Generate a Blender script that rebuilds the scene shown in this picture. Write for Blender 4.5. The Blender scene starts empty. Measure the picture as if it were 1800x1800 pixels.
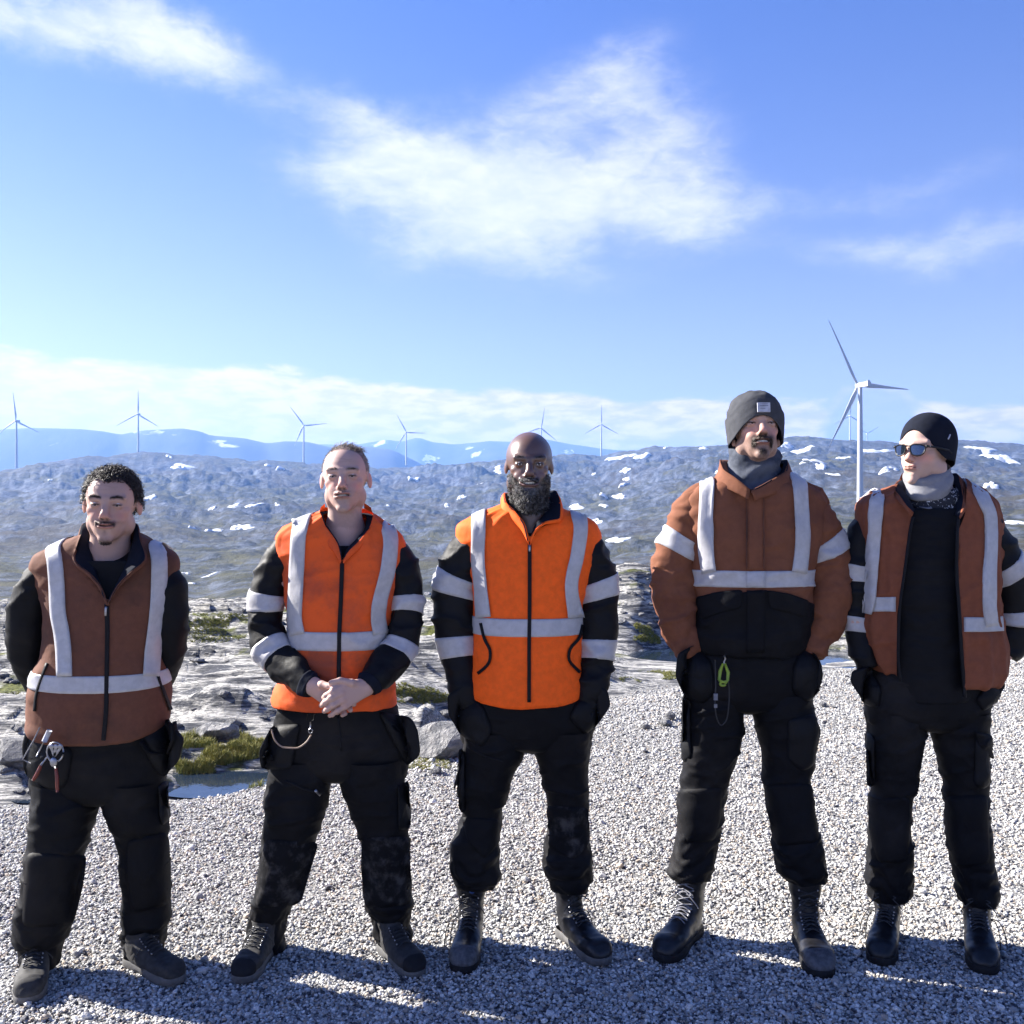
import bpy, math, random
import numpy as np
from mathutils import Vector, Matrix
from mathutils.bvhtree import BVHTree
scene = bpy.context.scene
C = scene.collection
rnd = random.Random(7)
RN = np.random.RandomState(11)
R = math.radians
# ------------------------------------------------------------------ camera, light, sky
FPX, CAMH = 1750.0, 1.5            # focal length in photo pixels (1800 wide), eye height
def P(px, py, Y):                  # photo pixel + distance -> point of the place
    return np.array([(px-900)/FPX*Y, Y, CAMH-(py-900)/FPX*Y])
cd = bpy.data.cameras.new('camera'); cam = bpy.data.objects.new('camera', cd); C.objects.link(cam)
cam.location = (0, 0, CAMH); cam.rotation_euler = (R(90), 0, 0)
cd.sensor_width = 36; cd.lens = 36*FPX/1800; cd.clip_start = 0.05; cd.clip_end = 60000
scene.camera = cam
SUN_AZ, SUN_EL = -69.5, 31.0       # degrees from +Y towards +X; elevation
SUNV = Vector((math.sin(R(SUN_AZ))*math.cos(R(SUN_EL)), math.cos(R(SUN_AZ))*math.cos(R(SUN_EL)), math.sin(R(SUN_EL))))
sl = bpy.data.lights.new('sun', 'SUN'); sun = bpy.data.objects.new('sun', sl); C.objects.link(sun)
sl.energy = 5.0; sl.angle = R(0.5); sl.color = (1.0, 0.95, 0.87)
sun.rotation_euler = (-SUNV).to_track_quat('-Z', 'Y').to_euler(); sun.location = (-20, 8, 20)
scene.view_settings.view_transform = 'Standard'; scene.view_settings.look = 'None'
scene.view_settings.gamma = 1; scene.view_settings.exposure = 2.12
scene.render.resolution_x = 1024; scene.render.resolution_y = 1024

class NT:                          # small node-tree writer
    def __init__(s, nt): s.nt = nt; nt.nodes.clear()
    def n(s, t, ins=None, **kw):
        nd = s.nt.nodes.new(t)
        for k, v in kw.items(): setattr(nd, k, v)
        for k, v in (ins or {}).items():
            sk = nd.inputs[k]
            if isinstance(v, bpy.types.NodeSocket): s.nt.links.new(v, sk)
            else: sk.default_value = v
        return nd
    def m(s, op, a, b=0.0, c=0.0, clamp=False):
        nd = s.nt.nodes.new('ShaderNodeMath'); nd.operation = op; nd.use_clamp = clamp
        for i, v in enumerate((a, b, c)):
            if isinstance(v, bpy.types.NodeSocket): s.nt.links.new(v, nd.inputs[i])
            else: nd.inputs[i].default_value = v
        return nd.outputs[0]
    def mix(s, f, a, b, blend='MIX'):
        nd = s.nt.nodes.new('ShaderNodeMix'); nd.data_type = 'RGBA'; nd.blend_type = blend
        for i, v in ((0, f), (6, a), (7, b)):
            if isinstance(v, bpy.types.NodeSocket): s.nt.links.new(v, nd.inputs[i])
            else: nd.inputs[i].default_value = v if i == 0 else tuple(v)+((1,) if len(v) == 3 else ())
        return nd.outputs[2]
    def mr(s, v, a, b, c=0.0, d=1.0, smooth=True):
        nd = s.n('ShaderNodeMapRange', {0: v, 1: a, 2: b, 3: c, 4: d}); nd.interpolation_type = 'SMOOTHSTEP' if smooth else 'LINEAR'
        return nd.outputs[0]
    def noise(s, vec, scale, detail=4, rough=0.55, dist=0.0, out=0):
        return s.n('ShaderNodeTexNoise', {'Vector': vec, 'Scale': scale, 'Detail': detail, 'Roughness': rough, 'Distortion': dist}).outputs[out]
    def link(s, a, b): s.nt.links.new(a, b)

w = bpy.data.worlds.new('World'); scene.world = w; w.use_nodes = True
N = NT(w.node_tree)
skyn = N.n('ShaderNodeTexSky'); skyn.sky_type = 'NISHITA'; skyn.sun_disc = False
skyn.sun_elevation = R(SUN_EL); skyn.sun_rotation = R(SUN_AZ)
skyn.altitude = 400; skyn.air_density = 1.0; skyn.dust_density = 0.6; skyn.ozone_density = 2.2
tc = N.n('ShaderNodeTexCoord'); sp = N.n('ShaderNodeSeparateXYZ', {0: tc.outputs['Generated']})
dx, dy, dz = sp.outputs
az = N.m('ARCTAN2', dx, dy); hor = N.m('SQRT', N.m('ADD', N.m('MULTIPLY', dx, dx), N.m('MULTIPLY', dy, dy)))
el = N.m('ARCTAN2', dz, hor)
def AE(px, py):                    # photo pixel -> azimuth, elevation (radians)
    x, z = (px-900)/FPX, (900-py)/FPX
    return math.atan2(x, 1), math.atan2(z, math.hypot(1, x))
vec = N.n('ShaderNodeCombineXYZ', {0: az, 1: el, 2: 0.0}).outputs[0]
# domain warp gives torn, wispy edges
wn = N.noise(vec, 5.0, 6, 0.62, out=1)
wv = N.n('ShaderNodeVectorMath', {0: wn, 1: (0.5, 0.5, 0.5)}); wv.operation = 'SUBTRACT'
wv2 = N.n('ShaderNodeVectorMath', {0: wv.outputs[0], 3: 0.10}); wv2.operation = 'SCALE'
wv3 = N.n('ShaderNodeVectorMath', {0: vec, 1: wv2.outputs[0]}); wv3.operation = 'ADD'
ws = N.n('ShaderNodeSeparateXYZ', {0: wv3.outputs[0]})
waz, wel = ws.outputs[0], ws.outputs[1]
def blob(px, py, rx, ry, rot=0.0, amp=1.0, wob=True):
    a0, e0 = AE(px, py); rx /= FPX; ry /= FPX; A, E = (waz, wel) if wob else (az, el)
    x = N.m('SUBTRACT', A, a0); y = N.m('SUBTRACT', E, e0); c, s_ = math.cos(R(rot)), math.sin(R(rot))
    u = N.m('ADD', N.m('MULTIPLY', x, c/rx), N.m('MULTIPLY', y, s_/rx))
    v = N.m('ADD', N.m('MULTIPLY', x, -s_/ry), N.m('MULTIPLY', y, c/ry))
    d = N.m('ADD', N.m('MULTIPLY', u, u), N.m('MULTIPLY', v, v))
    return N.m('MULTIPLY', N.m('EXPONENT', N.m('MULTIPLY', d, -1.0)), amp)
def total(l):
    t = l[0]
    for b in l[1:]: t = N.m('ADD', t, b)
    return t
big = total([blob(890, 330, 230, 95, 0, 1.15), blob(600, 300, 130, 60, 12, .55), blob(1120, 175, 110, 95, -10, .62), blob(1040, 250, 60, 32, 30, -.22), blob(1200, 300, 60, 80, 0, .25), blob(680, 240, 170, 40, -10, .30), blob(1010, 150, 120, 60, 20, .3), blob(780, 430, 130, 60, 0, .42), blob(1160, 370, 150, 55, -8, .5), blob(980, 480, 190, 60, 0, .3),
             blob(560, 165, 250, 26, -22, .22), blob(170, 45, 240, 50, -4, .95), blob(330, 80, 150, 40, -28, .35), blob(1480, 350, 300, 30, 3, .36), blob(1740, 425, 190, 42, 0, .5), blob(1500, 440, 170, 26, 0, .26)])
st = N.n('ShaderNodeMapping', {'Vector': vec, 'Scale': (1.0, 2.3, 1.0), 'Rotation': (0, 0, R(12))})
n1 = N.noise(st.outputs[0], 9.0, 9, 0.60, 0.25)
n2 = N.noise(st.outputs[0], 34.0, 6, 0.62, 0.6)
nn = N.m('ADD', N.m('MULTIPLY', N.m('SUBTRACT', n1, 0.5), 1.35), N.m('MULTIPLY', N.m('SUBTRACT', n2, 0.5), 0.75))
hi = N.mr(N.m('ADD', big, N.m('MULTIPLY', nn, N.mr(big, 0.0, 0.5, 0.14, 0.60))), 0.04, 1.15)
# thin clouds that go on over the part of the sky behind the camera
n3 = N.noise(st.outputs[0], 2.2, 7, 0.6, 0.4)
beh = N.m('MULTIPLY', N.m('MULTIPLY', N.mr(N.m('ABSOLUTE', az), 0.7, 1.3), N.mr(el, 0.03, 0.15)), N.mr(el, 0.7, 0.4))
hi = N.m('MAXIMUM', hi, N.m('MULTIPLY', N.mr(n3, 0.52, 0.78), N.m('MULTIPLY', beh, 0.8)))
# cloud bank along the horizon
sb = N.n('ShaderNodeMapping', {'Vector': vec, 'Scale': (1.0, 3.6, 1.0)})
n4 = N.noise(sb.outputs[0], 7.0, 10, 0.60, 0.2)
n5 = N.noise(sb.outputs[0], 26.0, 7, 0.6, 0.3)
top = N.m('ADD', N.m('MULTIPLY', az, -0.058), 0.122)      # falls from left to right
top = N.m('ADD', top, N.m('MULTIPLY', N.m('SUBTRACT', n4, 0.5), 0.060))
under = N.mr(N.m('SUBTRACT', top, el), -0.001, 0.008)
bank = N.m('MULTIPLY', under, N.mr(N.m('ADD', N.m('MULTIPLY', n4, .6), N.m('MULTIPLY', n5, .4)), 0.32, 0.55, 0.50, .95))
sky = N.mix(1.0, skyn.outputs[0], (0.96, 1.02, 1.22), 'MULTIPLY')
up = N.mr(el, 0.06, 0.56, 0.0, 1.0)
sky = N.mix(up, N.mix(1.0, sky, (1.50, 1.12, .99), 'MULTIPLY'), N.mix(1.0, sky, (.66, .80, 1.26), 'MULTIPLY'))
sky = N.mix(N.mr(el, 0.5, 1.3), sky, N.mix(1.0, sky, (.60, .66, .74), 'MULTIPLY'))
shade = N.mr(N.m('ADD', N.m('MULTIPLY', n5, .65), N.m('MULTIPLY', n4, .35)), 0.42, 0.58)
bankc = N.mix(shade, (6.9, 6.0, 7.4), (10.2, 8.6, 9.0))
hic = N.mix(N.mr(nn, -0.3, 0.35), (6.0, 6.4, 7.5), (7.6, 7.7, 8.0))
warm = N.mr(az, -0.5, 0.25, 1.0, 0.0)
bankc = N.mix(N.m('MULTIPLY', warm, .65), bankc, (10.2, 8.7, 8.9))
puff = N.m('MULTIPLY', N.mr(blob(1530, 750, 75, 60, 0, 1.0), .3, .6), .8)
bankc = N.mix(puff, bankc, (3.7, 4.6, 6.9))
bank = N.m('MAXIMUM', bank, puff)
col = N.mix(bank, sky, bankc)
col = N.mix(hi, col, hic)
col = N.mix(1.0, col, (.65, .64, .635), 'MULTIPLY')
bg = N.n('ShaderNodeBackground', {'Color': col, 'Strength': 0.05})
wo = N.n('ShaderNodeOutputWorld', {'Surface': bg.outputs[0]})

# ------------------------------------------------------------------ helpers
def mesh(name, V, Fa, smooth=True, vcol=None):
    """V (n,3), Fa: (m,3|4) array, or a list of such arrays"""
    me = bpy.data.meshes.new(name)
    Fs = [np.asarray(f, np.int32) for f in (Fa if isinstance(Fa, (list, tuple)) and len(Fa) and np.ndim(Fa[0]) == 2 else [Fa])]
    V = np.ascontiguousarray(V, np.float32)
    me.vertices.add(len(V)); me.vertices.foreach_set('co', V.ravel())
    loops = np.concatenate([f.ravel() for f in Fs]); cnt = np.concatenate([np.full(len(f), f.shape[1]) for f in Fs])
    me.loops.add(len(loops)); me.loops.foreach_set('vertex_index', loops.astype(np.int32))
    me.polygons.add(len(cnt)); me.polygons.foreach_set('loop_start', np.concatenate([[0], np.cumsum(cnt)[:-1]]).astype(np.int32))
    me.update(calc_edges=True)
    me.polygons.foreach_set('use_smooth', np.full(len(cnt), smooth, bool))
    if vcol is not None:
        a = me.color_attributes.new('Col', 'FLOAT_COLOR', 'POINT')
        c4 = np.ones((len(V), 4), np.float32); c4[:, :3] = vcol; a.data.foreach_set('color', c4.ravel())
    me.validate()
    return me
def obj(name, me, mat=None, parent=None, kind=None):
    o = bpy.data.objects.new(name, me); C.objects.link(o)
    if mat is not None and me is not None and not me.materials: me.materials.append(mat)
    if parent is not None: o.parent = parent; o.matrix_parent_inverse = parent.matrix_basis.inverted()
    if kind: o['kind'] = kind
    return o
def tag(o, label, cat, group=None):
    o['label'] = label; o['category'] = cat
    if group: o['group'] = group
    return o
def empty(name, loc, label, cat, group=None):
    o = bpy.data.objects.new(name, None); C.objects.link(o); o.location = Vector([float(c) for c in loc]); o.empty_display_size = .1
    return tag(o, label, cat, group)
class MB:                          # collects several shapes into one mesh
    def __init__(s): s.V = []; s.F = []; s.n = 0
    def add(s, V, Fa):
        V = np.asarray(V, float)
        for f in (Fa if isinstance(Fa, (list, tuple)) and np.ndim(Fa[0]) == 2 else [Fa]): s.F.append(np.asarray(f)+s.n)
        s.V.append(V); s.n += len(V); return s
    def get(s):
        out = []
        for k in (3, 4):
            l = [f for f in s.F if f.shape[1] == k]
            if l: out.append(np.concatenate(l))
        return np.concatenate(s.V), out
    def build(s, name, mat, parent=None, smooth=True, kind=None):
        V, Fq = s.get(); return obj(name, mesh(name, V, Fq, smooth), mat, parent, kind)
def gridf(nu, nv, wrapu=False):    # faces of a grid stored v-major: index = v*nu+u
    u = np.arange(nu if wrapu else nu-1); v = np.arange(nv-1)
    U, Vv = np.meshgrid(u, v); U2 = (U+1) % nu
    return np.stack([Vv*nu+U, Vv*nu+U2, (Vv+1)*nu+U2, (Vv+1)*nu+U], -1).reshape(-1, 4)
def _h(ix, iy, iz, s):
    h = (ix.astype(np.int64)*374761393+iy.astype(np.int64)*668265263+iz.astype(np.int64)*2147483647+s*144665) & 0xffffffff
    h = ((h ^ (h >> 13))*1274126177) & 0xffffffff
    return ((h ^ (h >> 16)) & 0xffff).astype(np.float32)/32767.5-1.0
def vnoise(p, seed=0):             # value noise, about -1..1
    p = np.asarray(p, np.float64); i = np.floor(p).astype(np.int64); f = (p-i).astype(np.float32); f = f*f*f*(f*(f*6-15)+10)
    x, y, z = i[..., 0], i[..., 1], i[..., 2]; r = 0
    for a in (0, 1):
        for b in (0, 1):
            for c in (0, 1):
                wgt = (f[..., 0] if a else 1-f[..., 0])*(f[..., 1] if b else 1-f[..., 1])*(f[..., 2] if c else 1-f[..., 2])
                r = r+wgt*_h(x+a, y+b, z+c, seed)
    return r
def fbm(p, o=4, seed=0, gain=.5, ridged=False):
    p = np.asarray(p, float); r = 0; a = 1.0; t = 0
    for k in range(o):
        n = vnoise(p, seed+k*17)
        if ridged: n = 1-2*np.abs(n)
        r = r+n*a; t += a; a *= gain; p = p*2.03+3.7
    return r/t
def sstep(a, b, x): t = np.clip((x-a)/(b-a), 0, 1); return t*t*(3-2*t)
def tube(path, rad, ns=8, cap=True):
    path = np.asarray(path, float); n = len(path); rad = np.broadcast_to(np.asarray(rad, float), (n,))
    T = np.gradient(path, axis=0); T /= np.linalg.norm(T, axis=1)[:, None]+1e-9
    up = np.array([0, 1., 0]) if abs(T[:, 1]).mean() < .8 else np.array([1., 0, 0])
    A = np.cross(T, up); A /= np.linalg.norm(A, axis=1)[:, None]+1e-9; B = np.cross(T, A)
    th = np.arange(ns)/ns*2*np.pi
    V = path[:, None]+rad[:, None, None]*(A[:, None]*np.cos(th)[None, :, None]+B[:, None]*np.sin(th)[None, :, None])
    V = V.reshape(-1, 3); Fq = gridf(ns, n, True)
    if cap:
        V = np.vstack([V, path[0], path[-1]]); k = np.arange(ns)
        return V, [Fq, np.stack([k, (k+1) % ns, np.full(ns, n*ns)], 1), np.stack([(n-1)*ns+(k+1) % ns, (n-1)*ns+k, np.full(ns, n*ns+1)], 1)]
    return V, [Fq]
def boxv(c, s, Rm=None):
    c = np.asarray(c, float); s = np.asarray(s, float)/2
    V = np.array([[x, y, z] for x in (-1, 1) for y in (-1, 1) for z in (-1, 1)])*s
    if Rm is not None: V = V@np.asarray(Rm).T
    return V+c, [np.array([[0, 1, 3, 2], [4, 6, 7, 5], [0, 4, 5, 1], [2, 3, 7, 6], [0, 2, 6, 4], [1, 5, 7, 3]])]
def sphv(c, r, nu=16, nv=10, Rm=None):
    th = np.arange(nu)/nu*2*np.pi; ph = np.linspace(0, np.pi, nv); r = np.broadcast_to(np.asarray(r, float), (3,))
    V = np.stack([np.outer(np.sin(ph), np.cos(th)), np.outer(np.sin(ph), np.sin(th)), np.outer(np.cos(ph), np.ones(nu))], -1).reshape(-1, 3)*r
    if Rm is not None: V = V@np.asarray(Rm).T
    return V+np.asarray(c, float), [gridf(nu, nv, True)]
def pchip(x, y, q):                # monotone cubic through knots; y may be (n,k)
    x = np.asarray(x, float); y = np.asarray(y, float); sh = y.ndim == 1
    if sh: y = y[:, None]
    h = np.diff(x)[:, None]; d = np.diff(y, axis=0)/h; m = np.zeros_like(y)
    if len(x) > 2:
        w1 = 2*h[1:]+h[:-1]; w2 = h[1:]+2*h[:-1]
        with np.errstate(all='ignore'): mm = (w1+w2)/(w1/d[:-1]+w2/d[1:])
        m[1:-1] = np.where(d[:-1]*d[1:] > 0, mm, 0)
    m[0] = d[0]; m[-1] = d[-1]
    q = np.asarray(q, float); i = np.clip(np.searchsorted(x, q, side='right')-1, 0, len(x)-2); t = ((q-x[i])/h[i, 0])[:, None]; hh = h[i]
    r = (2*t**3-3*t**2+1)*y[i]+(t**3-2*t**2+t)*hh*m[i]+(-2*t**3+3*t**2)*y[i+1]+(t**3-t**2)*hh*m[i+1]
    return r[:, 0] if sh else r

# ------------------------------------------------------------------ materials
MATS = {}
def mat(name):
    m = bpy.data.materials.new(name); m.use_nodes = True; MATS[name] = m
    return m, NT(m.node_tree)
def finish(T, col, rough, bump=None, bstr=.3, bdist=.01, **kw):
    ins = {'Base Color': col if isinstance(col, bpy.types.NodeSocket) else tuple(col)+(1,), 'Roughness': rough}
    ins.update(kw)
    if bump is not None:
        ins['Normal'] = T.n('ShaderNodeBump', {'Height': bump, 'Strength': bstr, 'Distance': bdist}).outputs[0]
    b = T.n('ShaderNodeBsdfPrincipled', ins)
    T.n('ShaderNodeOutputMaterial', {'Surface': b.outputs[0]}); return b
def cloth(name, c, dirt=None, dirt_amt=.3, weave=900, rough=.85, fold=0.0, spec=.25, dscale=5, sheen=.0):
    m, T = mat(name); tc = T.n('ShaderNodeTexCoord').outputs['Object']
    n1 = T.noise(tc, dscale, 8, .62); n2 = T.noise(tc, weave, 2, .5); n3 = T.noise(tc, 45, 5, .6)
    col = T.mix(T.mr(n3, .3, .7, 0, 1), [x*.90 for x in c], [min(x*1.07, 1) for x in c])
    if dirt is not None: col = T.mix(T.m('MULTIPLY', T.mr(n1, .45, .72), dirt_amt), col, dirt)
    h = T.m('ADD', T.m('MULTIPLY', n2, .15), T.m('MULTIPLY', n3, .6))
    finish(T, col, rough, h, .5, .004, **{'Specular IOR Level': spec, 'Sheen Weight': sheen})
    return m
def plain(name, c, rough=.5, metal=0.0, spec=.5, var=.12, scale=60):
    m, T = mat(name); tc = T.n('ShaderNodeTexCoord').outputs['Object']
    n = T.noise(tc, scale, 4, .6)
    col = T.mix(T.mr(n, .3, .7), [x*(1-var) for x in c], [min(x*(1+var), 1) for x in c])
    finish(T, col, rough, n, .15, .002, **{'Metallic': metal, 'Specular IOR Level': spec}); return m
# ------------------------------------------------------------------ terrain
# image-space profiles of the far land: crest line (px -> py) and its distance
RX = [-1500, -600, 0, 60, 130, 240, 290, 380, 440, 470, 530, 600, 680, 720, 800, 870, 960, 1060, 1130, 1200, 1290, 1380, 1420, 1500, 1600, 1660, 1730, 1800, 2400, 3300]
RY = [830, 820, 824, 812, 799, 793, 794, 801, 808, 804, 811, 818, 822, 819, 815, 808, 801, 796, 786, 781, 778, 768, 766, 771, 776, 770, 775, 779, 790, 800]
DX = [-1500, 0, 29, 243, 534, 714, 951, 1057, 1200, 1494, 1800, 3300]
DR = [1900, 1900, 1950, 2300, 2475, 2750, 2740, 2850, 2500, 2350, 2300, 2300]
GX = [-1500, 0, 280, 420, 560, 700, 760, 880, 1000, 1100, 1250, 1450, 1800, 3300]     # where the gravel pad ends (distance)
GR = [5.2, 5.2, 5.25, 5.45, 5.7, 6.0, 6.6, 7.6, 8.0, 8.3, 8.8, 9.4, 10.6, 14]
def u_of(x, y):
    a = np.arctan2(x, y); a = np.clip(a, -1.0, 1.0); return 900+FPX*np.tan(a)
def gauss2(u, Y, u0, Y0, su, sY): return np.exp(-((u-u0)/su)**2-((Y-Y0)/sY)**2)
PONDS = [(385, 5.72, 80, .22, -.05), (1290, 10.7, 270, 1.15, -.04), (90, 5.6, 40, .2, -.05)]
def height(x, y):
    x = np.asarray(x, float); y = np.asarray(y, float)
    u = u_of(x, y); r = np.hypot(x, y); Yd = np.where(y > .3*r, y, .3*r)
    Yd = np.maximum(Yd, .5)
    p3 = np.stack([x, y, np.zeros_like(x)], -1)
    # pad
    g = np.interp(u, GX, GR)+.25*fbm(p3*.9, 3, 5)
    pad = .012*fbm(p3*2.2, 3, 1)+.02*fbm(p3*.35, 2, 3)
    # rock shelf: bedding runs left-right, steps towards the back
    q = p3.copy(); q[..., 0] = x*.26+y*.08; q[..., 1] = y*1.25; q[..., 1] += .30*fbm(p3*.6, 3, 9)
    s = fbm(q*1.2, 5, 21, .55)*.5+.5
    st = 6.0; fl = np.floor(s*st)/st; fr = (s*st-np.floor(s*st)); ter = fl+sstep(.55, .95, fr)/st
    rock = (ter*.62+s*.38-.46)*.72+.055*fbm(q*4.0, 4, 33, .6, True)+.035*fbm(p3*np.array([3., 14, 1]), 4, 44, .6)
    tl = y*1.55+x*.22+1.3*fbm(p3*np.array([.30, .7, 1]), 3, 55); fr2 = tl-np.floor(tl); la = .35+.65*(_h(np.floor(tl), np.floor(tl)*0+np.floor(x*.22+1.3*fbm(p3*.6, 3, 57)), np.floor(tl)*0, 3)*.5+.5); rock += .19*la*(1-fr2)*sstep(0, .24, fr2)-.07
    tl = y*5.1+x*.5+1.6*fbm(p3*np.array([.7, 1.5, 1]), 3, 58); fr3 = tl-np.floor(tl); rock += .020*(1-fr3)*sstep(0, .4, fr3)
    rock = rock*np.clip(.45+.045*(Yd-5), .3, 1.1)
    rock += .13*sstep(0, 1.5, Yd-g)-.02
    rock += .62*gauss2(u, Yd, 770, 6.55, 42, .42)+.12*gauss2(u, Yd, 640, 8.2, 200, .8)
    rock += .12*gauss2(u, Yd, 395, 6.95, 70, .4)+.12*gauss2(u, Yd, 10, 6.0, 110, .5)+.25*gauss2(u, Yd, 1130, 11.5, 60, 1.0)
    rock += .65*gauss2(u, Yd, 1110, 14, 100, 2.5)-.30*sstep(10, 17, Yd)
    for (u0, Y0, su, sY, zz) in PONDS:
        k = np.exp(-np.maximum(((u-u0)/su)**2+((Yd-Y0)/sY)**2-.35, 0)*1.6); rock = rock*(1-k)+(zz-.07)*k
    rock = rock*(1-.9*np.exp(-((u-1150)/75)**4-((Yd-9.5)/.8)**4))
    f = sstep(-.15, .55, Yd-g)
    z = pad*(1-f)+(rock+.006)*f
    rp = np.interp(u, GX, GR)
    z = z-.05*np.exp(-((Yd-g-.05)/.35)**2)
    # brink, valley, far hillside
    ridge = np.interp(u, RX, RY); Rd = np.interp(u, DX, DR)
    LY = np.log(Yd)
    right = sstep(1000, 1450, u)
    k1 = [19, 40, 110, 260, 480, 800, 1250]
    yl = [1075, 1130, 1130, 1046, 985, 928, 880]; yr = [1052, 1100, 1075, 985, 925, 868, 838]
    L = [math.log(a) for a in k1]
    ya = np.interp(LY, L, yl)*(1-right)+np.interp(LY, L, yr)*right
    t = sstep(math.log(1150), 0, LY*0)  # placeholder keeps shapes
    tt = np.clip((LY-math.log(1250))/(np.log(Rd)-math.log(1250)), 0, 1)
    yend = 880*(1-right)+838*right
    yimg = np.where(LY < math.log(1250), ya, yend+(ridge-yend)*(tt**.9))
    over = np.clip(np.log(np.maximum(Yd/Rd, 1e-3)), 0, 2)
    yimg = yimg+over*220
    zf = CAMH-(yimg-900)/FPX*Yd
    big = fbm(np.stack([x/430, y/520, x*0], -1), 3, 61, .5)*.0160+fbm(np.stack([x/150+y/400, y/120, x*0], -1), 4, 71, .6, True)*-.0125
    fine = fbm(np.stack([x/34, y/30, x*0], -1), 4, 81, .62, True)*-.0040*(1-sstep(500, 2600, Yd)*.35)
    damp = 1-.80*np.exp(-(np.log(Yd/Rd)/.10)**2)
    zf = zf+Yd*(big*damp+fine*(.45+.55*damp))*sstep(40, 200, Yd)
    zf = zf-Yd*.010*gauss2(u, Yd, 350, 380, 50, 160)
    zf = zf+Yd*.024*gauss2(u, Yd, 1125, 120, 70, 35)+Yd*.006*gauss2(u, Yd, 250, 1500, 160, 350)
    b = sstep(15.5, 23, Yd+2.5*fbm(p3*.2, 2, 91))
    z = z*(1-b)+zf*b
    return z
EL_ = np.concatenate([np.linspace(-math.pi, -.72, 46)[:-1], np.linspace(-.72, -.50, 60)[:-1], np.linspace(-.50, .50, 760), np.linspace(.50, .72, 60)[1:], np.linspace(.72, math.pi, 46)[1:-1]])
rr = np.concatenate([np.geomspace(.6, 4.6, 22)[:-1], np.geomspace(4.6, 26, 330)[:-1], np.geomspace(26, 200, 40)[:-1], np.geomspace(200, 3300, 230)[:-1], np.geomspace(3300, 12000, 16)])
A_, R_ = np.meshgrid(EL_, rr)
Xg, Yg = R_*np.sin(A_), R_*np.cos(A_)
Zg = height(Xg, Yg)
farz = sstep(3100, 5500, R_); Zg = Zg*(1-farz)+(-260)*farz
Vg = np.stack([Xg, Yg, Zg], -1).reshape(-1, 3); Fg = gridf(len(EL_), len(rr), True)
Vg = np.vstack([Vg, [0, 0, height(np.array([0.]), np.array([.01]))[0]]]); k = np.arange(len(EL_))
Fc = np.stack([(k+1) % len(EL_), k, np.full(len(EL_), len(Vg)-1)], 1)
m, T = mat('terrain')
geo = T.n('ShaderNodeNewGeometry'); pos = geo.outputs['Position']; nz = T.n('ShaderNodeSeparateXYZ', {0: geo.outputs['Normal']}).outputs[2]
pz = T.n('ShaderNodeSeparateXYZ', {0: pos}); py_ = pz.outputs[1]
# near rock; shadow layers along the bedding are painted into its colour
mp = T.n('ShaderNodeMapping', {'Vector': pos, 'Scale': (.6, 3.6, 8.0)})
a1 = T.noise(mp.outputs[0], 3.0, 9, .62, .3); a2 = T.noise(pos, 22, 6, .65); a3 = T.noise(mp.outputs[0], 14, 6, .62, .4)
rockc = T.mix(T.mr(a1, .40, .56), (.075, .078, .092), (.60, .58, .54)); rockc = T.mix(T.mr(a3, .40, .62, .0, .75), rockc, (.05, .055, .065))
rockc = T.mix(T.mr(a2, .55, .75, 0, .5), rockc, (.46, .445, .415))
moss = T.noise(pos, 1.1, 6, .6); moss = T.m('MULTIPLY', T.mr(moss, .55, .63), T.mr(nz, .80, .95))
mossc = T.mix(T.mr(a2, .3, .7), (.035, .045, .012), (.16, .17, .045))
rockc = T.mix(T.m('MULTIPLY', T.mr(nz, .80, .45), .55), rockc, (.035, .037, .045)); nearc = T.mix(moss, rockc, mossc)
# far heath and bedrock; blue of haze and skylit shade painted into the bedrock
f1 = T.noise(pos, .010, 9, .62, .4); f2 = T.noise(pos, .055, 8, .66, .5); f3 = T.noise(pos, .0032, 5, .55)
mf = T.n('ShaderNodeMapping', {'Vector': pos, 'Scale': (1.0, .7, .35)})
f4 = T.noise(mf.outputs[0], .085, 10, .72, 0.0); f5 = T.noise(mf.outputs[0], .45, 6, .7)
heath = T.mix(T.mr(f2, .35, .65), (.016, .018, .009), (.085, .078, .024))
heath = T.mix(T.mr(f3, .45, .62), heath, (.050, .040, .022))
bed = T.mix(T.mr(f4, .35, .65), (.016, .022, .038), (.115, .130, .165))
mixf = T.m('ADD', T.m('MULTIPLY', f1, .55), T.m('MULTIPLY', f4, .45))
mixf = T.m('ADD', T.m('MULTIPLY', mixf, .8), T.m('MULTIPLY', f5, .2)); mixf = T.mr(T.m('ADD', mixf, T.m('MULTIPLY', T.m('SUBTRACT', 1.0, nz), .55)), .445, .60)
farc = T.mix(mixf, heath, bed)
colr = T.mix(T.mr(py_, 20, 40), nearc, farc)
gl = T.m('LESS_THAN', T.n('ShaderNodeAttribute', attribute_name='pad').outputs['Fac'], .5)
padc = T.mix(T.mr(T.noise(pos, 60, 6, .7), .35, .65), (.09, .090, .095), (.46, .45, .425))
colr = T.mix(gl, padc, colr)
hb = T.m('ADD', T.m('MULTIPLY', a3, .05), T.m('MULTIPLY', a2, .02))
hb = T.m('ADD', hb, T.m('MULTIPLY', f4, T.mr(py_, 30, 120, 0, 6.0)))
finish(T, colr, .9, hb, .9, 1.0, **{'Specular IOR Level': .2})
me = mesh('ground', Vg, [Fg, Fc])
uu = u_of(Vg[:, 0], Vg[:, 1]); gg = np.interp(uu, GX, GR)+.25*fbm(np.stack([Vg[:, 0], Vg[:, 1], 0*uu], -1)*.9, 3, 5)
Yd_ = np.where(Vg[:, 1] > .3*np.hypot(Vg[:, 0], Vg[:, 1]), Vg[:, 1], .3*np.hypot(Vg[:, 0], Vg[:, 1]))
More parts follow.
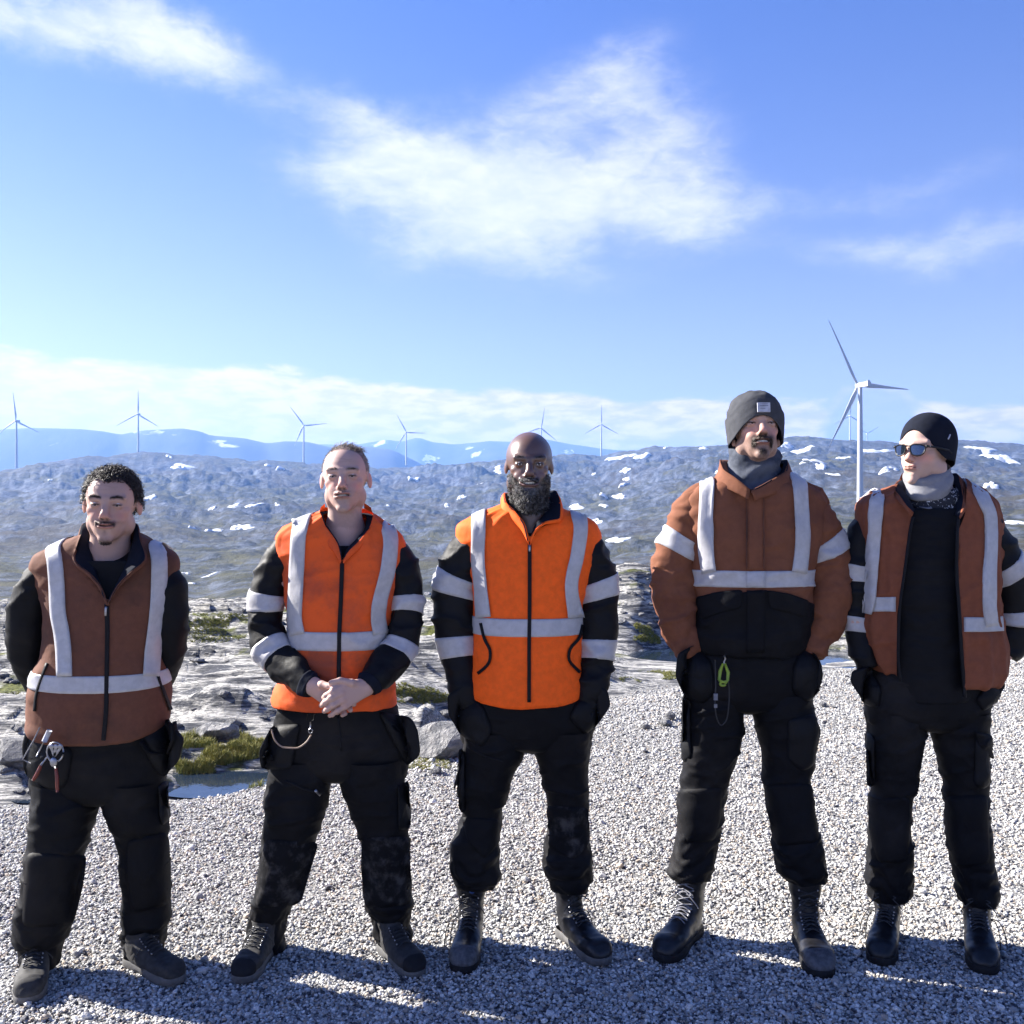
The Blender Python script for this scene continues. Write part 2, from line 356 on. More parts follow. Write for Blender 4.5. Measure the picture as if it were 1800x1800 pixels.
at = me.attributes.new('pad', 'FLOAT', 'POINT'); at.data.foreach_set('value', (1-sstep(-.05, .35, Yd_-gg)).astype(np.float32))
ground = obj('ground', me, m, kind='structure')
BV = BVHTree.FromPolygons([tuple(v) for v in Vg.tolist()], [tuple(f) for f in Fg.tolist()])
def hit(px, py, dmin=0.0):
    d = Vector(((px-900)/FPX, 1, -(py-900)/FPX)).normalized()
    o = Vector((0, 0, CAMH))+d*dmin
    return BV.ray_cast(o, d, 9000)
# far mountain ranges
def range_(name, xs, ys, Y0, depth, seed, colA, colB, snow):
    us = np.linspace(-1400, 3200, 420); ts = np.linspace(-1, 1, 60)
    U, Tt = np.meshgrid(us, ts); Yq = Y0+Tt*depth
    crest = CAMH+(900-np.interp(U, xs, ys))/FPX*Y0
    X = (U-900)/FPX*Yq
    p = np.stack([X/900, Yq/900, X*0], -1)
    Z = -250+(crest+250)*np.clip(1-np.abs(Tt)**1.25, 0, 1)
    Z = Z+fbm(p, 5, seed, .55, True)*depth*.055*np.clip(np.abs(Tt)*1.6, .05, 1)*(1-np.abs(Tt)**4)
    m, T = mat(name); pos = T.n('ShaderNodeNewGeometry').outputs['Position']
    n = T.noise(pos, .0011, 8, .62, .3); n2 = T.noise(pos, .0035, 7, .6, .4)
    zz = T.n('ShaderNodeSeparateXYZ', {0: pos}).outputs[2]
    c = T.mix(T.mr(n, .35, .65), colA, colB)
    c = T.mix(T.m('MULTIPLY', T.mr(n2, .68-snow*.055, .72-snow*.055), T.mr(zz, 60, 250)), c, (.55, .57, .6))
    finish(T, c, .95, n, .5, 60)
    return obj(name, mesh(name, np.stack([X, Yq, Z], -1).reshape(-1, 3), gridf(len(us), len(ts))), m, kind='structure')
range_('mountain_range', [-1400, -500, 0, 60, 140, 180, 212, 250, 320, 350, 370, 430, 470, 500, 540, 600, 645, 690, 735, 800, 1000, 3200], [770, 760, 754, 751, 753, 757, 763, 756, 752, 757, 765, 770, 779, 775, 776, 790, 784, 790, 812, 850, 870, 870], 4800, 900, 5, (.03, .04, .04), (.07, .08, .09), .4)
range_('mountain_range', [-1400, 0, 450, 560, 620, 680, 705, 735, 760, 800, 860, 900, 960, 1000, 1060, 1200, 3200], [800, 800, 792, 780, 782, 772, 776, 768, 777, 781, 775, 776, 772, 780, 788, 800, 820], 7200, 1300, 9, (.04, .05, .06), (.1, .11, .13), 1.6)
# snow patches lying on the far hillside: (px, py, half width, half height)
SN = [(320, 819, 24, 4), (297, 803, 6, 2), (88, 845, 6, 2), (470, 818, 5, 2), (493, 824, 6, 2), (262, 876, 12, 3.5), (410, 890, 14, 3.5), (446, 888, 12, 4), (373, 894, 7, 2.5), (487, 887, 5, 3), (340, 929, 8, 3), (378, 934, 15, 3.5),
      (426, 928, 20, 5), (371, 1011, 15, 6), (339, 1026, 6, 5), (327, 1008, 8, 3), (726, 843, 12, 2.5), (811, 876, 9, 5), (785, 890, 5, 2.5), (682, 889, 4, 2), (875, 828, 12, 3), (845, 850, 6, 3), (1057, 800, 10, 3),
      (1095, 803, 24, 5), (1130, 803, 14, 4), (1171, 787, 7, 3.5), (1100, 828, 9, 7), (1102, 843, 6, 7), (1099, 853, 9, 4), (1044, 834, 4, 3), (1060, 871, 8, 2.5), (1090, 875, 11, 2.5), (1062, 889, 8, 2.5), (1085, 950, 22, 7),
      (1012, 893, 14, 4), (1395, 795, 45, 3.0), (1425, 812, 22, 5), (1443, 823, 12, 8), (1462, 834, 11, 2.5), (1380, 783, 20, 2), (1540, 793, 45, 3.0), (1480, 806, 20, 2.5), (1565, 825, 22, 3), (1725, 788, 30, 4), (1750, 803, 32, 6), (1770, 810, 20, 5), (1742, 853, 16, 4), (1785, 919, 20, 4), (1240, 790, 8, 2), (1262, 830, 6, 2), (1236, 873, 6, 2), (1050, 918, 14, 2)]
ms, T = mat('snow'); pos = T.n('ShaderNodeNewGeometry').outputs['Position']
nn_ = T.noise(pos, .3, 5, .6); finish(T, T.mix(T.mr(nn_, .3, .7), (.48, .51, .56), (.64, .65, .67)), .7, nn_, .3, .5)
for i, (px, py, a, b) in enumerate(SN):
    rs = np.random.RandomState(100+i); na, nb = 28, 5; ok = True; V = []
    c0 = hit(px, py, 40)
    if c0[0] is None: continue
    Yc = c0[0].y; cz = c0[0].z
    if Yc < 60: continue
    ph = rs.rand(6)*6.28; gx = (px-900)/FPX; pts = []
    dep = max(b/FPX*Yc*Yc/max(abs(CAMH-cz)+Yc*.09, 2.0), 2.0); dep = min(dep, a/FPX*Yc*1.6)
    for j in range(nb+1):
        for q in range(na):
            th = q/na*2*math.pi; rad = 1+.26*math.sin(2*th+ph[0])+.22*math.sin(3*th+ph[1])+.16*math.sin(5*th+ph[2])+.14*math.sin(8*th+ph[3])
            rad *= j/nb
            pts.append((c0[0].x+a*.85/FPX*Yc*rad*math.cos(th)+dep*.35*rad*math.sin(th)*math.sin(ph[4]), Yc+dep*.75*rad*math.sin(th), 1-j/nb))
    pts = np.array(pts); z = height(pts[:, 0], pts[:, 1])
    z = z+np.where(pts[:, 2] > 0, .10+Yc*.0007, -.3-Yc*.0008)
    obj('snow_patch', mesh('snow_patch', np.stack([pts[:, 0], pts[:, 1], z], -1), gridf(na, nb+1, True)), ms, kind='structure')
# ponds
mw, T = mat('pond_water'); pos = T.n('ShaderNodeNewGeometry').outputs['Position']
finish(T, (.012, .02, .035), .04, T.noise(pos, 9, 3, .5), .08, .02, **{'Specular IOR Level': .9, 'IOR': 1.33})
for (u0, Y0, su, sY, zz) in PONDS:
    th = np.arange(40)/40*2*np.pi; x0 = (u0-900)/FPX*Y0
    V = np.stack([x0+1.5*su/FPX*Y0*np.cos(th), Y0+1.5*sY*np.sin(th), np.full(40, zz)], -1); V = np.vstack([V, [x0, Y0, zz]])
    kk = np.arange(40); obj('pond', mesh('pond', V, np.stack([kk, (kk+1) % 40, np.full(40, 40)], 1)), mw, kind='structure')
# ------------------------------------------------------------------ gravel, grass (geometry-node scatters)
def rock_mesh(seed, sub=2, flat=.62, jag=.30):
    import bmesh
    bm = bmesh.new(); bmesh.ops.create_icosphere(bm, subdivisions=sub, radius=1)
    V = np.array([v.co[:] for v in bm.verts]); Fq = np.array([[v.index for v in f.verts] for f in bm.faces]); bm.free()
    n = fbm(V*1.1+seed*9.1, 3, seed); V = V*(1+jag*n)[:, None]
    rs = np.random.RandomState(seed)
    for k in range(7):             # knock flat facets off
        d = rs.randn(3); d /= np.linalg.norm(d); h = .55+.25*rs.rand(); t = V@d-h; V = V-np.maximum(t, 0)[:, None]*d*.9
    V = V*np.array([1, .8+.15*rs.rand(), flat]); return V, Fq
def scatter(name, pts, scl, srcs, material, kind='stuff', tilt=1.0):
    """one object: points carrying a scale, each showing one of the shapes in srcs"""
    me = bpy.data.meshes.new(name); me.vertices.add(len(pts)); me.vertices.foreach_set('co', np.ascontiguousarray(pts, np.float32).ravel())
    a = me.attributes.new('scl', 'FLOAT', 'POINT'); a.data.foreach_set('value', np.ascontiguousarray(scl, np.float32))
    o = obj(name, me, None, kind=kind)
    g = bpy.data.node_groups.new(name, 'GeometryNodeTree'); g.interface.new_socket('Geometry', in_out='INPUT', socket_type='NodeSocketGeometry'); g.interface.new_socket('Geometry', in_out='OUTPUT', socket_type='NodeSocketGeometry')
    G = NT(g); gi = G.n('NodeGroupInput'); go = G.n('NodeGroupOutput')
    join = G.n('GeometryNodeJoinGeometry')
    for s in srcs:
        oi = G.n('GeometryNodeObjectInfo', {'Object': s, 'As Instance': True}); g.links.new(oi.outputs['Geometry'], join.inputs[0])
    rv = G.n('FunctionNodeRandomValue'); rv.data_type = 'FLOAT_VECTOR'
    rv.inputs[0].default_value = (-.5*tilt, -.5*tilt, 0.); rv.inputs[1].default_value = (.5*tilt, .5*tilt, 6.283)
    ri = G.n('FunctionNodeRandomValue'); ri.data_type = 'INT'; ri.inputs[4].default_value = 0; ri.inputs[5].default_value = len(srcs)-1
    na = G.n('GeometryNodeInputNamedAttribute'); na.data_type = 'FLOAT'; na.inputs['Name'].default_value = 'scl'
    m2p = G.n('GeometryNodeMeshToPoints', {'Mesh': gi.outputs[0]})
    iop = G.n('GeometryNodeInstanceOnPoints', {'Points': m2p.outputs[0], 'Instance': join.outputs[0], 'Pick Instance': True, 'Instance Index': ri.outputs[2], 'Rotation': rv.outputs[0], 'Scale': na.outputs[0]})
    sm = G.n('GeometryNodeSetMaterial', {'Geometry': iop.outputs[0], 'Material': material})
    g.links.new(sm.outputs[0], go.inputs[0])
    md = o.modifiers.new('scatter', 'NODES'); md.node_group = g
    return o
def source(name, V, Fq, material, smooth=False):   # shape only referenced by a scatter, not linked to the scene
    me = mesh(name, V, Fq, smooth); me.materials.append(material)
    return bpy.data.objects.new(name, me)
mg, T = mat('gravel'); oi = T.n('ShaderNodeObjectInfo'); tcg = T.n('ShaderNodeTexCoord').outputs['Object']
rr_ = oi.outputs['Random']; ng = T.noise(tcg, 1.6, 5, .65)
cg = T.mix(T.mr(rr_, .0, 1.0, smooth=False), (.17, .169, .170), (.86, .84, .79)); cg = T.mix(T.m('GREATER_THAN', rr_, .88), cg, (.42, .35, .28))
cg = T.mix(T.m('LESS_THAN', rr_, .10), cg, (.05, .05, .06)); cg = T.mix(T.mr(ng, .4, .7, 0, .35), cg, (.15, .15, .165))
finish(T, cg, .8, ng, .3, .2, **{'Specular IOR Level': .3})
GS = [source('gravel_stone', *rock_mesh(50+i, 1 if i % 2 else 2, .6, .35), mg) for i in range(8)]
def scatter_points(n, Y0, Y1, seed, u0=-700, u1=2500, power=1.0):
    rs = np.random.RandomState(seed); Yq = Y0*(Y1/Y0)**rs.rand(n) if power == 0 else (Y0**power+(Y1**power-Y0**power)*rs.rand(n))**(1/power)
    u = u0+(u1-u0)*rs.rand(n); return (u-900)/FPX*Yq, Yq, u
x1, y1, u1 = scatter_points(420000, 2.35, 11.5, 1, -500, 2400, 0)
g1 = np.interp(u1, GX, GR)+.25*fbm(np.stack([x1, y1, 0*x1], -1)*.9, 3, 5)
kp = (y1 < g1+.25*RN.rand(len(y1))-.1)
x1, y1 = x1[kp], y1[kp]
sc = (.0038+.0052*RN.rand(len(x1))**1.7)*(1+.055*np.clip(y1-3.0, 0, 8)); sc = np.where(RN.rand(len(x1)) > .996, sc*2.3, sc)
z1 = height(x1, y1)+sc*(.15+.5*RN.rand(len(x1)))
scatter('gravel', np.stack([x1, y1, z1], -1), sc, GS, mg, tilt=1.4)
# loose stones and boulders that can be told apart
mr_, T = mat('stone'); oi = T.n('ShaderNodeObjectInfo'); tcg = T.n('ShaderNodeTexCoord').outputs['Object']
ng = T.noise(tcg, 2.2, 8, .65, .3); n2_ = T.noise(tcg, 9, 6, .65)
cg = T.mix(T.mr(ng, .33, .66), (.10, .105, .115), (.36, .35, .34)); cg = T.mix(T.mr(n2_, .55, .7, 0, .5), cg, (.46, .45, .43))
cg = T.mix(T.m('MULTIPLY', oi.outputs['Random'], .5), cg, (.14, .14, .15))
finish(T, cg, .85, T.m('ADD', ng, T.m('MULTIPLY', n2_, .5)), .7, .25, **{'Specular IOR Level': .25})
RM = [mesh('stone', *rock_mesh(80+i, 3 if i < 4 else 2, .62, .33), smooth=False) for i in range(8)]
for q in RM: q.materials.append(mr_)
def stone(px, py, wpx, label, group=None, idx=0, sq=1.0, name='stone', sink=.25):
    h = hit(px, py)
    if h[0] is None: return
    s = wpx/2/FPX*h[0].y; o = bpy.data.objects.new(name, RM[idx % 8]); C.objects.link(o)
    o.location = (h[0].x, h[0].y+s*.5, h[0].z+s*.62*sq*(1-2*sink)); o.scale = (s, s, s*sq); o.rotation_euler = (rnd.uniform(-.15, .15), rnd.uniform(-.15, .15), rnd.uniform(-.5, .5)); tag(o, label, 'boulder' if name == 'boulder' else 'stone', group)
    return o
# single boulders
stone(775, 1332, 120, 'large pale boulder lying at the gravel edge left of the bearded man', idx=0, sq=.85, name='boulder', sink=.15)
stone(372, 1302, 95, 'dark grey boulder behind the grass clump between the two left men', idx=1, sq=.75, name='boulder')
stone(20, 1345, 120, 'dark rounded boulder behind the leftmost man, at the left edge of the photo', idx=2, sq=.8, name='boulder')
stone(1170, 1278, 26, 'dark broken stone lying on the gravel left of the tallest man', idx=3, name='stone', sink=.1)
stone(1135, 1283, 20, 'small flat dark stone next to the broken stone left of the tallest man', idx=5, name='stone', sink=.1)
stone(1178, 1268, 22, 'upright grey stone standing on the gravel beside the tallest man', idx=4, sq=1.2, name='stone', sink=.0)
stone(765, 1362, 26, 'dark stone at the grass edge right of the clasped-hands man', idx=6, name='stone', sink=.1)
stone(1448, 1243, 18, 'small dark stone on the gravel right of the tallest man', idx=7, name='stone', sink=.1)
gi = 0
for (ua, ub, va, vb, n, lo, hi_) in ((290, 470, 1060, 1290, 14, 14, 46), (0, 60, 1150, 1400, 14, 14, 40), (690, 800, 1040, 1330, 12, 12, 40), (1080, 1200, 1010, 1120, 26, 10, 30), (1440, 1500, 930, 1150, 14, 6, 16), (480, 690, 1110, 1300, 6, 20, 50), (1780, 2100, 1000, 1130, 10, 14, 30)):
    for _ in range(n):
        py = rnd.uniform(va, vb); px = rnd.uniform(ua, ub)
        stone(px, py, rnd.uniform(lo, hi_)*(.6+.4*(py-va)/(vb-va)), 'grey gneiss stone lying loose on the rock shelf behind the men', 'loose stones on the rock shelf behind the men', idx=rnd.randrange(8), sq=rnd.uniform(.5, .95)); gi += 1
for _ in range(46):
    py = 1200+230*rnd.random()**1.2; px = rnd.uniform(330, 1790)
    stone(px, py, rnd.uniform(6, 13), 'small dark stone sitting on the pale gravel behind the men', 'larger stones strewn over the gravel', idx=rnd.randrange(8), sq=.8, sink=.1)
# grass tufts
mgr, T = mat('grass'); oi = T.n('ShaderNodeObjectInfo'); gz = T.n('ShaderNodeSeparateXYZ', {0: T.n('ShaderNodeTexCoord').outputs['Object']}).outputs[2]
cg = T.mix(oi.outputs['Random'], (.06, .085, .022), (.30, .29, .075)); cg = T.mix(T.mr(gz, .3, 1.0, 0, .7), cg, (.42, .37, .13))
finish(T, cg, .7, **{'Specular IOR Level': .2})
def tuft(seed, n=26):
    rs = np.random.RandomState(seed); V = []; Fq = []
    for i in range(n):
        a = rs.rand()*6.28; l = .5+.6*rs.rand(); b = np.array([rs.randn()*.22, rs.randn()*.22, -.1]); d = np.array([math.cos(a), math.sin(a), 0])*(.1+.5*rs.rand()); wd = np.array([-math.sin(a), math.cos(a), 0])*.028; k = len(V)
        V += [b-wd, b+wd, b+d*.4*l+[0, 0, .62*l]+wd*.8, b+d*.4*l+[0, 0, .62*l]-wd*.8, b+d*l+[0, 0, l]]; Fq.append((k, k+1, k+2, k+3)); Fq.append((k+3, k+2, k+4, k+4))
    return np.array(V), np.array([f for f in Fq if f[2] != f[3]]), np.array([f[:3] for f in Fq if f[2] == f[3]])
GT = []
for i in range(4):
    V_, Q_, T_ = tuft(i+5); GT.append(source('grass_tuft', V_, [Q_, T_], mgr))
gp, gs = [], []
for (px, py, a, b, n, s0) in ((380, 1335, 85, 38, 1300, .055), (440, 1350, 60, 30, 700, .05), (385, 1092, 75, 14, 900, .07), (360, 1118, 60, 10, 400, .055), (20, 1240, 50, 18, 500, .05), (740, 1218, 60, 16, 700, .05), (755, 1335, 50, 16, 500, .045), (1140, 1095, 55, 14, 900, .07), (1160, 1122, 40, 8, 500, .065),
                          (1095, 1195, 30, 6, 160, .035), (1165, 1187, 28, 7, 400, .045), (1780, 1130, 80, 14, 300, .06), (1470, 1128, 30, 8, 200, .05), (1110, 1070, 40, 8, 250, .06), (600, 1330, 90, 30, 500, .05), (880, 1300, 60, 12, 100, .03), (170, 1390, 40, 20, 200, .04)):
    for _ in range(int(n*1.6)):
        t = rnd.random()*6.28; q = rnd.random()**.6*1.25; h = hit(px+a*q*math.cos(t), py+b*q*math.sin(t))
        if h[0] is not None and h[0].y < 30 and float(fbm(np.array([[h[0].x*3.2, h[0].y*3.2, 0.]]), 3, 8)[0]) > -.02+.25*max(q-.7, 0):
            gp.append(h[0][:]); gs.append(s0*(.95 if (px, py) in ((380, 1335), (440, 1350)) else .42)*rnd.uniform(.5, 1.1))
scatter('grass', np.array(gp), np.array(gs), GT, mgr, tilt=.5)
# ------------------------------------------------------------------ wind turbines
mtw = plain('turbine_white', (.46, .47, .49), .45, var=.03, scale=.3)
def blade_mesh(L):
    ss = np.linspace(0, 1, 22); prof = []
    th = np.linspace(0, 2*np.pi, 13)[:-1]; V = []
    for s in ss:
        ch = np.interp(s, [0, .04, .2, .6, .95, 1], [1.9, 2.0, 3.9, 2.0, .9, .15]); tk = np.interp(s, [0, .04, .2, .6, 1], [1.9, 1.8, .9, .35, .05]); tw = R(np.interp(s, [0, .2, 1], [20, 12, 0]))
        x = ch/2*np.cos(th)+ch*.18*(s > .05); y = tk/2*np.sin(th); V.append(np.stack([x*math.cos(tw)-y*math.sin(tw), x*math.sin(tw)+y*math.cos(tw)-1.8*s*s, np.full(12, s*L)], -1))
    return mesh('blade', np.concatenate(V), gridf(12, len(ss), True))
BL = blade_mesh(57.0)
def lathe(prof, ns=20):
    prof = np.array(prof, float); th = np.arange(ns)/ns*2*np.pi
    V = np.stack([prof[:, 0][:, None]*np.cos(th), prof[:, 0][:, None]*np.sin(th), np.repeat(prof[:, 1][:, None], ns, 1)], -1).reshape(-1, 3)
    return V, [gridf(ns, len(prof), True)]
TW = mesh('tower', *lathe([(2.6, -6), (2.5, 0), (2.2, 30), (1.9, 60), (1.55, 84), (1.5, 84.5)])); NCm = MB(); NCm.add(*boxv((0, 4.2, 86.2), (3.6, 10.5, 3.6))); NCm.add(*boxv((0, 8.5, 88.5), (2.8, .5, 1.2))); NCm.add(*boxv((0, 3, 88.1), (1.2, 3, .5)))
NV, NF = NCm.get(); NA = mesh('nacelle', NV, NF, False); HBV, HBF = sphv((0, -2.4, 86.2), (1.9, 2.4, 1.9)); HB = mesh('hub', HBV, HBF)
for q in (BL, TW, NA, HB): q.materials.append(mtw)
def turbine(hx, hy, dist, a0, yaw, label, k=1.0):
    X = (hx-900)/FPX*dist; Z = CAMH-(hy-900)/FPX*dist
    t = empty('wind_turbine', (X, dist, Z-86.2*k), label, 'wind turbine', 'wind turbines on the hills')
    t.rotation_euler = (0, 0, R(yaw)); t.scale = (k,)*3
    for nm, me_ in (('tower', TW), ('nacelle', NA), ('hub', HB)): o = bpy.data.objects.new(nm, me_); C.objects.link(o); o.parent = t
    for i in range(3):
        o = bpy.data.objects.new('blade', BL); C.objects.link(o); o.parent = t; o.location = (0, -2.4, 86.2)
        o.rotation_euler = (0, R(a0+120*i), 0)
    return t
turbine(29, 740, 1950, -5, -6, 'hazy wind turbine cut by the left edge of the photo, above the leftmost man')
turbine(243, 728, 2300, 1, 0, 'small wind turbine on the rounded ridge just right of the curly-haired man\'s head')
turbine(534, 748, 2475, -36, 12, 'distant wind turbine left of the short-haired man, one blade pointing level right')
turbine(714, 760, 2800, -28, 5, 'distant wind turbine between the short-haired man and the bald bearded man')
turbine(951, 752, 2740, 10, 0, 'distant wind turbine rising behind the bald man\'s head')
turbine(1057, 746, 2900, 0, 0, 'small distant wind turbine just right of the bald man\'s head, one blade straight up')
turbine(1512, 677, 775, 30, -154, 'largest and nearest wind turbine, between the two men in beanies')
turbine(1494, 731, 3000, 2, 0, 'faint far wind turbine seen just left of the nearest turbine\'s tower', .95)
turbine(1524, 762, 4200, 60, 0, 'tiny far wind turbine at the foot of the cloud, right beside the nearest turbine\'s tower')
turbine(1836, 742, 1950, -38, 0, 'wind turbine at the right edge of which only a blade tip shows')
# pale gravel pad at the nearest turbine
# ------------------------------------------------------------------ haze
mh = bpy.data.materials.new('haze'); mh.use_nodes = True; T = NT(mh.node_tree)
v = T.n('ShaderNodeVolumePrincipled', {'Color': (.22, .44, 1.0, 1), 'Density': 1.3e-4, 'Anisotropy': .2}); T.n('ShaderNodeOutputMaterial', {'Volume': v.outputs[0]})
HBX = boxv((0, 0, 164), (25000, 25000, 872)); hz = obj('haze', mesh('haze', *HBX, smooth=False), mh, kind='stuff')
# ------------------------------------------------------------------ figures: bodies as one surface grown from a distance field
def rotm(yaw=0, pitch=0, roll=0):
    return np.array(Matrix.Rotation(R(yaw), 3, 'Z')@Matrix.Rotation(R(-pitch), 3, 'X')@Matrix.Rotation(R(roll), 3, 'Y'))
def axis_(lo, hi, hc, fine):
    out = [lo]
    while out[-1] < hi:
        p = out[-1]; h = hc
        for a, b, hf in fine:
            if a <= p < b: h = min(h, hf)
            elif p < a < p+h: h = max(a-p, hf)
        out.append(p+h)
    return np.array(out, np.float32)
class Field:
    def __init__(s, xs, ys, zs): s.ax = (xs, ys, zs); s.D = np.full((len(xs), len(ys), len(zs)), .05, np.float32)
    def _sl(s, c, r):
        sl = []
        for a, ci, ri in zip(s.ax, c, np.broadcast_to(r, 3)):
            sl.append(slice(max(int(np.searchsorted(a, ci-ri))-1, 0), int(np.searchsorted(a, ci+ri))+1))
        return tuple(sl)
    def _ap(s, sl, d, k, sub):
        D = s.D[sl]
        if sub:
            a, b = D, -d
            h = np.maximum(k-np.abs(a-b), 0)/k; s.D[sl] = np.maximum(a, b)+h*h*k*.25
        else:
            h = np.maximum(k-np.abs(D-d), 0)/k; s.D[sl] = np.minimum(D, d)-h*h*k*.25
    def ell(s, c, r, Rm=None, k=.01, sub=False):
        r = np.array(np.broadcast_to(r, 3), np.float32); m = r.max()+k+.012; sl = s._sl(c, m)
        X = s.ax[0][sl[0]][:, None, None]-np.float32(c[0]); Y = s.ax[1][sl[1]][None, :, None]-np.float32(c[1]); Z = s.ax[2][sl[2]][None, None, :]-np.float32(c[2])
        if X.size*Y.size*Z.size == 0: return
        if Rm is None: x, y, z = X, Y, Z
        else:
            Rm = np.asarray(Rm, np.float32)
            x = X*Rm[0, 0]+Y*Rm[1, 0]+Z*Rm[2, 0]; y = X*Rm[0, 1]+Y*Rm[1, 1]+Z*Rm[2, 1]; z = X*Rm[0, 2]+Y*Rm[1, 2]+Z*Rm[2, 2]
        k0 = np.sqrt((x/r[0])**2+(y/r[1])**2+(z/r[2])**2); k1 = np.sqrt((x/r[0]**2)**2+(y/r[1]**2)**2+(z/r[2]**2)**2)+1e-6
        s._ap(sl, k0*(k0-1)/k1, k, sub)
    def cone(s, a, b, ra, rb, k=.01, sub=False, sq=None):
        a = np.asarray(a, np.float32); b = np.asarray(b, np.float32); c = (a+b)/2; m = np.abs(b-a)/2+max(ra, rb)+k+.012; sl = s._sl(c, m)
        X = s.ax[0][sl[0]][:, None, None]-a[0]; Y = s.ax[1][sl[1]][None, :, None]-a[1]; Z = s.ax[2][sl[2]][None, None, :]-a[2]
        if X.size*Y.size*Z.size == 0: return
        v = b-a; t = np.clip((X*v[0]+Y*v[1]+Z*v[2])/float(v@v+1e-12), 0, 1)
        d = np.sqrt((X-t*v[0])**2+(Y-t*v[1])**2+(Z-t*v[2])**2)-(ra+(rb-ra)*t)
        s._ap(sl, d, k, sub)
    def mesh(s):
        D = s.D; xs, ys, zs = s.ax; I = D < 0; nx, ny, nz = D.shape
        acc = np.zeros((nx-1, ny-1, nz-1), np.uint8)
        for a in (0, 1):
            for b in (0, 1):
                for c in (0, 1): acc += I[a:nx-1+a, b:ny-1+b, c:nz-1+c]
        act = (acc > 0) & (acc < 8); i, j, k = np.nonzero(act); n = len(i)
        idx = np.full(act.shape, -1, np.int32); idx[i, j, k] = np.arange(n)
        S = np.zeros((n, 3)); W = np.zeros(n)
        co = [(a, b, c) for a in (0, 1) for b in (0, 1) for c in (0, 1)]
        val = {q: D[i+q[0], j+q[1], k+q[2]] for q in co}
        pt = {q: np.stack([xs[i+q[0]], ys[j+q[1]], zs[k+q[2]]], -1) for q in co}
        for q in co:
            for d in range(3):
                if q[d] == 0:
                    r = list(q); r[d] = 1; r = tuple(r); a, b = val[q], val[r]; x = (a < 0) != (b < 0)
                    t = np.where(x, a/(a-b+1e-12), 0)[:, None]; S += np.where(x[:, None], pt[q]+t*(pt[r]-pt[q]), 0); W += x
        V = S/W[:, None]; Q = []
        for d in range(3):
            o = [(1, 2), (2, 0), (0, 1)][d]; sl0 = [slice(1, -1)]*3; sl0[d] = slice(0, -1); sl1 = list(sl0); sl1[d] = slice(1, None)
            A = I[tuple(sl0)]; B = I[tuple(sl1)]; e = np.array(np.nonzero(A != B)); ins = A[tuple(e)]
            base = e.copy(); base[o[0]] += 1; base[o[1]] += 1
            def cell(da, db): c = base.copy(); c[o[0]] -= da; c[o[1]] -= db; return idx[tuple(c)]
            q = np.stack([cell(1, 1), cell(0, 1), cell(0, 0), cell(1, 0)], 1); q[~ins] = q[~ins][:, ::-1]; Q.append(q)
        Q = np.concatenate(Q); Q = Q[(Q >= 0).all(1)]; return V, Q
def vnormals(V, Q):
    n = np.zeros_like(V)
    if Q.shape[1] == 4: fn = np.cross(V[Q[:, 2]]-V[Q[:, 0]], V[Q[:, 3]]-V[Q[:, 1]])
    else: fn = np.cross(V[Q[:, 1]]-V[Q[:, 0]], V[Q[:, 2]]-V[Q[:, 0]])
    for c in range(Q.shape[1]): np.add.at(n, Q[:, c], fn)
    return n/(np.linalg.norm(n, axis=1)[:, None]+1e-12)
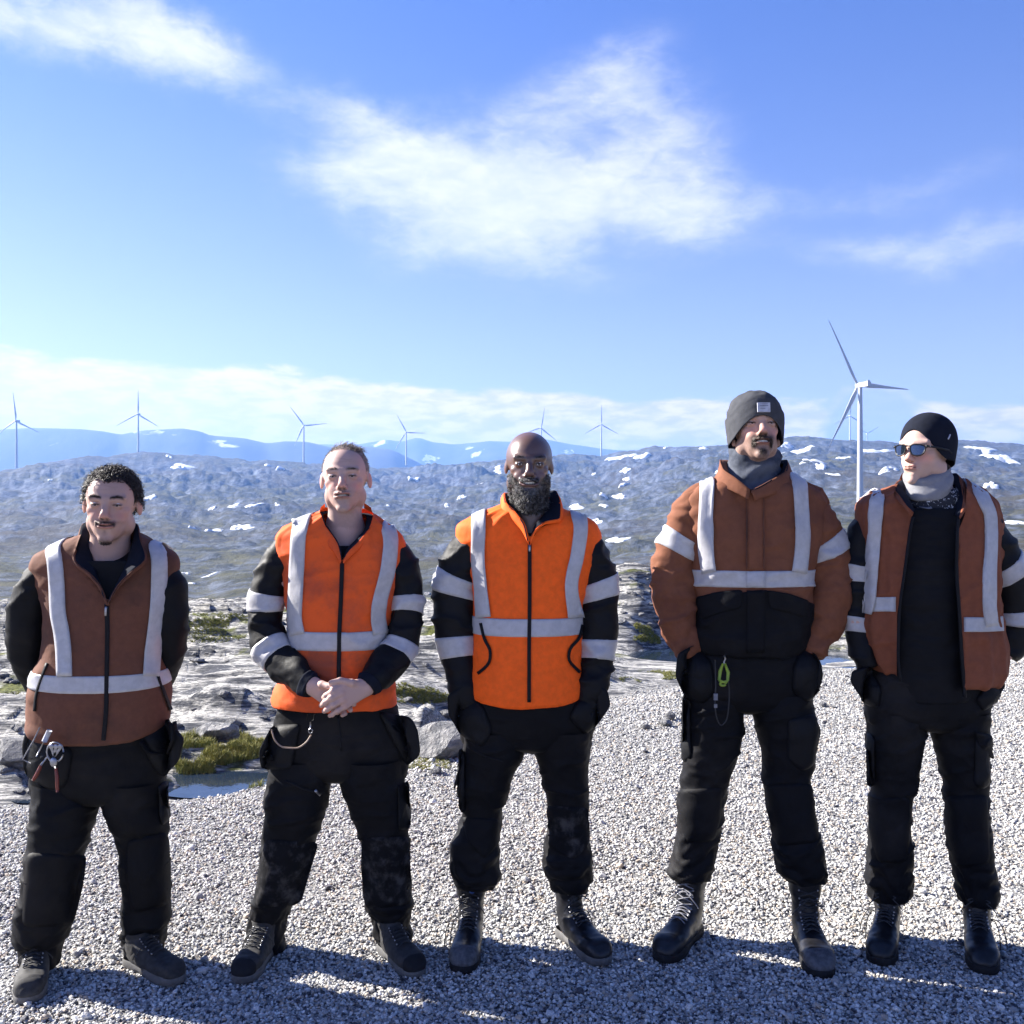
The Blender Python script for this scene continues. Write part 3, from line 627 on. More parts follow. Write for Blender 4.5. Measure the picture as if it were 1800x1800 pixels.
def head_field(Fd, hc, Rm, s, p):
    g = p.get
    def L(q): return hc+Rm@(np.array(q, float)*s)
    def E(c, r, k=.012, sub=False, rot=None): Fd.ell(L(c), np.array(np.broadcast_to(r, 3))*s, Rm if rot is None else Rm@rot, k*s, sub)
    def K(a, b, ra, rb, k=.008, sub=False): Fd.cone(L(a), L(b), ra*s, rb*s, k*s, sub)
    w = g('w', 1.0); jw = g('jaw', 1.0); ch = g('chin', 1.0)
    E((0, .018, .035), (.0765*w, .094, .084), .012); E((0, -.026, .024), (.0655*w, .063, .078), .012)
    E((0, -.028, -.030), (.0585*w, .058, .058), .014); E((0, -.040, -.070), (.040*jw, .042, .038), .018)
    for m in (-1, 1):
        E((m*.050*jw, -.002, -.055), (.017, .026, .026), .022); E((m*.0420*w, -.049, -.014), (.018, .018, .014), .012)
        E((m*.028, -.0655, -.038), (.017*g('cheek', 1), .014, .018), .012)
    E((0, -.074, -.100), (.021*ch, .017, .015), .020); E((0, -.068, -.058), (.029, .026, .028), .018)
    # eye sockets, brow ridge
    for m in (-1, 1):
        E((m*.033, -.098, .004), (.022, .019, .013), .010, True)
        K((m*.010, -.0855, .022), (m*.046, -.0725, .026), .0085, .0075, .014)
    # nose
    nw = g('nose', 1.0)
    K((0, -.082, .020), (0, -.0995, -.020), .0085, .0105*nw, .010); E((0, -.1040, -.027), (.0125*nw, .0105, .0095), None or .008)
    for m in (-1, 1):
        E((m*.0125*nw, -.0955, -.0315), (.0078*nw, .0105, .0075), .006)
        E((m*.0070*nw, -.1045, -.0385), (.0040, .0058, .0042), .0025, True)
        E((m*.021, -.099, -.022), (.006, .012, .014), .008, True)
    # lids over the eye balls, then the slit between them
    eo = g('eye', .0022)
    for m in (-1, 1):
        E((m*.0315, -.0725, .0045), (.0160, .0145, .0125), .004)
        E((m*.0315, -.0905, .0035), (.0130, .0085, eo), .0012, True)
        K((m*.018, -.0880, .0125), (m*.046, -.0795, .0105), .0018, .0018, .004, True)   # lid crease
        K((m*.018, -.0870, -.0085), (m*.042, -.0810, -.0100), .0016, .0012, .005, True)   # under the eye
        K((m*.0205, -.0975, -.030), (m*.0375, -.0855, -.066), .0026*g('fold', 1), .0022*g('fold', 1), .009, True)   # smile fold
    # lips
    mo, mw, sm = g('open', 0.0), g('mw', .024), g('smile', .003); ml = -.0585; yf = -.0965
    up = [(-mw, yf+.012, ml+sm), (-mw*.5, yf+.0025, ml+.0025), (0, yf, ml+.0015), (mw*.5, yf+.0025, ml+.0025), (mw, yf+.012, ml+sm)]
    for a, b in zip(up[:-1], up[1:]):
        K(a+np.array([0, 0, .0035+mo*.3]), b+np.array([0, 0, .0032+mo*.3]), .0040, .0040, .005)
        K(a-np.array([0, 0, .0045+mo*.7]), b-np.array([0, 0, .0040+mo*.7]), .0048, .0048, .005)
    for a, b in zip(up[:-1], up[1:]): K(a-np.array([0, .0035, mo*.2]), b-np.array([0, .0035, mo*.2]), .0011+mo*.48, .0011+mo*.48, .003, True)
    if mo > 0: E((0, -.082, ml-mo*.2+sm*.2), (mw*.8, .016, mo*.75), .003, True)
    E((0, -.0985, -.074), (.020, .008, .006), .008, True)
    # ears
    if g('ears', True):
        for m in (-1, 1):
            er = np.array(Matrix.Rotation(R(m*-22), 3, 'Z')@Matrix.Rotation(R(12), 3, 'X'))
            es = g('ear', 1.0); E((m*(.0790-.004*(1-es)*8)*w, .012, -.001), (.0065, .0145*es, .0265*es), .006, rot=er); E((m*.0865*w, .001, .003), (.0042, .0075, .0140), .004, True, rot=er)
    return L
def head_colors(V, Lc, s, p):
    """skin colour by position in head coordinates"""
    x, y, z = Lc[:, 0]/s, Lc[:, 1]/s, Lc[:, 2]/s; skin = np.array(p['skin']); c = np.tile(skin, (len(V), 1)); head = (z > -.16) & (np.abs(x) < .12) & (np.abs(y) < .13)
    red = np.array(p.get('red', skin*np.array([1.05, .72, .68])))
    def mixin(mask, col): c[:] = c+(np.array(col)-c)*np.clip(mask, 0, 1)[:, None]
    gs = lambda cx, cz, rx, rz: np.exp(-((np.abs(x)-cx)/rx)**2-((z-cz)/rz)**2)
    fr = head*sstep(-.03, -.055, y)
    n = fbm(Lc/s*60, 4, 5); mixin(head*(.22+.30*n), skin*.85)
    mixin(fr*gs(.042, -.025, .020, .018)*.75, red); mixin(fr*gs(0, -.028, .016, .014)*.8, red); mixin(fr*np.exp(-((z-.062+.003*np.sin(x*90))/.0016)**2)*(np.abs(x) < .03)*.35, skin*.6); mixin(fr*np.exp(-((z-.052-.002*np.sin(x*80))/.0014)**2)*(np.abs(x) < .028)*.3, skin*.6); mixin(fr*gs(.052, -.003, .006, .008)*.25*(1+np.sin(z*2200)), skin*.6); mixin(head*(np.abs(x) > .078)*.6, red)
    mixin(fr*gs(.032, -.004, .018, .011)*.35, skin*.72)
    mixin(fr*gs(.007, -.0385, .005, .004)*1.0*(y < -.09), skin*.22)
    mw = p.get('mw', .024); sm = p.get('smile', .003); mo = p.get('open', 0); lz = -.0585+sm*(x/mw)**2
    lip = fr*(np.abs(x) < mw*1.0)*np.exp(-((z-lz+mo*.2)/(.0085+mo*.6))**4)*(y < -.078); mixin(lip*.85, p.get('lip', skin*np.array([.85, .52, .50])))
    mixin(fr*(np.abs(x) < mw*.95)*np.exp(-((z-lz+mo*.2)/(.0016+mo*.5))**4), skin*.18)
    for m_ in ('brow',):
        bz = .0235+.006*np.cos((np.abs(x)-.030)/.02*1.3); mixin(fr*sstep(.010, .014, np.abs(x))*sstep(.054, .046, np.abs(x))*np.exp(-((z-bz)/.0048)**2)*p.get('browd', .8), p['hair'])
    lash = fr*np.exp(-((np.abs(x)-.0315)/.0145)**6)*np.exp(-((z-.0045-.0015)/.0028)**2)*(y < -.074); mixin(lash*.75, skin*.22)
    st = p.get('stubble', 0)
    if st:
        beardm = head*sstep(-.030, -.050, z)*sstep(.02, -.01, y); inner = np.exp(-((x/.030)**2+((z+.045)/.012)**2)); n2 = .5+.5*fbm(Lc/s*220, 2, 9)
        mixin(beardm*st*(.45+.55*n2), p['hair'])
    for (cx, cz, rx, rz, amt) in p.get('patches', []):     # moustache, goatee, chin stubble
        n2 = .5+.5*fbm(Lc/s*160, 2, 7); mixin(fr*gs(cx, cz, rx, rz)**.6*amt*(.55+.6*n2), p['hair'])
    if 'scalp' in p: mixin(p['scalp'](x, y, z)*head, p['hair'])
    return np.clip(c, .003, 1)
m, T = mat('skin'); vc = T.n('ShaderNodeVertexColor', layer_name='Col').outputs[0]; tco = T.n('ShaderNodeTexCoord').outputs['Object']
ns_ = T.noise(tco, 420, 3, .6); MSKIN = m
finish(T, vc, .55, ns_, .3, .0015, **{'Specular IOR Level': .28})
m, T = mat('dark_skin'); vc = T.n('ShaderNodeVertexColor', layer_name='Col').outputs[0]; tco = T.n('ShaderNodeTexCoord').outputs['Object']
finish(T, vc, .34, T.noise(tco, 420, 3, .6), .25, .0015, **{'Specular IOR Level': .75}); MSKIN2 = m
MEYE = plain('eye_white', (.62, .58, .55), .15, var=.02); MIRIS = plain('iris_dark', (.035, .022, .015), .1, var=.02); MTEETH = plain('tooth_white', (.78, .74, .66), .25, var=.04)
def hair_mat(name, c, c2):
    m, T = mat(name); tco = T.n('ShaderNodeTexCoord').outputs['Object']; n = T.noise(tco, 90, 4, .7)
    finish(T, T.mix(T.mr(n, .42, .62), c, c2), .48, **{'Specular IOR Level': .32}); return m
# ------------------------------------------------------------------ clothing as lofts
def knots_h(rows, Yc, db=.11, df=.12, n=2.3):
    """rows: (py, xl, xr[, df, db, dY, n]) horizontal rings traced at the silhouette"""
    K_ = []
    for r in rows:
        py, xl, xr = r[:3]; Y = Yc+(r[5] if len(r) > 5 else 0); hw_ = (xr-xl)/2/FPX*Y
        f_ = r[3] if len(r) > 3 else df; b_ = r[4] if len(r) > 4 else db
        if df is None: f_ = b_ = hw_*1.03
        nn_ = r[6] if len(r) > 6 else n; nn_ = r[6] if len(r) > 6 else n
        c = P((xl+xr)/2, py, Y); K_.append([*c, (xr-xl)/2/FPX*Y, 0, 0, 0, -1, 0, f_, b_, nn_])
    return np.array(K_)
def knots_t(rows, n=2.1):
    """rows: (px, py, Y, half width px[, depth m]) rings square to the path"""
    Pp = np.array([P(r[0], r[1], r[2]) for r in rows]); T_ = np.gradient(Pp, axis=0); T_ /= np.linalg.norm(T_, axis=1)[:, None]; K_ = []
    for i, r in enumerate(rows):
        t = T_[i]; f = np.array([0, -1., 0]); f -= t*(f@t)
        if np.linalg.norm(f) < .35: f = np.array([0, 0, 1.])-t*t[2]
        f /= np.linalg.norm(f); s = np.cross(f, t); s /= np.linalg.norm(s)
        if i and s@sp_ < 0: s = -s
        elif not i and s[0] < 0: s = -s
        sp_ = s; hw = r[3]*.94/FPX*r[2]; d = r[4]*.95 if len(r) > 4 else hw
        K_.append([*Pp[i], *(s*hw), *f, d, d, n])
    return np.array(K_)
def loft(K_, nu, nv, v0=0.0, v1=1.0, u0=0.0, u1=1.0):
    d = np.linalg.norm(np.diff(K_[:, :3], axis=0), axis=1)+np.abs(np.diff(np.linalg.norm(K_[:, 3:6], axis=1)))*.8+1e-4
    t = np.concatenate([[0], np.cumsum(d)]); tt = np.linspace(v0, v1, nv)*t[-1]
    q = pchip(t, K_, tt); wrap = (u1-u0) > .999
    th = (np.linspace(u0, u1, nu, endpoint=not wrap))*2*np.pi
    n = q[:, 11][:, None]; sn, cs = np.sin(th)[None], np.cos(th)[None]
    a = np.sign(sn)*np.abs(sn)**(2/n); b = np.sign(cs)*np.abs(cs)**(2/n)
    fd = np.where(b > 0, q[:, 9][:, None], q[:, 10][:, None])
    f = q[:, 6:9]/(np.linalg.norm(q[:, 6:9], axis=1)[:, None]+1e-9)
    return q[:, None, :3]+a[..., None]*q[:, None, 3:6]+(b*fd)[..., None]*f[:, None, :], wrap, t[-1]
def gnormals(G, wrap):
    du = (np.roll(G, -1, 1)-np.roll(G, 1, 1)) if wrap else np.gradient(G, axis=1); dv = np.gradient(G, axis=0)
    n = np.cross(du, dv); n /= np.linalg.norm(n, axis=2)[..., None]+1e-9
    c = G.mean(1, keepdims=True); sgn = np.sign(((G-c)*n).sum(-1).mean()); return n*sgn
class Cloth:
    """lofted surfaces plus creases, gathered into one garment mesh; also answers ray casts from the photo"""
    def __init__(s): s.V = []; s.F = []; s.n = 0; s.parts = []
    @staticmethod
    def surf(K_, nu, nv, fold, warp):
        G, wrap, ln = loft(K_, nu, nv); uu, vv = np.meshgrid(np.arange(nu)/nu, np.linspace(0, 1, nv))
        if warp is not None: G = warp(G, uu, vv)
        Nn = gnormals(G, True)
        if fold is not None: G = G+Nn*fold(G, uu, vv, ln)[..., None]
        return G, ln
    def add(s, K_, nu, nv, fold=None, cut=None, cap=(False, False), warp=None):
        G, ln = s.surf(K_, nu, nv, fold, warp)
        V = G.reshape(-1, 3); Fq = gridf(nu, nv, True)
        if cut is not None:
            poly, Yb = cut; px, py = proj(V); ins = inpoly(px, py, poly) & (V[:, 1] < Yb); Fq = Fq[(~ins)[Fq].any(1)]
            us = np.zeros(len(V), bool); us[Fq.ravel()] = True; mv = np.nonzero(us & ins)[0]
            A = np.array(poly, float); Bp = np.roll(A, -1, 0); q = np.stack([px[mv], py[mv]], 1)[:, None]; e = (Bp-A)[None]; t = np.clip(((q-A[None])*e).sum(-1)/((e**2).sum(-1)+1e-9), 0, 1); c = A[None]+t[..., None]*e
            k = np.linalg.norm(q-c, axis=2).argmin(1); tg = c[np.arange(len(mv)), k]; V[mv, 0] = (tg[:, 0]-900)/FPX*V[mv, 1]; V[mv, 2] = CAMH-(tg[:, 1]-900)/FPX*V[mv, 1]
        s.F.append(Fq+s.n); s.V.append(V); s.n += len(V); s.parts.append((K_, fold, nu, nv, ln, warp))
        for e in (0, 1):
            if cap[e]:
                row = (0 if e == 0 else nv-1)*nu+np.arange(nu); c = V[row].mean(0); s.V.append(c[None]); k = np.stack([row, np.roll(row, -1), np.full(nu, s.n-0)], 1)
                s.F.append(np.concatenate([k, k[:, 2:]], 1) if False else np.stack([row+s.n-len(V), np.roll(row, -1)+s.n-len(V), np.full(nu, s.n)], 1)); s.n += 1
        return s
    def arr(s): return np.concatenate(s.V), [np.concatenate([f for f in s.F if f.shape[1] == k]) for k in (3, 4) if any(f.shape[1] == k for f in s.F)]
    def build(s, name, mt, parent):
        V, Fq = s.arr(); s.ob = obj(name, mesh(name, V, Fq), mt, parent); s.bvh(); return s.ob
    def bvh(s):
        V, Fq = s.arr(); fl = []
        for f in Fq: fl += f.tolist()
        s.B = BVHTree.FromPolygons(V.tolist(), fl)
    def vz(s, part, z):            # fraction of the loft whose centre line has height z
        K_, fold, NU, NV, ln, warp = s.parts[part]; G, _ = s.surf(K_, 24, 300, None, warp); zz = G.mean(1)[:, 2]; return float(np.interp(-z, -zz, np.linspace(0, 1, 300)))
    def band(s, part, v0, v1, off=.0035, u0=0., u1=1., nu=None, nv=8, tilt=0.0, tph=0.0, top=None):
        """a band that follows the loft between two fractions of its length"""
        K_, fold, NU, NV, ln, warp = s.parts[part]; nu = nu or NU; M_ = NV*2
        G2, _ = s.surf(K_, NU, M_, fold, warp); G2 = G2+gnormals(G2, True)*off; full = (u1-u0) > .999
        us = np.arange(nu)/nu if full else np.linspace(u0, u1, nu); out = []
        for w_ in np.linspace(0, 1, nv):
            a0 = v0+(top(us) if top is not None else 0); vt = np.clip((a0+(v1-a0)*w_+tilt*np.sin(2*np.pi*(us+tph)))*(M_-1), 0, M_-1.001); i = vt.astype(int); f = (vt-i)[:, None]
            ut = us*NU; ui = np.floor(ut).astype(int); uf = (ut-ui)[:, None]; a, b = ui % NU, (ui+1) % NU
            out.append((G2[i, a]*(1-uf)+G2[i, b]*uf)*(1-f)+(G2[i+1, a]*(1-uf)+G2[i+1, b]*uf)*f)
        out = np.array(out); inn = out-gnormals(out, full)*(off+.005)
        A = np.concatenate([inn[:1], out, inn[-1:]]); return A.reshape(-1, 3), [gridf(nu, nv+2, full)]
def creases(amp=.006, along=9., seed=0, fine=.0018, lo=0., hi=1., k=14.):
    """soft bulges plus sharper creases running mostly across the limb"""
    def f(G, u, v, ln):
        p = G; a = fbm(p*along+seed*3.3, 2, seed); wq = p+.035*np.stack([fbm(p*7+seed, 2, seed+31), fbm(p*7+9+seed, 2, seed+37), fbm(p*7+5, 2, seed+41)], -1)
        q = np.stack([wq[..., 0]*.55+wq[..., 2]*.35, wq[..., 1]*.6, wq[..., 2]*1.55-wq[..., 0]*.5], -1); b = (1-np.abs(fbm(q*k*1.1+seed, 2, seed+5)))**4
        q2 = np.stack([wq[..., 0]*.55-wq[..., 2]*.5, wq[..., 1]*.6, wq[..., 2]*1.3+wq[..., 0]*.6], -1); b2 = (1-np.abs(fbm(q2*k*1.6+seed, 2, seed+15)))**5
        m = sstep(lo-.08, lo+.02, v)*(1-sstep(hi-.02, hi+.08, v))
        return (a*amp*.55+(b-.42)*amp*1.45+(b2-.3)*amp*.45+fbm(p*60, 2, seed+9)*fine)*m
    return f
def bunch(base, v0, v1, amp, freq, seed=0):
    """stacked folds where cloth piles up between v0 and v1"""
    def f(G, u, v, ln):
        w = sstep(v0-.06, v0+.02, v)*(1-sstep(v1-.02, v1+.05, v)); ph = fbm(np.stack([u*0+np.cos(u*6.28)*1.2, np.sin(u*6.28)*1.2, v*4], -1)+seed, 2, seed)
        return base(G, u, v, ln)+w*amp*(np.abs(np.sin((v*freq+ph*1.3)*np.pi))-.45)
    return f
def addf(*fs): return lambda G, u, v, ln: sum(f(G, u, v, ln) for f in fs)
def inpoly(px, py, poly):
    poly = np.array(poly, float); ins = np.zeros(np.shape(px), bool); j = len(poly)-1
    for i in range(len(poly)):
        xi, yi = poly[i]; xj, yj = poly[j]
        ins ^= ((yi > py) != (yj > py)) & (px < (xj-xi)*(py-yi)/(yj-yi+1e-9)+xi); j = i
    return ins
def proj(V): return 900+V[:, 0]/V[:, 1]*FPX, 900-(V[:, 2]-CAMH)/V[:, 1]*FPX
def cutter(poly, Yback): return (poly, Yback)
def drape(B, px, py, Ydef, off):
    d = Vector(((px-900)/FPX, 1, -(py-900)/FPX)).normalized(); h = B.ray_cast(Vector((0, 0, CAMH)), d, 20)
    if h[0] is None or h[0].y > Ydef+.15: q = P(px, py, Ydef); return q, np.array([0, -1., 0])
    n = np.array(h[1]); n = n*(-1 if n@np.array(d) > 0 else 1)
    n = n*.6+np.array([0, -.4, 0]); return np.array(h[0])+n/np.linalg.norm(n)*off, n
def strip(B, line, width, Yd, off=.0035, nw=7, step=7., over=False):
    """a tape laid on a garment along a line traced in the photo; width px (number or list)"""
    line = np.array(line, float); d = np.concatenate([[0], np.cumsum(np.hypot(*np.diff(line, axis=0).T))]); n = max(int(d[-1]/step), 2)
    tq = np.linspace(0, d[-1], n+1); Lq = pchip(d, line, tq); W = np.interp(tq, np.linspace(0, d[-1], len(np.atleast_1d(width))), np.atleast_1d(width)) if np.ndim(width) else np.full(n+1, float(width))
    T_ = np.gradient(Lq, axis=0); T_ /= np.linalg.norm(T_, axis=1)[:, None]; Nn = np.stack([-T_[:, 1], T_[:, 0]], 1); rows = []
    for i in range(n+1):
        d_ = Vector(((Lq[i][0]-900)/FPX, 1, -(Lq[i][1]-900)/FPX)).normalized(); hh = B.ray_cast(Vector((0, 0, CAMH)), d_, 20)
        if over and (hh[0] is None or hh[0].y > Yd+.03): continue
        rows.append(np.array([drape(B, *(Lq[i]+Nn[i]*W[i]*a), Yd, off)[0] for a in np.linspace(-.5, .5, nw)]))
    A = np.array(rows)
    if over:                       # carry on over the shoulder and a little down the back
        ex = []
        for dy in (.13, .09, .055, .025):
            r = []
            for q in A[0]:
                h = B.ray_cast(Vector((q[0], q[1]+dy, q[2]+.15)), Vector((0, 0, -1)), .5); r.append(np.array(h[0])+[0, 0, off] if h[0] is not None else q+[0, dy, -.03])
            ex.append(np.array(r))
        A = np.concatenate([np.array(ex), A])
    Ym = np.median(A[..., 1], axis=1, keepdims=True); A[..., 1] = np.where(np.abs(A[..., 1]-Ym) > .04, Ym, A[..., 1])   # no jumps into folds
    if n > 4: A[1:-1] = (A[:-2]+2*A[1:-1]+A[2:])/4
    back = np.array([0, off+.006, 0])
    A = np.concatenate([A[:, :1]+back, A, A[:, -1:]+back], 1); A = np.concatenate([A[:1]+back, A, A[-1:]+back], 0)
    return A.reshape(-1, 3), [gridf(nw+2, A.shape[0])]
def panel(B, poly, Yd, thick=.006, bulge=0.0, nr=8, per=48, hold=None):
    """a closed patch or pouch of the traced outline, lying on the garment, bulging towards its middle"""
    poly = np.array(poly, float); pc = poly.mean(0); cl = np.vstack([poly, poly[:1]]); d = np.concatenate([[0], np.cumsum(np.hypot(*np.diff(cl, axis=0).T))])
    e = np.stack([np.interp(np.linspace(0, d[-1], per, endpoint=False), d, cl[:, i]) for i in (0, 1)], 1)
    for _ in range(2): e = .5*e+.25*np.roll(e, 1, 0)+.25*np.roll(e, -1, 0)
    V = []
    for r in np.linspace(1, 0, nr, endpoint=False):
        for q in e:
            x, n = drape(B, *(pc+(q-pc)*r), Yd, thick+bulge*(1-r**3)); V.append(x)
    x, n = drape(B, *pc, Yd, thick+bulge); V.append(x); V = np.array(V)
    ym = np.median(V[:, 1]); hd_ = hold or .3; Yn = np.clip(V[:, 1], ym-hd_, ym+hd_); g_ = Yn[:-1].reshape(nr, per)
    for _ in range(3): g_ = (np.roll(g_, 1, 1)+2*g_+np.roll(g_, -1, 1))/4
    if nr > 3: g_[1:-1] = (g_[:-2]+2*g_[1:-1]+g_[2:])/4
    Yn = np.append(g_.ravel(), Yn[-1]); cm = np.array([0, 0, CAMH]); V = cm+(V-cm)*(Yn/V[:, 1])[:, None]
    rim = V[:per]+np.array([0, thick+.010, 0]); A = np.vstack([rim, V]); k = np.arange(per)
    Fq = gridf(per, nr+1, True); c = len(A)-1; Ft = np.stack([nr*per+k, nr*per+(k+1) % per, np.full(per, c)], 1)
    return A, [Ft, Fq]
def ribbon(A_l, B_l, thick=.005, n=24, nw=5, wob=0.0, bow=0.0, seed=1):
    """a strip of cloth between two traced edges; points are (px, py, Y)"""
    def cur(l):
        l = np.array([P(*q) for q in l]); d = np.concatenate([[0], np.cumsum(np.linalg.norm(np.diff(l, axis=0), axis=1))]); return pchip(d, l, np.linspace(0, d[-1], n))
    a, b = cur(A_l), cur(B_l); w = np.linspace(0, 1, nw)[None, :, None]; G = a[:, None]*(1-w)+b[:, None]*w
    Nn = gnormals(G, False)
    if Nn[..., 1].mean() > 0: Nn = -Nn
    G = G+Nn*(bow*4*w*(1-w)); G = G+Nn*(wob*fbm(G*22, 3, seed))[..., None]
    bk = G-Nn*thick; Aa = np.concatenate([G, bk[:, ::-1]], 1)
    V = Aa.reshape(-1, 3); Fq = gridf(2*nw, n, True); k = 2*nw
    caps = np.array([[j, j+1, k-2-j, k-1-j] for j in range(nw-1)]); return V, [np.concatenate([Fq, caps[:, ::-1], caps+(n-1)*k])]
def strands(P0, D0, length, n_seg, rad, curl=0.0, cr=.004, seed=0, grav=0.0, spread=.2):
    """many thin hairs as three-sided tubes"""
    rs = np.random.RandomState(seed); N0 = len(P0); L_ = np.broadcast_to(length, (N0,))*(0.7+.6*rs.rand(N0)); D = D0+spread*rs.randn(N0, 3); D /= np.linalg.norm(D, axis=1)[:, None]
    A = np.cross(D, rs.randn(N0, 3)); A /= np.linalg.norm(A, axis=1)[:, None]+1e-9; B = np.cross(D, A); out = []
    t = np.linspace(0, 1, n_seg+1)
    pts = P0[:, None]+D[:, None]*(t[None, :, None]*L_[:, None, None])
    if curl: ph = 2*np.pi*curl*t[None, :, None]; pts = pts+(A[:, None]*(np.cos(ph)-1)+B[:, None]*np.sin(ph))*cr
    pts[..., 2] -= grav*(t[None]**2)*L_[:, None]
    rr_ = rad*(1-.65*t); th = np.arange(3)*2*np.pi/3
    V = pts[:, :, None]+(A[:, None, None]*np.cos(th)[None, None, :, None]+B[:, None, None]*np.sin(th)[None, None, :, None])*rr_[None, :, None, None]
    V = V.reshape(-1, 3); f = gridf(3, n_seg+1, True); per = 3*(n_seg+1); Fq = (f[None]+(np.arange(N0)*per)[:, None, None]).reshape(-1, 4); return V, [Fq]
# ------------------------------------------------------------------ boots and shoes
def foot_knots(sh, tall, wide=1.0):
    r = []
    def k(y, z, hw, fy, fz, df, db, n=2.3): r.append([0, y, z, hw*wide, 0, 0, 0, fy, fz, df, db, n])
    if tall: k(.012, sh, .054, -1, 0, .052, .056); k(.010, sh*.75, .052, -1, 0, .050, .052); k(.008, .16, .045, -1, 0.03, .046, .046)
    else: k(.008, sh, .050, -1, .05, .050, .046)
    k(.000, .105, .044, -1, .35, .050, .050); k(-.022, .078, .043, -.8, .75, .052, .080); k(-.068, .058, .045, -.35, 1, .046, .052); k(-.115, .050, .050, -.12, 1, .036, .036)
    k(-.155, .046, .052, 0, 1, .030, .032, 2.5); k(-.190, .044, .048, .1, 1, .030, .030, 2.6); k(-.215, .042, .038, .3, 1, .025, .026, 2.5); k(-.229, .040, .018, .6, 1, .012, .014)
    return np.array(r)
def sole_mesh(h=.026, wide=1.0):
    ys = np.array([.062, .055, .03, -.02, -.07, -.12, -.16, -.20, -.225, -.238]); hw = np.array([.012, .030, .038, .037, .039, .048, .052, .046, .032, .010])*wide
    t = np.linspace(0, 1, 36); yq = pchip(np.arange(10), ys, t*9); wq = pchip(np.arange(10), hw, t*9)
    o = np.concatenate([np.stack([wq, yq], 1), np.stack([-wq, yq], 1)[::-1]]); n = len(o); V = []
    for z, k in ((0, .95), (.004, 1.0), (h*.6, 1.02), (h, 1.0), (h+.006, .93)):
        zz = np.where((o[:, 1] < -.03) & (z < .002) & (o[:, 1] > -.07), .008, z); V.append(np.column_stack([o*[k, 1.0 if k > .95 else .98], zz]))
    V = np.concatenate(V+[np.array([[0, -.09, 0]])]); k = np.arange(n); return V, [gridf(n, 5, True), np.stack([(k+1) % n, k, np.full(n, len(V)-1)], 1)]
MBOOT = None
def make_boot(name, parent, px, Y, yaw, tall, mats, lace=True, sc=1.0, toe=True, loose=0, label=None):
    mu, mso, mto, mla = mats; x = (px-900)/FPX*Y; M = np.array(Matrix.Rotation(R(yaw), 3, 'Z'))*sc; o3 = np.array([x, Y, float(height(np.array([x]), np.array([Y]))[0])+.004])
    tr = lambda V: V@M.T+o3
    K_ = foot_knots(.25 if tall else .135, tall); b = Cloth(); b.add(K_, 36, 60, creases(.0022, 22, int(px), .0004, k=30), cap=(False, True)); V, Fq = b.arr()
    root = obj(name, mesh(name, tr(V), Fq), mu, parent)
    if label: root['label'] = label
    V, Fq = sole_mesh(); obj('sole', mesh('sole', tr(V), Fq), mso, root)
    if toe:
        b2 = Cloth(); b2.parts = []; K2 = K_.copy(); G, wr, ln = loft(K2, 36, 14, .835, .995); G = G+gnormals(G, wr)*.0022; V = np.vstack([G.reshape(-1, 3), G[-1].mean(0)+[0, -.004, 0]]); kk = np.arange(36); obj('toe_cap', mesh('toe_cap', tr(V), [gridf(36, 14, True), np.stack([13*36+kk, 13*36+(kk+1) % 36, np.full(36, 14*36)], 1)]), mto, root)
    G, wr, ln = loft(K_, 36, 60); Nn = gnormals(G, wr); mb = MB(); me_ = MB()
    ks = range(6, 38, 4) if tall else range(6, 34, 5)
    pr = None
    for q in ks:
        for (a, b_) in ((-3, 3),):
            A = G[q, a % 36]+Nn[q, a % 36]*.004; Bp = G[min(q+3, 59), b_]+Nn[min(q+3, 59), b_]*.004; Bq = G[q, b_]+Nn[q, b_]*.004; Ap = G[min(q+3, 59), a % 36]+Nn[min(q+3, 59), a % 36]*.004; mid = G[min(q+1, 59), 0]+Nn[min(q+1, 59), 0]*.008
            mb.add(*tube(pchip([0, 1, 2], np.array([A, mid, Bp]), np.linspace(0, 2, 7)), .0022, 5)); mb.add(*tube(pchip([0, 1, 2], np.array([Bq, mid, Ap]), np.linspace(0, 2, 7)), .0022, 5))
            for E_ in (A, Bq): me_.add(*sphv(E_, (.0035, .0035, .0035), 8, 5))
    i0 = list(ks)[0]; c = G[i0+3, 0]+Nn[i0+3, 0]*.012
    for sg in (-1, 1):       # bow loops and loose ends
        for ln_, dr in ((.035, .5), (.055, 1.0)):
            t = np.linspace(0, 1, 9); arc = np.stack([sg*ln_*np.sin(t*np.pi*(.5+.4*(dr < 1))), -.012*np.sin(t*3), -ln_*dr*t], 1); mb.add(*tube(c+arc, .0020, 5))
    if loose:
        t = np.linspace(0, 1, 14); q0 = G[22, 9 if loose > 0 else 27]; arc = np.stack([loose*.05*np.sin(t*2.2), -.01*t, -.11*t+.02*np.sin(t*6)], 1); mb.add(*tube(q0+arc, .002, 5)); arc[:, 0] *= .6; mb.add(*tube(q0+arc+[0, 0, -.004], .002, 5))
    V, Fq = mb.get(); obj('lace', mesh('lace', tr(V), Fq), mla, root)
    V, Fq = me_.get(); obj('eyelet', mesh('eyelet', tr(V), Fq), MATS['metal'], root)
    return root
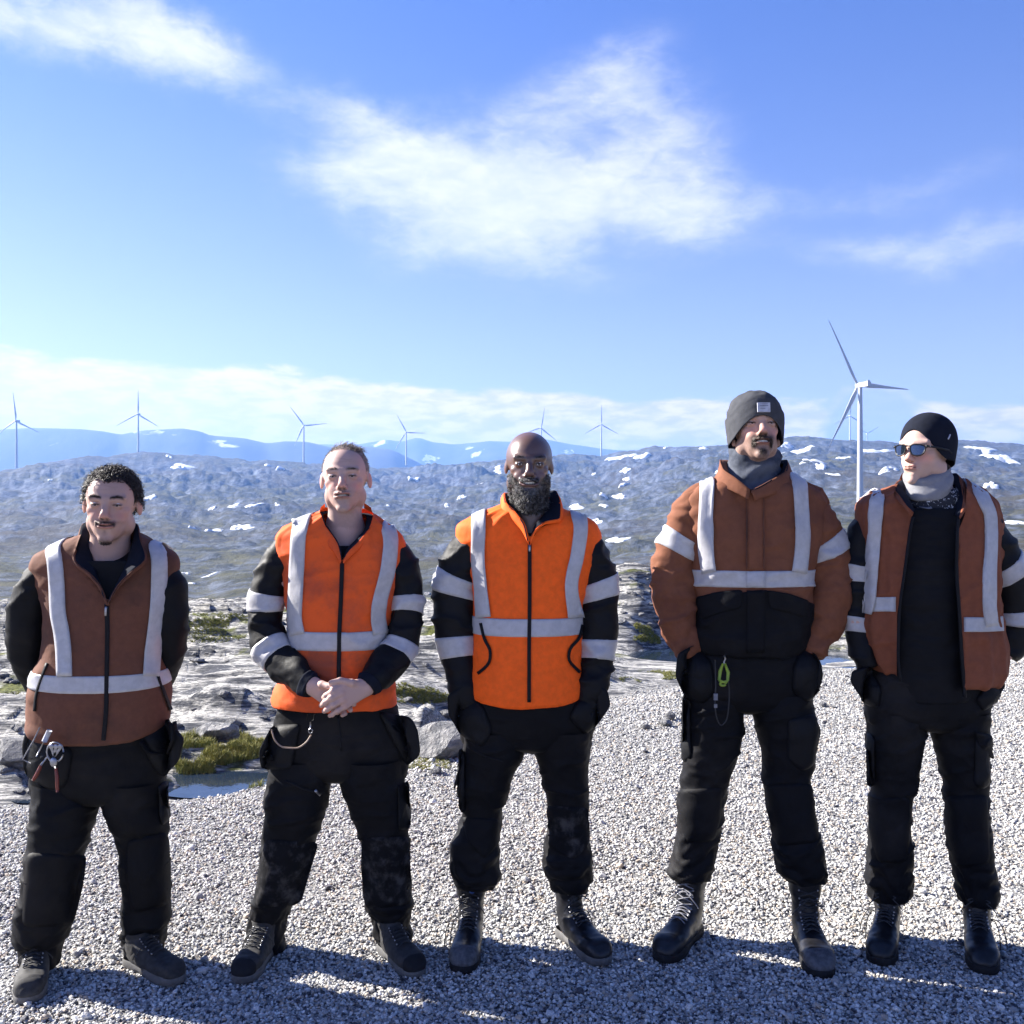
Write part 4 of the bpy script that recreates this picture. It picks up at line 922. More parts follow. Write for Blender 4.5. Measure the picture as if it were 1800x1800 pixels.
# ------------------------------------------------------------------ people: materials
BLK = cloth('black_cloth', (.0050, .0052, .0070), (.05, .045, .04), .10, 900, .60, spec=.12)
BLK2 = cloth('black_work_cloth', (.0050, .0052, .0068), (.060, .052, .047), .20, 700, .62, spec=.10, dscale=3.5)
NYL = cloth('black_nylon', (.0055, .0058, .0075), None, 0, 500, .58, spec=.16)
NAVY = cloth('dark_navy_knit', (.010, .012, .020), None, 0, 300, .95, spec=.1)
ORG = cloth('orange_hi_vis', (.93, .118, .008), (.60, .075, .012), .18, 700, .75, dscale=3)
ORGF = cloth('faded_orange_hi_vis', (.70, .092, .016), (.34, .060, .028), .45, 700, .8, dscale=4)
m_, T = mat('soiled_orange_hi_vis'); tco = T.n('ShaderNodeTexCoord').outputs['Object']; gz_ = T.n('ShaderNodeSeparateXYZ', {0: T.n('ShaderNodeNewGeometry').outputs['Position']}).outputs[2]
na_ = T.noise(tco, 7, 8, .65); nb_ = T.noise(tco, 40, 5, .6); soil = T.m('MULTIPLY', T.m('MULTIPLY', T.mr(gz_, .885, .93), T.mr(gz_, 1.10, 1.03)), T.mr(na_, .30, .60))
cc_ = T.mix(T.mr(na_, .42, .66), (.74, .100, .016), (.50, .078, .026)); cc_ = T.mix(T.m('MULTIPLY', soil, .8), cc_, (.22, .060, .030)); cc_ = T.mix(T.mr(nb_, .55, .75, 0, .25), cc_, (.30, .06, .03))
finish(T, cc_, .8, T.m('ADD', T.m('MULTIPLY', nb_, .6), T.m('MULTIPLY', T.noise(tco, 700, 2), .15)), .5, .004, **{'Specular IOR Level': .25}); ORGS = m_
RST = cloth('dirty_rust_orange', (.125, .049, .029), (.045, .025, .019), .75, 700, .85, dscale=4)
RST2 = cloth('worn_rust_orange', (.165, .061, .031), (.085, .030, .020), .55, 700, .85, dscale=4.5)
RST3 = cloth('rust_orange_vest_cloth', (.190, .061, .030), (.11, .035, .02), .5, 700, .85, dscale=5)
TAPE = cloth('reflective_tape', (.41, .405, .42), (.27, .26, .27), .35, 260, .42, spec=.4, dscale=9)
ZIP = plain('zip_black', (.007, .007, .009), .6, spec=.15); METAL = plain('metal', (.30, .30, .32), .35, 1.0)
BOOTL = plain('boot_leather', (.009, .009, .011), .38, spec=.35, var=.4, scale=40); RUB = plain('rubber', (.012, .012, .014), .75, spec=.2); TOEG = plain('scuffed_toe', (.06, .06, .066), .6, var=.4)
KNEE = cloth('dusty_knee_cloth', (.0060, .0062, .0078), (.10, .095, .095), .5, 700, .8, spec=.1, dscale=22)
SHOEG = plain('dusty_shoe', (.022, .021, .021), .8, var=.4); SOLEG = plain('grey_sole', (.085, .082, .08), .7, var=.3, scale=30); LACE = plain('lace_black', (.02, .02, .022), .7); LACEG = plain('lace_grey', (.16, .16, .18), .7)
GREYK = cloth('grey_knit', (.055, .057, .064), None, 0, 260, .95, spec=.1); SCARF = cloth('blue_grey_scarf', (.085, .095, .12), (.022, .028, .042), .95, 300, .9, dscale=12); WHITEK = cloth('pale_grey_gaiter', (.20, .20, .215), None, 0, 300, .9)
LAB = plain('pale_label', (.42, .43, .48), .7); RED = plain('red_plastic', (.13, .020, .014), .4); YEL = plain('yellow_green_plastic', (.20, .29, .03), .5); BLUE = plain('blue_label', (.03, .07, .22), .5); BROWN = plain('brown_rubber', (.28, .20, .15), .6)
LENS = plain('mirrored_lens', (.055, .08, .13), .04, .85, 1.0, .05); FRAME = plain('glasses_frame', (.012, .012, .014), .35, spec=.25)
HAIRS = {k: hair_mat('hair_'+k, a, b) for k, a, b in (('dark_brown', (.012, .008, .007), (.035, .025, .022)), ('light_brown', (.09, .065, .05), (.22, .18, .15)), ('grey_black', (.010, .009, .009), (.22, .21, .205)), ('brown', (.03, .018, .012), (.07, .045, .032)))}
def px2z(py, Y): return CAMH-(py-900)/FPX*Y
def leg_fold(seed, knee=.45, an=.80): return bunch(creases(.0066, 8., seed, .0012, .0, 1.0, 8.), an, .99, .009, 7.5, seed)
def trousers(pn, Yc, hips, LL, LR, mt, seed, an=.80, label=None):
    c = Cloth(); c.add(knots_h(hips, Yc), 72, 50, creases(.004, 8, seed, .0015)); KL, KR = knots_h(LL, Yc, None, None, 2.2), knots_h(LR, Yc, None, None, 2.2)
    KL[:, 3] *= .945; KR[:, 3] *= .945; KL[:, 9:11] *= .93; KR[:, 9:11] *= .93
    c.add(KL, 52, 130, leg_fold(seed+1, an=an)); c.add(KR, 52, 130, leg_fold(seed+2, an=an))
    o = c.build('trousers', mt, pn)
    if label: o['label'] = label
    return c, o
def add_panel(c, par, name, poly, Y, mt, thick=.005, bulge=.0, label=None, **kw):
    V, Fq = panel(c.B, poly, Y, thick, bulge, **kw); o = obj(name, mesh(name, V, Fq), mt, par)
    if label: o['label'] = label
    return o
def add_strip(c, par, name, line, wd, Y, mt, off=.0035, label=None, **kw):
    V, Fq = strip(c.B, line, wd, Y, off, **kw); o = obj(name, mesh(name, V, Fq), mt, par)
    if label: o['label'] = label
    return o
def add_band(c, par, part, z0, z1, Y=None, mt=None, name='reflective_band', off=.0035, byv=False, **kw):
    if not byv: z0, z1 = c.vz(part, z0), c.vz(part, z1)
    V, Fq = c.band(part, z0, z1, off, **kw); return obj(name, mesh(name, V, Fq), mt or TAPE, par)
def collar(par, base, edge, inner, Y, m_out, m_in):
    q = lambda l: [(a, b, Y+d) for a, b, d in l]
    V, Fq = ribbon(q(base), q(edge), .004, 30, 5, .003, .004); obj('collar', mesh('collar', V, Fq), m_out, par)
    V, Fq = ribbon(q(edge), q(inner), .004, 30, 5, .003, .002); obj('collar_lining', mesh('collar_lining', V, Fq), m_in, par)
def hand_fields(Fd, wrist, knuck, tips, thumb, r=.0088, palm=(.040, .017, .046), k=.0045):
    """palm between wrist and the row of knuckles; each finger a chain of three phalanges"""
    w = np.array(wrist); kn = [np.array(q) for q in knuck]; mid = sum(kn)/4
    for i, q in enumerate(kn): Fd.cone(w+(q-mid)*.45, q, .0155, .0115, .016)
    for q, ch, f in zip(kn, tips, (1.0, 1.03, 1.0, .88)):
        pr = q
        for j, t in enumerate(ch):
            t = np.array(t); Fd.cone(pr, t, r*f*(1.08-.08*j), r*f*(1.0-.09*j), k if j else .007); pr = t
    pr = w+(kn[0]-w)*.25
    for j, t in enumerate(thumb): t = np.array(t); Fd.cone(pr, t, .0135-.002*j, .0115-.0015*j, .008 if j == 0 else k); pr = t
def body(pn, hd, prm, Y, torso, arms, legs, hands=(), fine=(), neckpx=None, skinmat=None):
    hx, hy, hY, yaw, pitch, roll, s = hd; hc = P(hx, hy, hY); Rm = rotm(yaw, pitch, roll); h = prm.get('h', .0023)
    fx, fy, fz = [(hc[0]-.115*s, hc[0]+.115*s, h)], [(hc[1]-.135*s, hc[1]+.125*s, h)], [(hc[2]-.150*s, hc[2]+.135*s, h)]
    for a, b, hh in fine: fx.append((a[0], b[0], hh)); fy.append((a[1], b[1], hh)); fz.append((a[2], b[2], hh))
    X0 = [P(q[0], q[1], q[2]) for l in list(arms)+list(legs) for q in l]+[hc]
    lo = np.min(X0, 0)-.09; hi_ = np.max(X0, 0)+.09; hi_[2] = hc[2]+.15*s; lo[2] = .0; lo[1] = min(lo[1], hc[1]-.15, Y-.30); hi_[1] = max(hi_[1], Y+.2)
    Fd = Field(axis_(lo[0], hi_[0], .013, fx), axis_(lo[1], hi_[1], .013, fy), axis_(lo[2], hi_[2], .014, fz))
    for (px, py, hw, d) in torso: Fd.ell(P(px, py, Y+.005), (hw/FPX*Y*.78, d*.74, .085), None, .05)
    for l in arms:
        for a, b in zip(l[:-1], l[1:]): Fd.cone(P(*a[:3]), P(*b[:3]), a[3]*.78, b[3]*.82, .02)
    for l in legs:
        l = list(l); l[0] = (l[0][0]*.88+hx*.12,)+tuple(l[0][1:]); ft = P(*l[-1][:3]); an = P(*l[-2][:3]); l2 = [P(*q[:3]) for q in l[:-1]]
        for a, b, ra, rb in zip(l2[:-1], l2[1:], [q[3] for q in l], [q[3] for q in l[1:]]): Fd.cone(a, b, ra*.72, rb*.78, .015)
        ft = an+(ft-an)*.30; ft[2] = .05; Fd.cone(an+[0, 0, -.02], ft, .020, .016, .01)
    nb = P(*(neckpx or (hx, hy+110, Y+.01)))
    Fd.cone(hc+Rm@np.array([0, .022, -.055])*s, nb, .052*s*prm.get('neck', 1), .060*s*prm.get('neck', 1), .03)
    Fd.cone(nb, nb+[0, .01, -.10], .062*s, .09*s, .05)
    for sx in (-1, 1): Fd.cone(hc+Rm@np.array([sx*.045, .012, -.05])*s, nb+[sx*.012, -.045, -.03], .014, .012, .03)
    for e in prm.get('pre', []): Fd.ell(hc+Rm@(np.array(e[0])*s), np.array(e[1])*s, Rm, e[2])
    L = head_field(Fd, hc, Rm, s, prm)
    for e in prm.get('post', []): Fd.ell(hc+Rm@(np.array(e[0])*s), np.array(e[1])*s, Rm, e[2])
    for hf in hands: hand_fields(Fd, *hf[0], **hf[1])
    V, Q = Fd.mesh(); Lc = (V-hc)@Rm; col = head_colors(V, Lc, s, prm)
    for hf in hands:
        w_ = np.array(hf[0][0]); kn = np.array(hf[0][1]); 
        dn = np.min(np.linalg.norm(V[:, None]-kn[None], axis=2), 1); col = col*(1-.25*np.exp(-(dn/.012)**2)[:, None]*np.array([.0, .5, .5]))
    me = mesh('body', V, Q, vcol=col); o = obj('body', me, skinmat or MSKIN, pn); return o, L, V, Q, Lc, Rm, hc, s, Fd
def eyes(pn, L, Rm, s, prm):
    for m_ in (-1, 1):
        g = prm.get('gaze', (0, 0)); c = np.array([m_*.0315, -.0735, .0038]); r = .0116
        V, Fq = sphv(L(c), r*s, 20, 14); e = obj('eye', mesh('eye', V, Fq), MEYE, pn)
        d = np.array([g[0], -1., g[1]]); d /= np.linalg.norm(d); V, Fq = sphv(L(c+d*r*.5), (.0065*s, .0065*s, .0065*s), 16, 10); obj('iris', mesh('iris', V, Fq), MIRIS, e)
        xs_ = np.linspace(-.0130, .0135, 10); eo = prm.get('eye', .002); zz = .0035+eo*np.sqrt(np.clip(1-(xs_/.0138)**2, 0, 1))*.95-.0004; yy = -.0725-.0148*np.sqrt(np.clip(1-(xs_/.0175)**2-((zz-.0045)/.0125)**2, .05, 1))
        V, Fq = tube(np.array([L((m_*(.0315+a), b, c_)) for a, b, c_ in zip(xs_, yy, zz)]), np.array([.4, .7, .9, 1, 1, 1, 1, .9, .7, .4])*.00095*s, 6); obj('eyelash', mesh('eyelash', V, Fq), HAIRS['dark_brown'], pn)
def teeth(pn, L, s, prm):
    mb = MB(); mw = prm.get('mw', .024)*.72; mo = prm['open']; z0 = -.0585+mo*.25
    for i in range(-4, 4):
        x = (i+.5)/4*mw; hh = mo*prm.get('th', .8)+.0035; y = -.0905+.012*(x/mw)**2
        V, Fq = sphv((0, 0, 0), (mw/8*1.03, .0030, hh/2+.001), 8, 6); V = np.array([L(q) for q in V/1.0+np.array([x, y, z0+prm.get('smile', .003)*(x/prm.get('mw', .024))**2])]); mb.add(V, Fq)
    mb.build('teeth', MTEETH, pn)
def pick(V, Q, Lc, s, maskf, n, seed):
    N = vnormals(V, Q); x, y, z = (Lc/s).T; w = np.clip(maskf(x, y, z), 0, 1)*(z > -.16)*(np.abs(x) < .12)*(np.abs(y) < .14); w[w < .3] = 0
    if w.sum() == 0: return None
    i = np.random.RandomState(seed).choice(len(V), n, p=w/w.sum()); return V[i], N[i], (Lc/s)[i]
def brows(pn, L, Rm, s, hm, dens=60, th=.0011, ang=0.0, up=0.0):
    for m_ in (-1, 1):
        rs = np.random.RandomState(4); t = rs.rand(dens); x = .012+.036*t; z = .0235+up+.0055*np.sin(t*2.4)-.003*t+rs.randn(dens)*.0016+ang*(.5-t); y = -.0915+.018*t**2
        P0 = np.array([L((m_*a, b, c)) for a, b, c in zip(x, y, z)]); D = np.tile(Rm@np.array([m_*.9, -.15, .25]), (dens, 1)); V, Fq = strands(P0, D, .008*s, 3, th, seed=3, spread=.25); obj('eyebrow', mesh('eyebrow', V, Fq), hm, pn)
def stand(ob): return ob
# ------------------------------------------------------------------ man 1: curly hair, dirty vest
def man1():
    Y = 3.28
    pn = empty('person', P(185, 1725, Y)*[1, 1, 0], 'man with dark curly hair and goatee in a dirty brown-orange vest, hands behind his back', 'person', 'men standing in a row on the gravel')
    hm = HAIRS['dark_brown']
    def scalp(x, y, z):
        lim = np.interp(y, [-.12, -.075, -.055, -.035, -.02, -.005, .02, .05, .12], [.086, .084, .076, .048, .004, .020, .0, -.045, -.06])-.012*np.exp(-(x/.012)**2)*(y < -.05)+.010*np.exp(-((np.abs(x)-.036)/.012)**2)*(y < -.04); return sstep(lim-.003, lim+.004, z)
    prm = dict(skin=(.44, .285, .235), red=(.45, .21, .165), hair=(.016, .011, .010), w=1.02, jaw=1.06, cheek=1.1, nose=1.12, eye=.0028, mw=.026, smile=.0065, open=.0008, fold=1.1, browd=.9, scalp=scalp, stubble=.10, neck=1.0,
               patches=[(0, -.0475, .026, .0038, 1.1), (.024, -.053, .006, .006, .8), (0, -.078, .005, .007, .45), (0, -.112, .026, .008, .9), (.0, -.105, .034, .008, .35)])
    arms = [[(92, 1000, Y, .055), (52, 1085, Y+.02, .050), (58, 1175, Y+.06, .042), (110, 1232, Y+.19, .036), (165, 1245, Y+.22, .030)], [(288, 1005, Y, .055), (300, 1085, Y+.02, .048), (292, 1165, Y+.06, .040), (260, 1225, Y+.19, .036), (215, 1245, Y+.22, .030)]]
    legs = [[(130, 1330, Y, .10), (100, 1500, Y-.04, .065), (72, 1660, Y-.04, .042), (68, 1715, Y-.05, .035), (57, 1728, Y-.19, .028)], [(225, 1330, Y, .10), (255, 1500, Y+.02, .062), (250, 1650, Y+.05, .042), (250, 1690, Y+.05, .035), (300, 1700, Y-.05, .028)]]
    w1, w2 = P(165, 1248, Y+.22), P(215, 1245, Y+.22)
    def hnd(w, sx):
        kn = [w+np.array([sx*.07, .02, .028-.02*i]) for i in range(4)]; tp = [[k_+np.array([sx*.035, .0, -.012]), k_+np.array([sx*.052, -.01, -.03]), k_+np.array([sx*.05, -.015, -.045])] for k_ in kn]
        return ((w, kn, tp, [w+np.array([sx*.04, 0, .045]), w+np.array([sx*.065, 0, .052])]), {})
    o, L, V, Q, Lc, Rm, hc, s, _ = body(pn, (196, 889, Y-.035, 11, -2, 2.5, 1.05), prm, Y, [(185, 1040, 88, .10), (185, 1120, 88, .115), (180, 1210, 92, .12), (180, 1310, 92, .11)], arms, legs, [hnd(w1, 1), hnd(w2+np.array([0, .035, 0]), -1)], [((w1[0]-.0, w1[1]-.06, w1[2]-.08), (w2[0]+.02, w1[1]+.11, w1[2]+.08), .005)], (193, 985, Y+.01))
    eyes(pn, L, Rm, s, prm); brows(pn, L, Rm, s, hm, 80, .0009, 0, .002)
    r = pick(V, Q, Lc, s, scalp, 2100, 3); D = r[1]+np.array([0, 0, .05]); Vh, Fh = strands(r[0]-r[1]*.003, D, .019+.004*sstep(.05, .11, r[2][:, 2]), 13, .0016, 1.35, .0062, 5, .25, .55); obj('hair', mesh('hair', Vh, Fh), hm, pn)
    bm = lambda x, y, z: ((np.exp(-(x/.028)**2-((z+.0475)/.0035)**2) > .35) | (np.exp(-(x/.024)**2-((z+.113)/.008)**2) > .4) | (np.exp(-((np.abs(x)-.025)/.005)**2-((z+.053)/.006)**2) > .5))*(y < -.05)*1.0
    r = pick(V, Q, Lc, s, bm, 420, 5); Vh, Fh = strands(r[0], r[1]*.5+np.array([0, 0, -1.2]), .0045, 2, .0005, 0, 0, 6, .2, .4); obj('goatee', mesh('goatee', Vh, Fh), hm, pn)
    # black long-sleeved shirt
    c = Cloth(); K_ = knots_h([(962, 158, 232, .055, .06, .01), (966, 146, 244, .07, .07), (985, 112, 268, .095, .09), (1020, 100, 275, .10, .10), (1080, 100, 275, .115, .11), (1180, 90, 280, .12, .12), (1300, 80, 285, .12, .12)], Y); K_[0, 6:9] = K_[1, 6:9] = (0, -.86, -.5)
    c.add(K_, 60, 60, creases(.003, 9, 3)); fs = creases(.006, 9, 8, .0012, k=9)
    c.add(knots_t([(104, 985, Y, 14, .05), (84, 1000, Y, 27, .062), (62, 1040, Y, 36, .066), (47, 1090, Y+.01, 37, .066), (50, 1145, Y+.04, 35, .060), (66, 1190, Y+.09, 31, .055), (105, 1228, Y+.18, 27, .050), (160, 1246, Y+.22, 20, .036)]), 40, 80, fs, cap=(0, 1))
    c.add(knots_t([(272, 990, Y, 14, .05), (285, 1005, Y, 25, .060), (297, 1045, Y, 33, .064), (300, 1095, Y+.01, 33, .064), (296, 1145, Y+.04, 31, .058), (282, 1190, Y+.10, 27, .052), (255, 1226, Y+.18, 25, .050), (215, 1245, Y+.23, 20, .036)]), 40, 80, fs, cap=(0, 1))
    c.build('shirt', BLK, pn)
    # vest
    v = Cloth(); drop = lambda G, u, q: G-np.stack([G[..., 0]*0, G[..., 0]*0, .058*np.clip(np.cos(2*np.pi*u)*.75+.25, 0, 1)**1.3*sstep(.72, 1.0, q)], -1)
    K_ = knots_h([(930, 168, 226, .05, .07, .03), (938, 145, 246, .075, .085, .01), (950, 112, 266, .09, .095), (964, 84, 292, .105, .105), (978, 62, 310, .11, .11), (993, 56, 314, .115, .115), (1020, 64, 309, .12, .12), (1060, 78, 301, .13, .125), (1100, 82, 294, .135, .13), (1150, 76, 287, .14, .13), (1180, 63, 293, .145, .135), (1225, 54, 298, .15, .14), (1262, 57, 296, .15, .14), (1266, 60, 292, .142, .132), (1256, 68, 284, .13, .12)], Y)
    cut = cutter([(152, 915), (240, 915), (247, 945), (257, 985), (235, 1006), (210, 1030), (189, 1064), (176, 1037), (155, 1012), (126, 985), (138, 950)], Y+.02)
    v.add(K_, 120, 130, addf(creases(.0035, 7, 12, .0012, k=5), lambda G, u, q, ln: .012*np.exp(-((u-.86)/.05)**2)*np.maximum(0, np.sin(q*55))*sstep(.78, .9, q)), cut, warp=drop); v.build('vest', RST, pn); vo = v.ob
    for ln in ([(90, 950), (97, 985), (101, 1030), (103, 1075), (110, 1115), (113, 1150), (114, 1188)], [(272, 955), (279, 985), (278, 1040), (275, 1080), (270, 1120), (266, 1150), (264, 1188)]): add_strip(v, vo, 'reflective_tape', ln, 26, Y, TAPE, .008, over=True)
    add_band(v, vo, 0, px2z(1188, Y-.14), px2z(1214, Y-.14), name='reflective_tape')
    add_strip(v, vo, 'zip', [(188, 1062), (189, 1110), (188, 1180), (187, 1240), (181, 1314)], 7, Y, ZIP, .0055, nw=5)
    add_strip(v, vo, 'zip_puller', [(188, 1066), (187, 1074), (187, 1082)], 3, Y, METAL, .009, nw=4, step=4)
    add_strip(v, vo, 'pocket_zip', [(84, 1166), (73, 1195), (64, 1225), (62, 1250)], 4, Y, ZIP, .006, nw=3); add_strip(v, vo, 'pocket_zip', [(276, 1188), (288, 1222), (298, 1248)], 3.5, Y, ZIP, .006, nw=3)
    collar(vo, [(195, 926, .10), (150, 930, .035), (135, 955, -.04), (126, 986, -.105), (155, 1013, -.13), (176, 1038, -.14), (188, 1064, -.145)], [(195, 914, .10), (146, 920, .035), (138, 950, -.05), (130, 984, -.118), (158, 1009, -.137), (178, 1034, -.145), (188, 1062, -.148)], [(195, 920, .06), (156, 925, .02), (158, 955, -.03), (164, 985, -.075), (172, 1012, -.105), (181, 1036, -.125), (188, 1060, -.138)], Y, RST, NAVY)
    collar(vo, [(195, 926, .10), (240, 930, .035), (247, 952, -.04), (257, 986, -.105), (234, 1007, -.13), (208, 1032, -.14), (189, 1064, -.145)], [(195, 914, .10), (238, 920, .035), (246, 950, -.05), (254, 984, -.118), (232, 1003, -.137), (206, 1028, -.145), (189, 1062, -.148)], [(195, 920, .06), (233, 925, .02), (232, 955, -.03), (223, 985, -.075), (213, 1010, -.105), (200, 1036, -.125), (189, 1060, -.138)], Y, RST, NAVY)
    t, to = trousers(pn, Y, [(1235, 72, 284, .10, .10), (1290, 62, 290, .115, .12), (1340, 56, 290, .115, .13), (1385, 56, 290, .105, .12), (1404, 62, 286, .08, .09), (1412, 100, 260, .03, .03)],
        [(1370, 58, 176, 0, 0, 0), (1405, 55, 176, 0, 0, -.005), (1450, 52, 164, 0, 0, -.02), (1490, 48, 152, 0, 0, -.03), (1530, 42, 143, 0, 0, -.035), (1570, 36, 134, 0, 0, -.04), (1610, 28, 127, 0, 0, -.04), (1640, 25, 121, 0, 0, -.04), (1658, 34, 110, 0, 0, -.04), (1680, 38, 105, 0, 0, -.045), (1698, 38, 102, 0, 0, -.05)],
        [(1370, 176, 290, 0, 0, 0), (1405, 178, 291, 0, 0, .005), (1440, 188, 297, 0, 0, .01), (1475, 202, 294, 0, 0, .02), (1510, 210, 297, 0, 0, .02), (1560, 216, 299, 0, 0, .03), (1595, 215, 301, 0, 0, .04), (1615, 213, 303, 0, 0, .04), (1632, 216, 290, 0, 0, .04), (1658, 217, 288, 0, 0, .05), (1680, 222, 284, 0, 0, .05)], BLK2, 31)
    add_panel(t, to, 'knee_patch', [(48, 1498), (150, 1504), (143, 1560), (126, 1628), (40, 1630), (42, 1560)], Y-.08, BLK2, .004, .004); add_panel(t, to, 'knee_patch', [(222, 1478), (292, 1462), (297, 1530), (297, 1590), (232, 1606), (222, 1540)], Y-.06, BLK2, .004, .004)
    add_panel(t, to, 'holster_pocket', [(50, 1268), (100, 1290), (128, 1320), (118, 1380), (95, 1392), (42, 1360), (38, 1310)], Y-.10, NYL, .006, .028, hold=.06); add_panel(t, to, 'holster_pocket', [(246, 1290), (290, 1262), (322, 1300), (312, 1340), (285, 1368), (262, 1340)], Y-.10, NYL, .006, .026, hold=.06)
    add_strip(t, to, 'pocket_edge', [(246, 1300), (262, 1322), (290, 1322), (303, 1298), (301, 1272)], 4, Y-.12, BLK2, .034, nw=3); add_panel(t, to, 'thigh_pocket', [(277, 1380), (292, 1372), (296, 1440), (284, 1452), (278, 1430)], Y-.06, NYL, .005, .012)
    make_boot('shoe', pn, 67, Y-.05, 17, False, (SHOEG, SOLEG, SHOEG, LACE), sc=.92); make_boot('shoe', pn, 244, Y+.0, 56, False, (SHOEG, SOLEG, SHOEG, LACE), sc=.90)
    # tools in the left holster
    c0 = P(97, 1322, Y-.19); k_ = empty('carabiner', c0, 'round metal carabiner with keys clipped to the leftmost man\'s belt pouch', 'carabiner'); mb = MB(); th = np.linspace(0, 2*np.pi, 25)[:-1]
    mb.add(*tube(c0+np.stack([.026*np.cos(th), 0*th, .030*np.sin(th)], 1), .0028, 6)); mb.build('ring', METAL, k_)
    mb = MB(); mb.add(*sphv(c0+[-.002, -.006, -.030], (.012, .005, .015), 12, 8)); mb.build('swivel', METAL, k_)
    for a in (-.5, .2, .9): mb = MB(); mb.add(*boxv(c0+[.012*a, -.004, .004], (.008, .003, .032), rotm(0, 0, 40*a))); mb.add(*sphv(c0+[.012*a+.008*a, -.004, .018], (.008, .003, .008), 10, 6)); mb.build('key', METAL, k_, False)
    p0 = P(66, 1365, Y-.16); k_ = empty('pliers', p0, 'pliers with two red handles hanging from the leftmost man\'s belt pouch', 'pliers')
    for a, b in (((72, 1345, Y-.17), (58, 1372, Y-.17)), ((98, 1350, Y-.18), (101, 1392, Y-.18))):
        q = np.array([P(*a), (P(*a)+P(*b))/2+[.003, -.003, 0], P(*b)]); mb = MB(); mb.add(*tube(pchip([0, 1, 2], q, np.linspace(0, 2, 9)), [.0045, .005, .0055, .006, .006, .006, .0058, .0052, .004], 8)); mb.build('handle', RED, k_)
    mb = MB(); mb.add(*tube(np.array([P(72, 1345, Y-.17), P(84, 1330, Y-.17), P(98, 1350, Y-.18)]), .004, 6)); mb.build('jaw', METAL, k_)
    sd = empty('screwdriver', P(78, 1300, Y-.17), 'screwdriver with a white handle stuck in the leftmost man\'s belt pouch', 'screwdriver'); mb = MB(); mb.add(*tube(np.array([P(87, 1284, Y-.17), P(78, 1303, Y-.17)]), .0085, 10)); mb.build('handle', LAB, sd)
    mb = MB(); mb.add(*tube(np.array([P(78, 1303, Y-.17), P(64, 1330, Y-.165)]), .0025, 6)); mb.build('shaft', METAL, sd)
    cb = MB(); cb.add(*tube(np.array([P(70, 1278, Y-.15), P(60, 1300, Y-.17), P(44, 1328, Y-.17), P(40, 1335, Y-.16), P(54, 1342, Y-.16)]), .0022, 6)); tag(cb.build('cord', LACEG), 'thin grey cord looped over the leftmost man\'s belt pouch', 'cord')
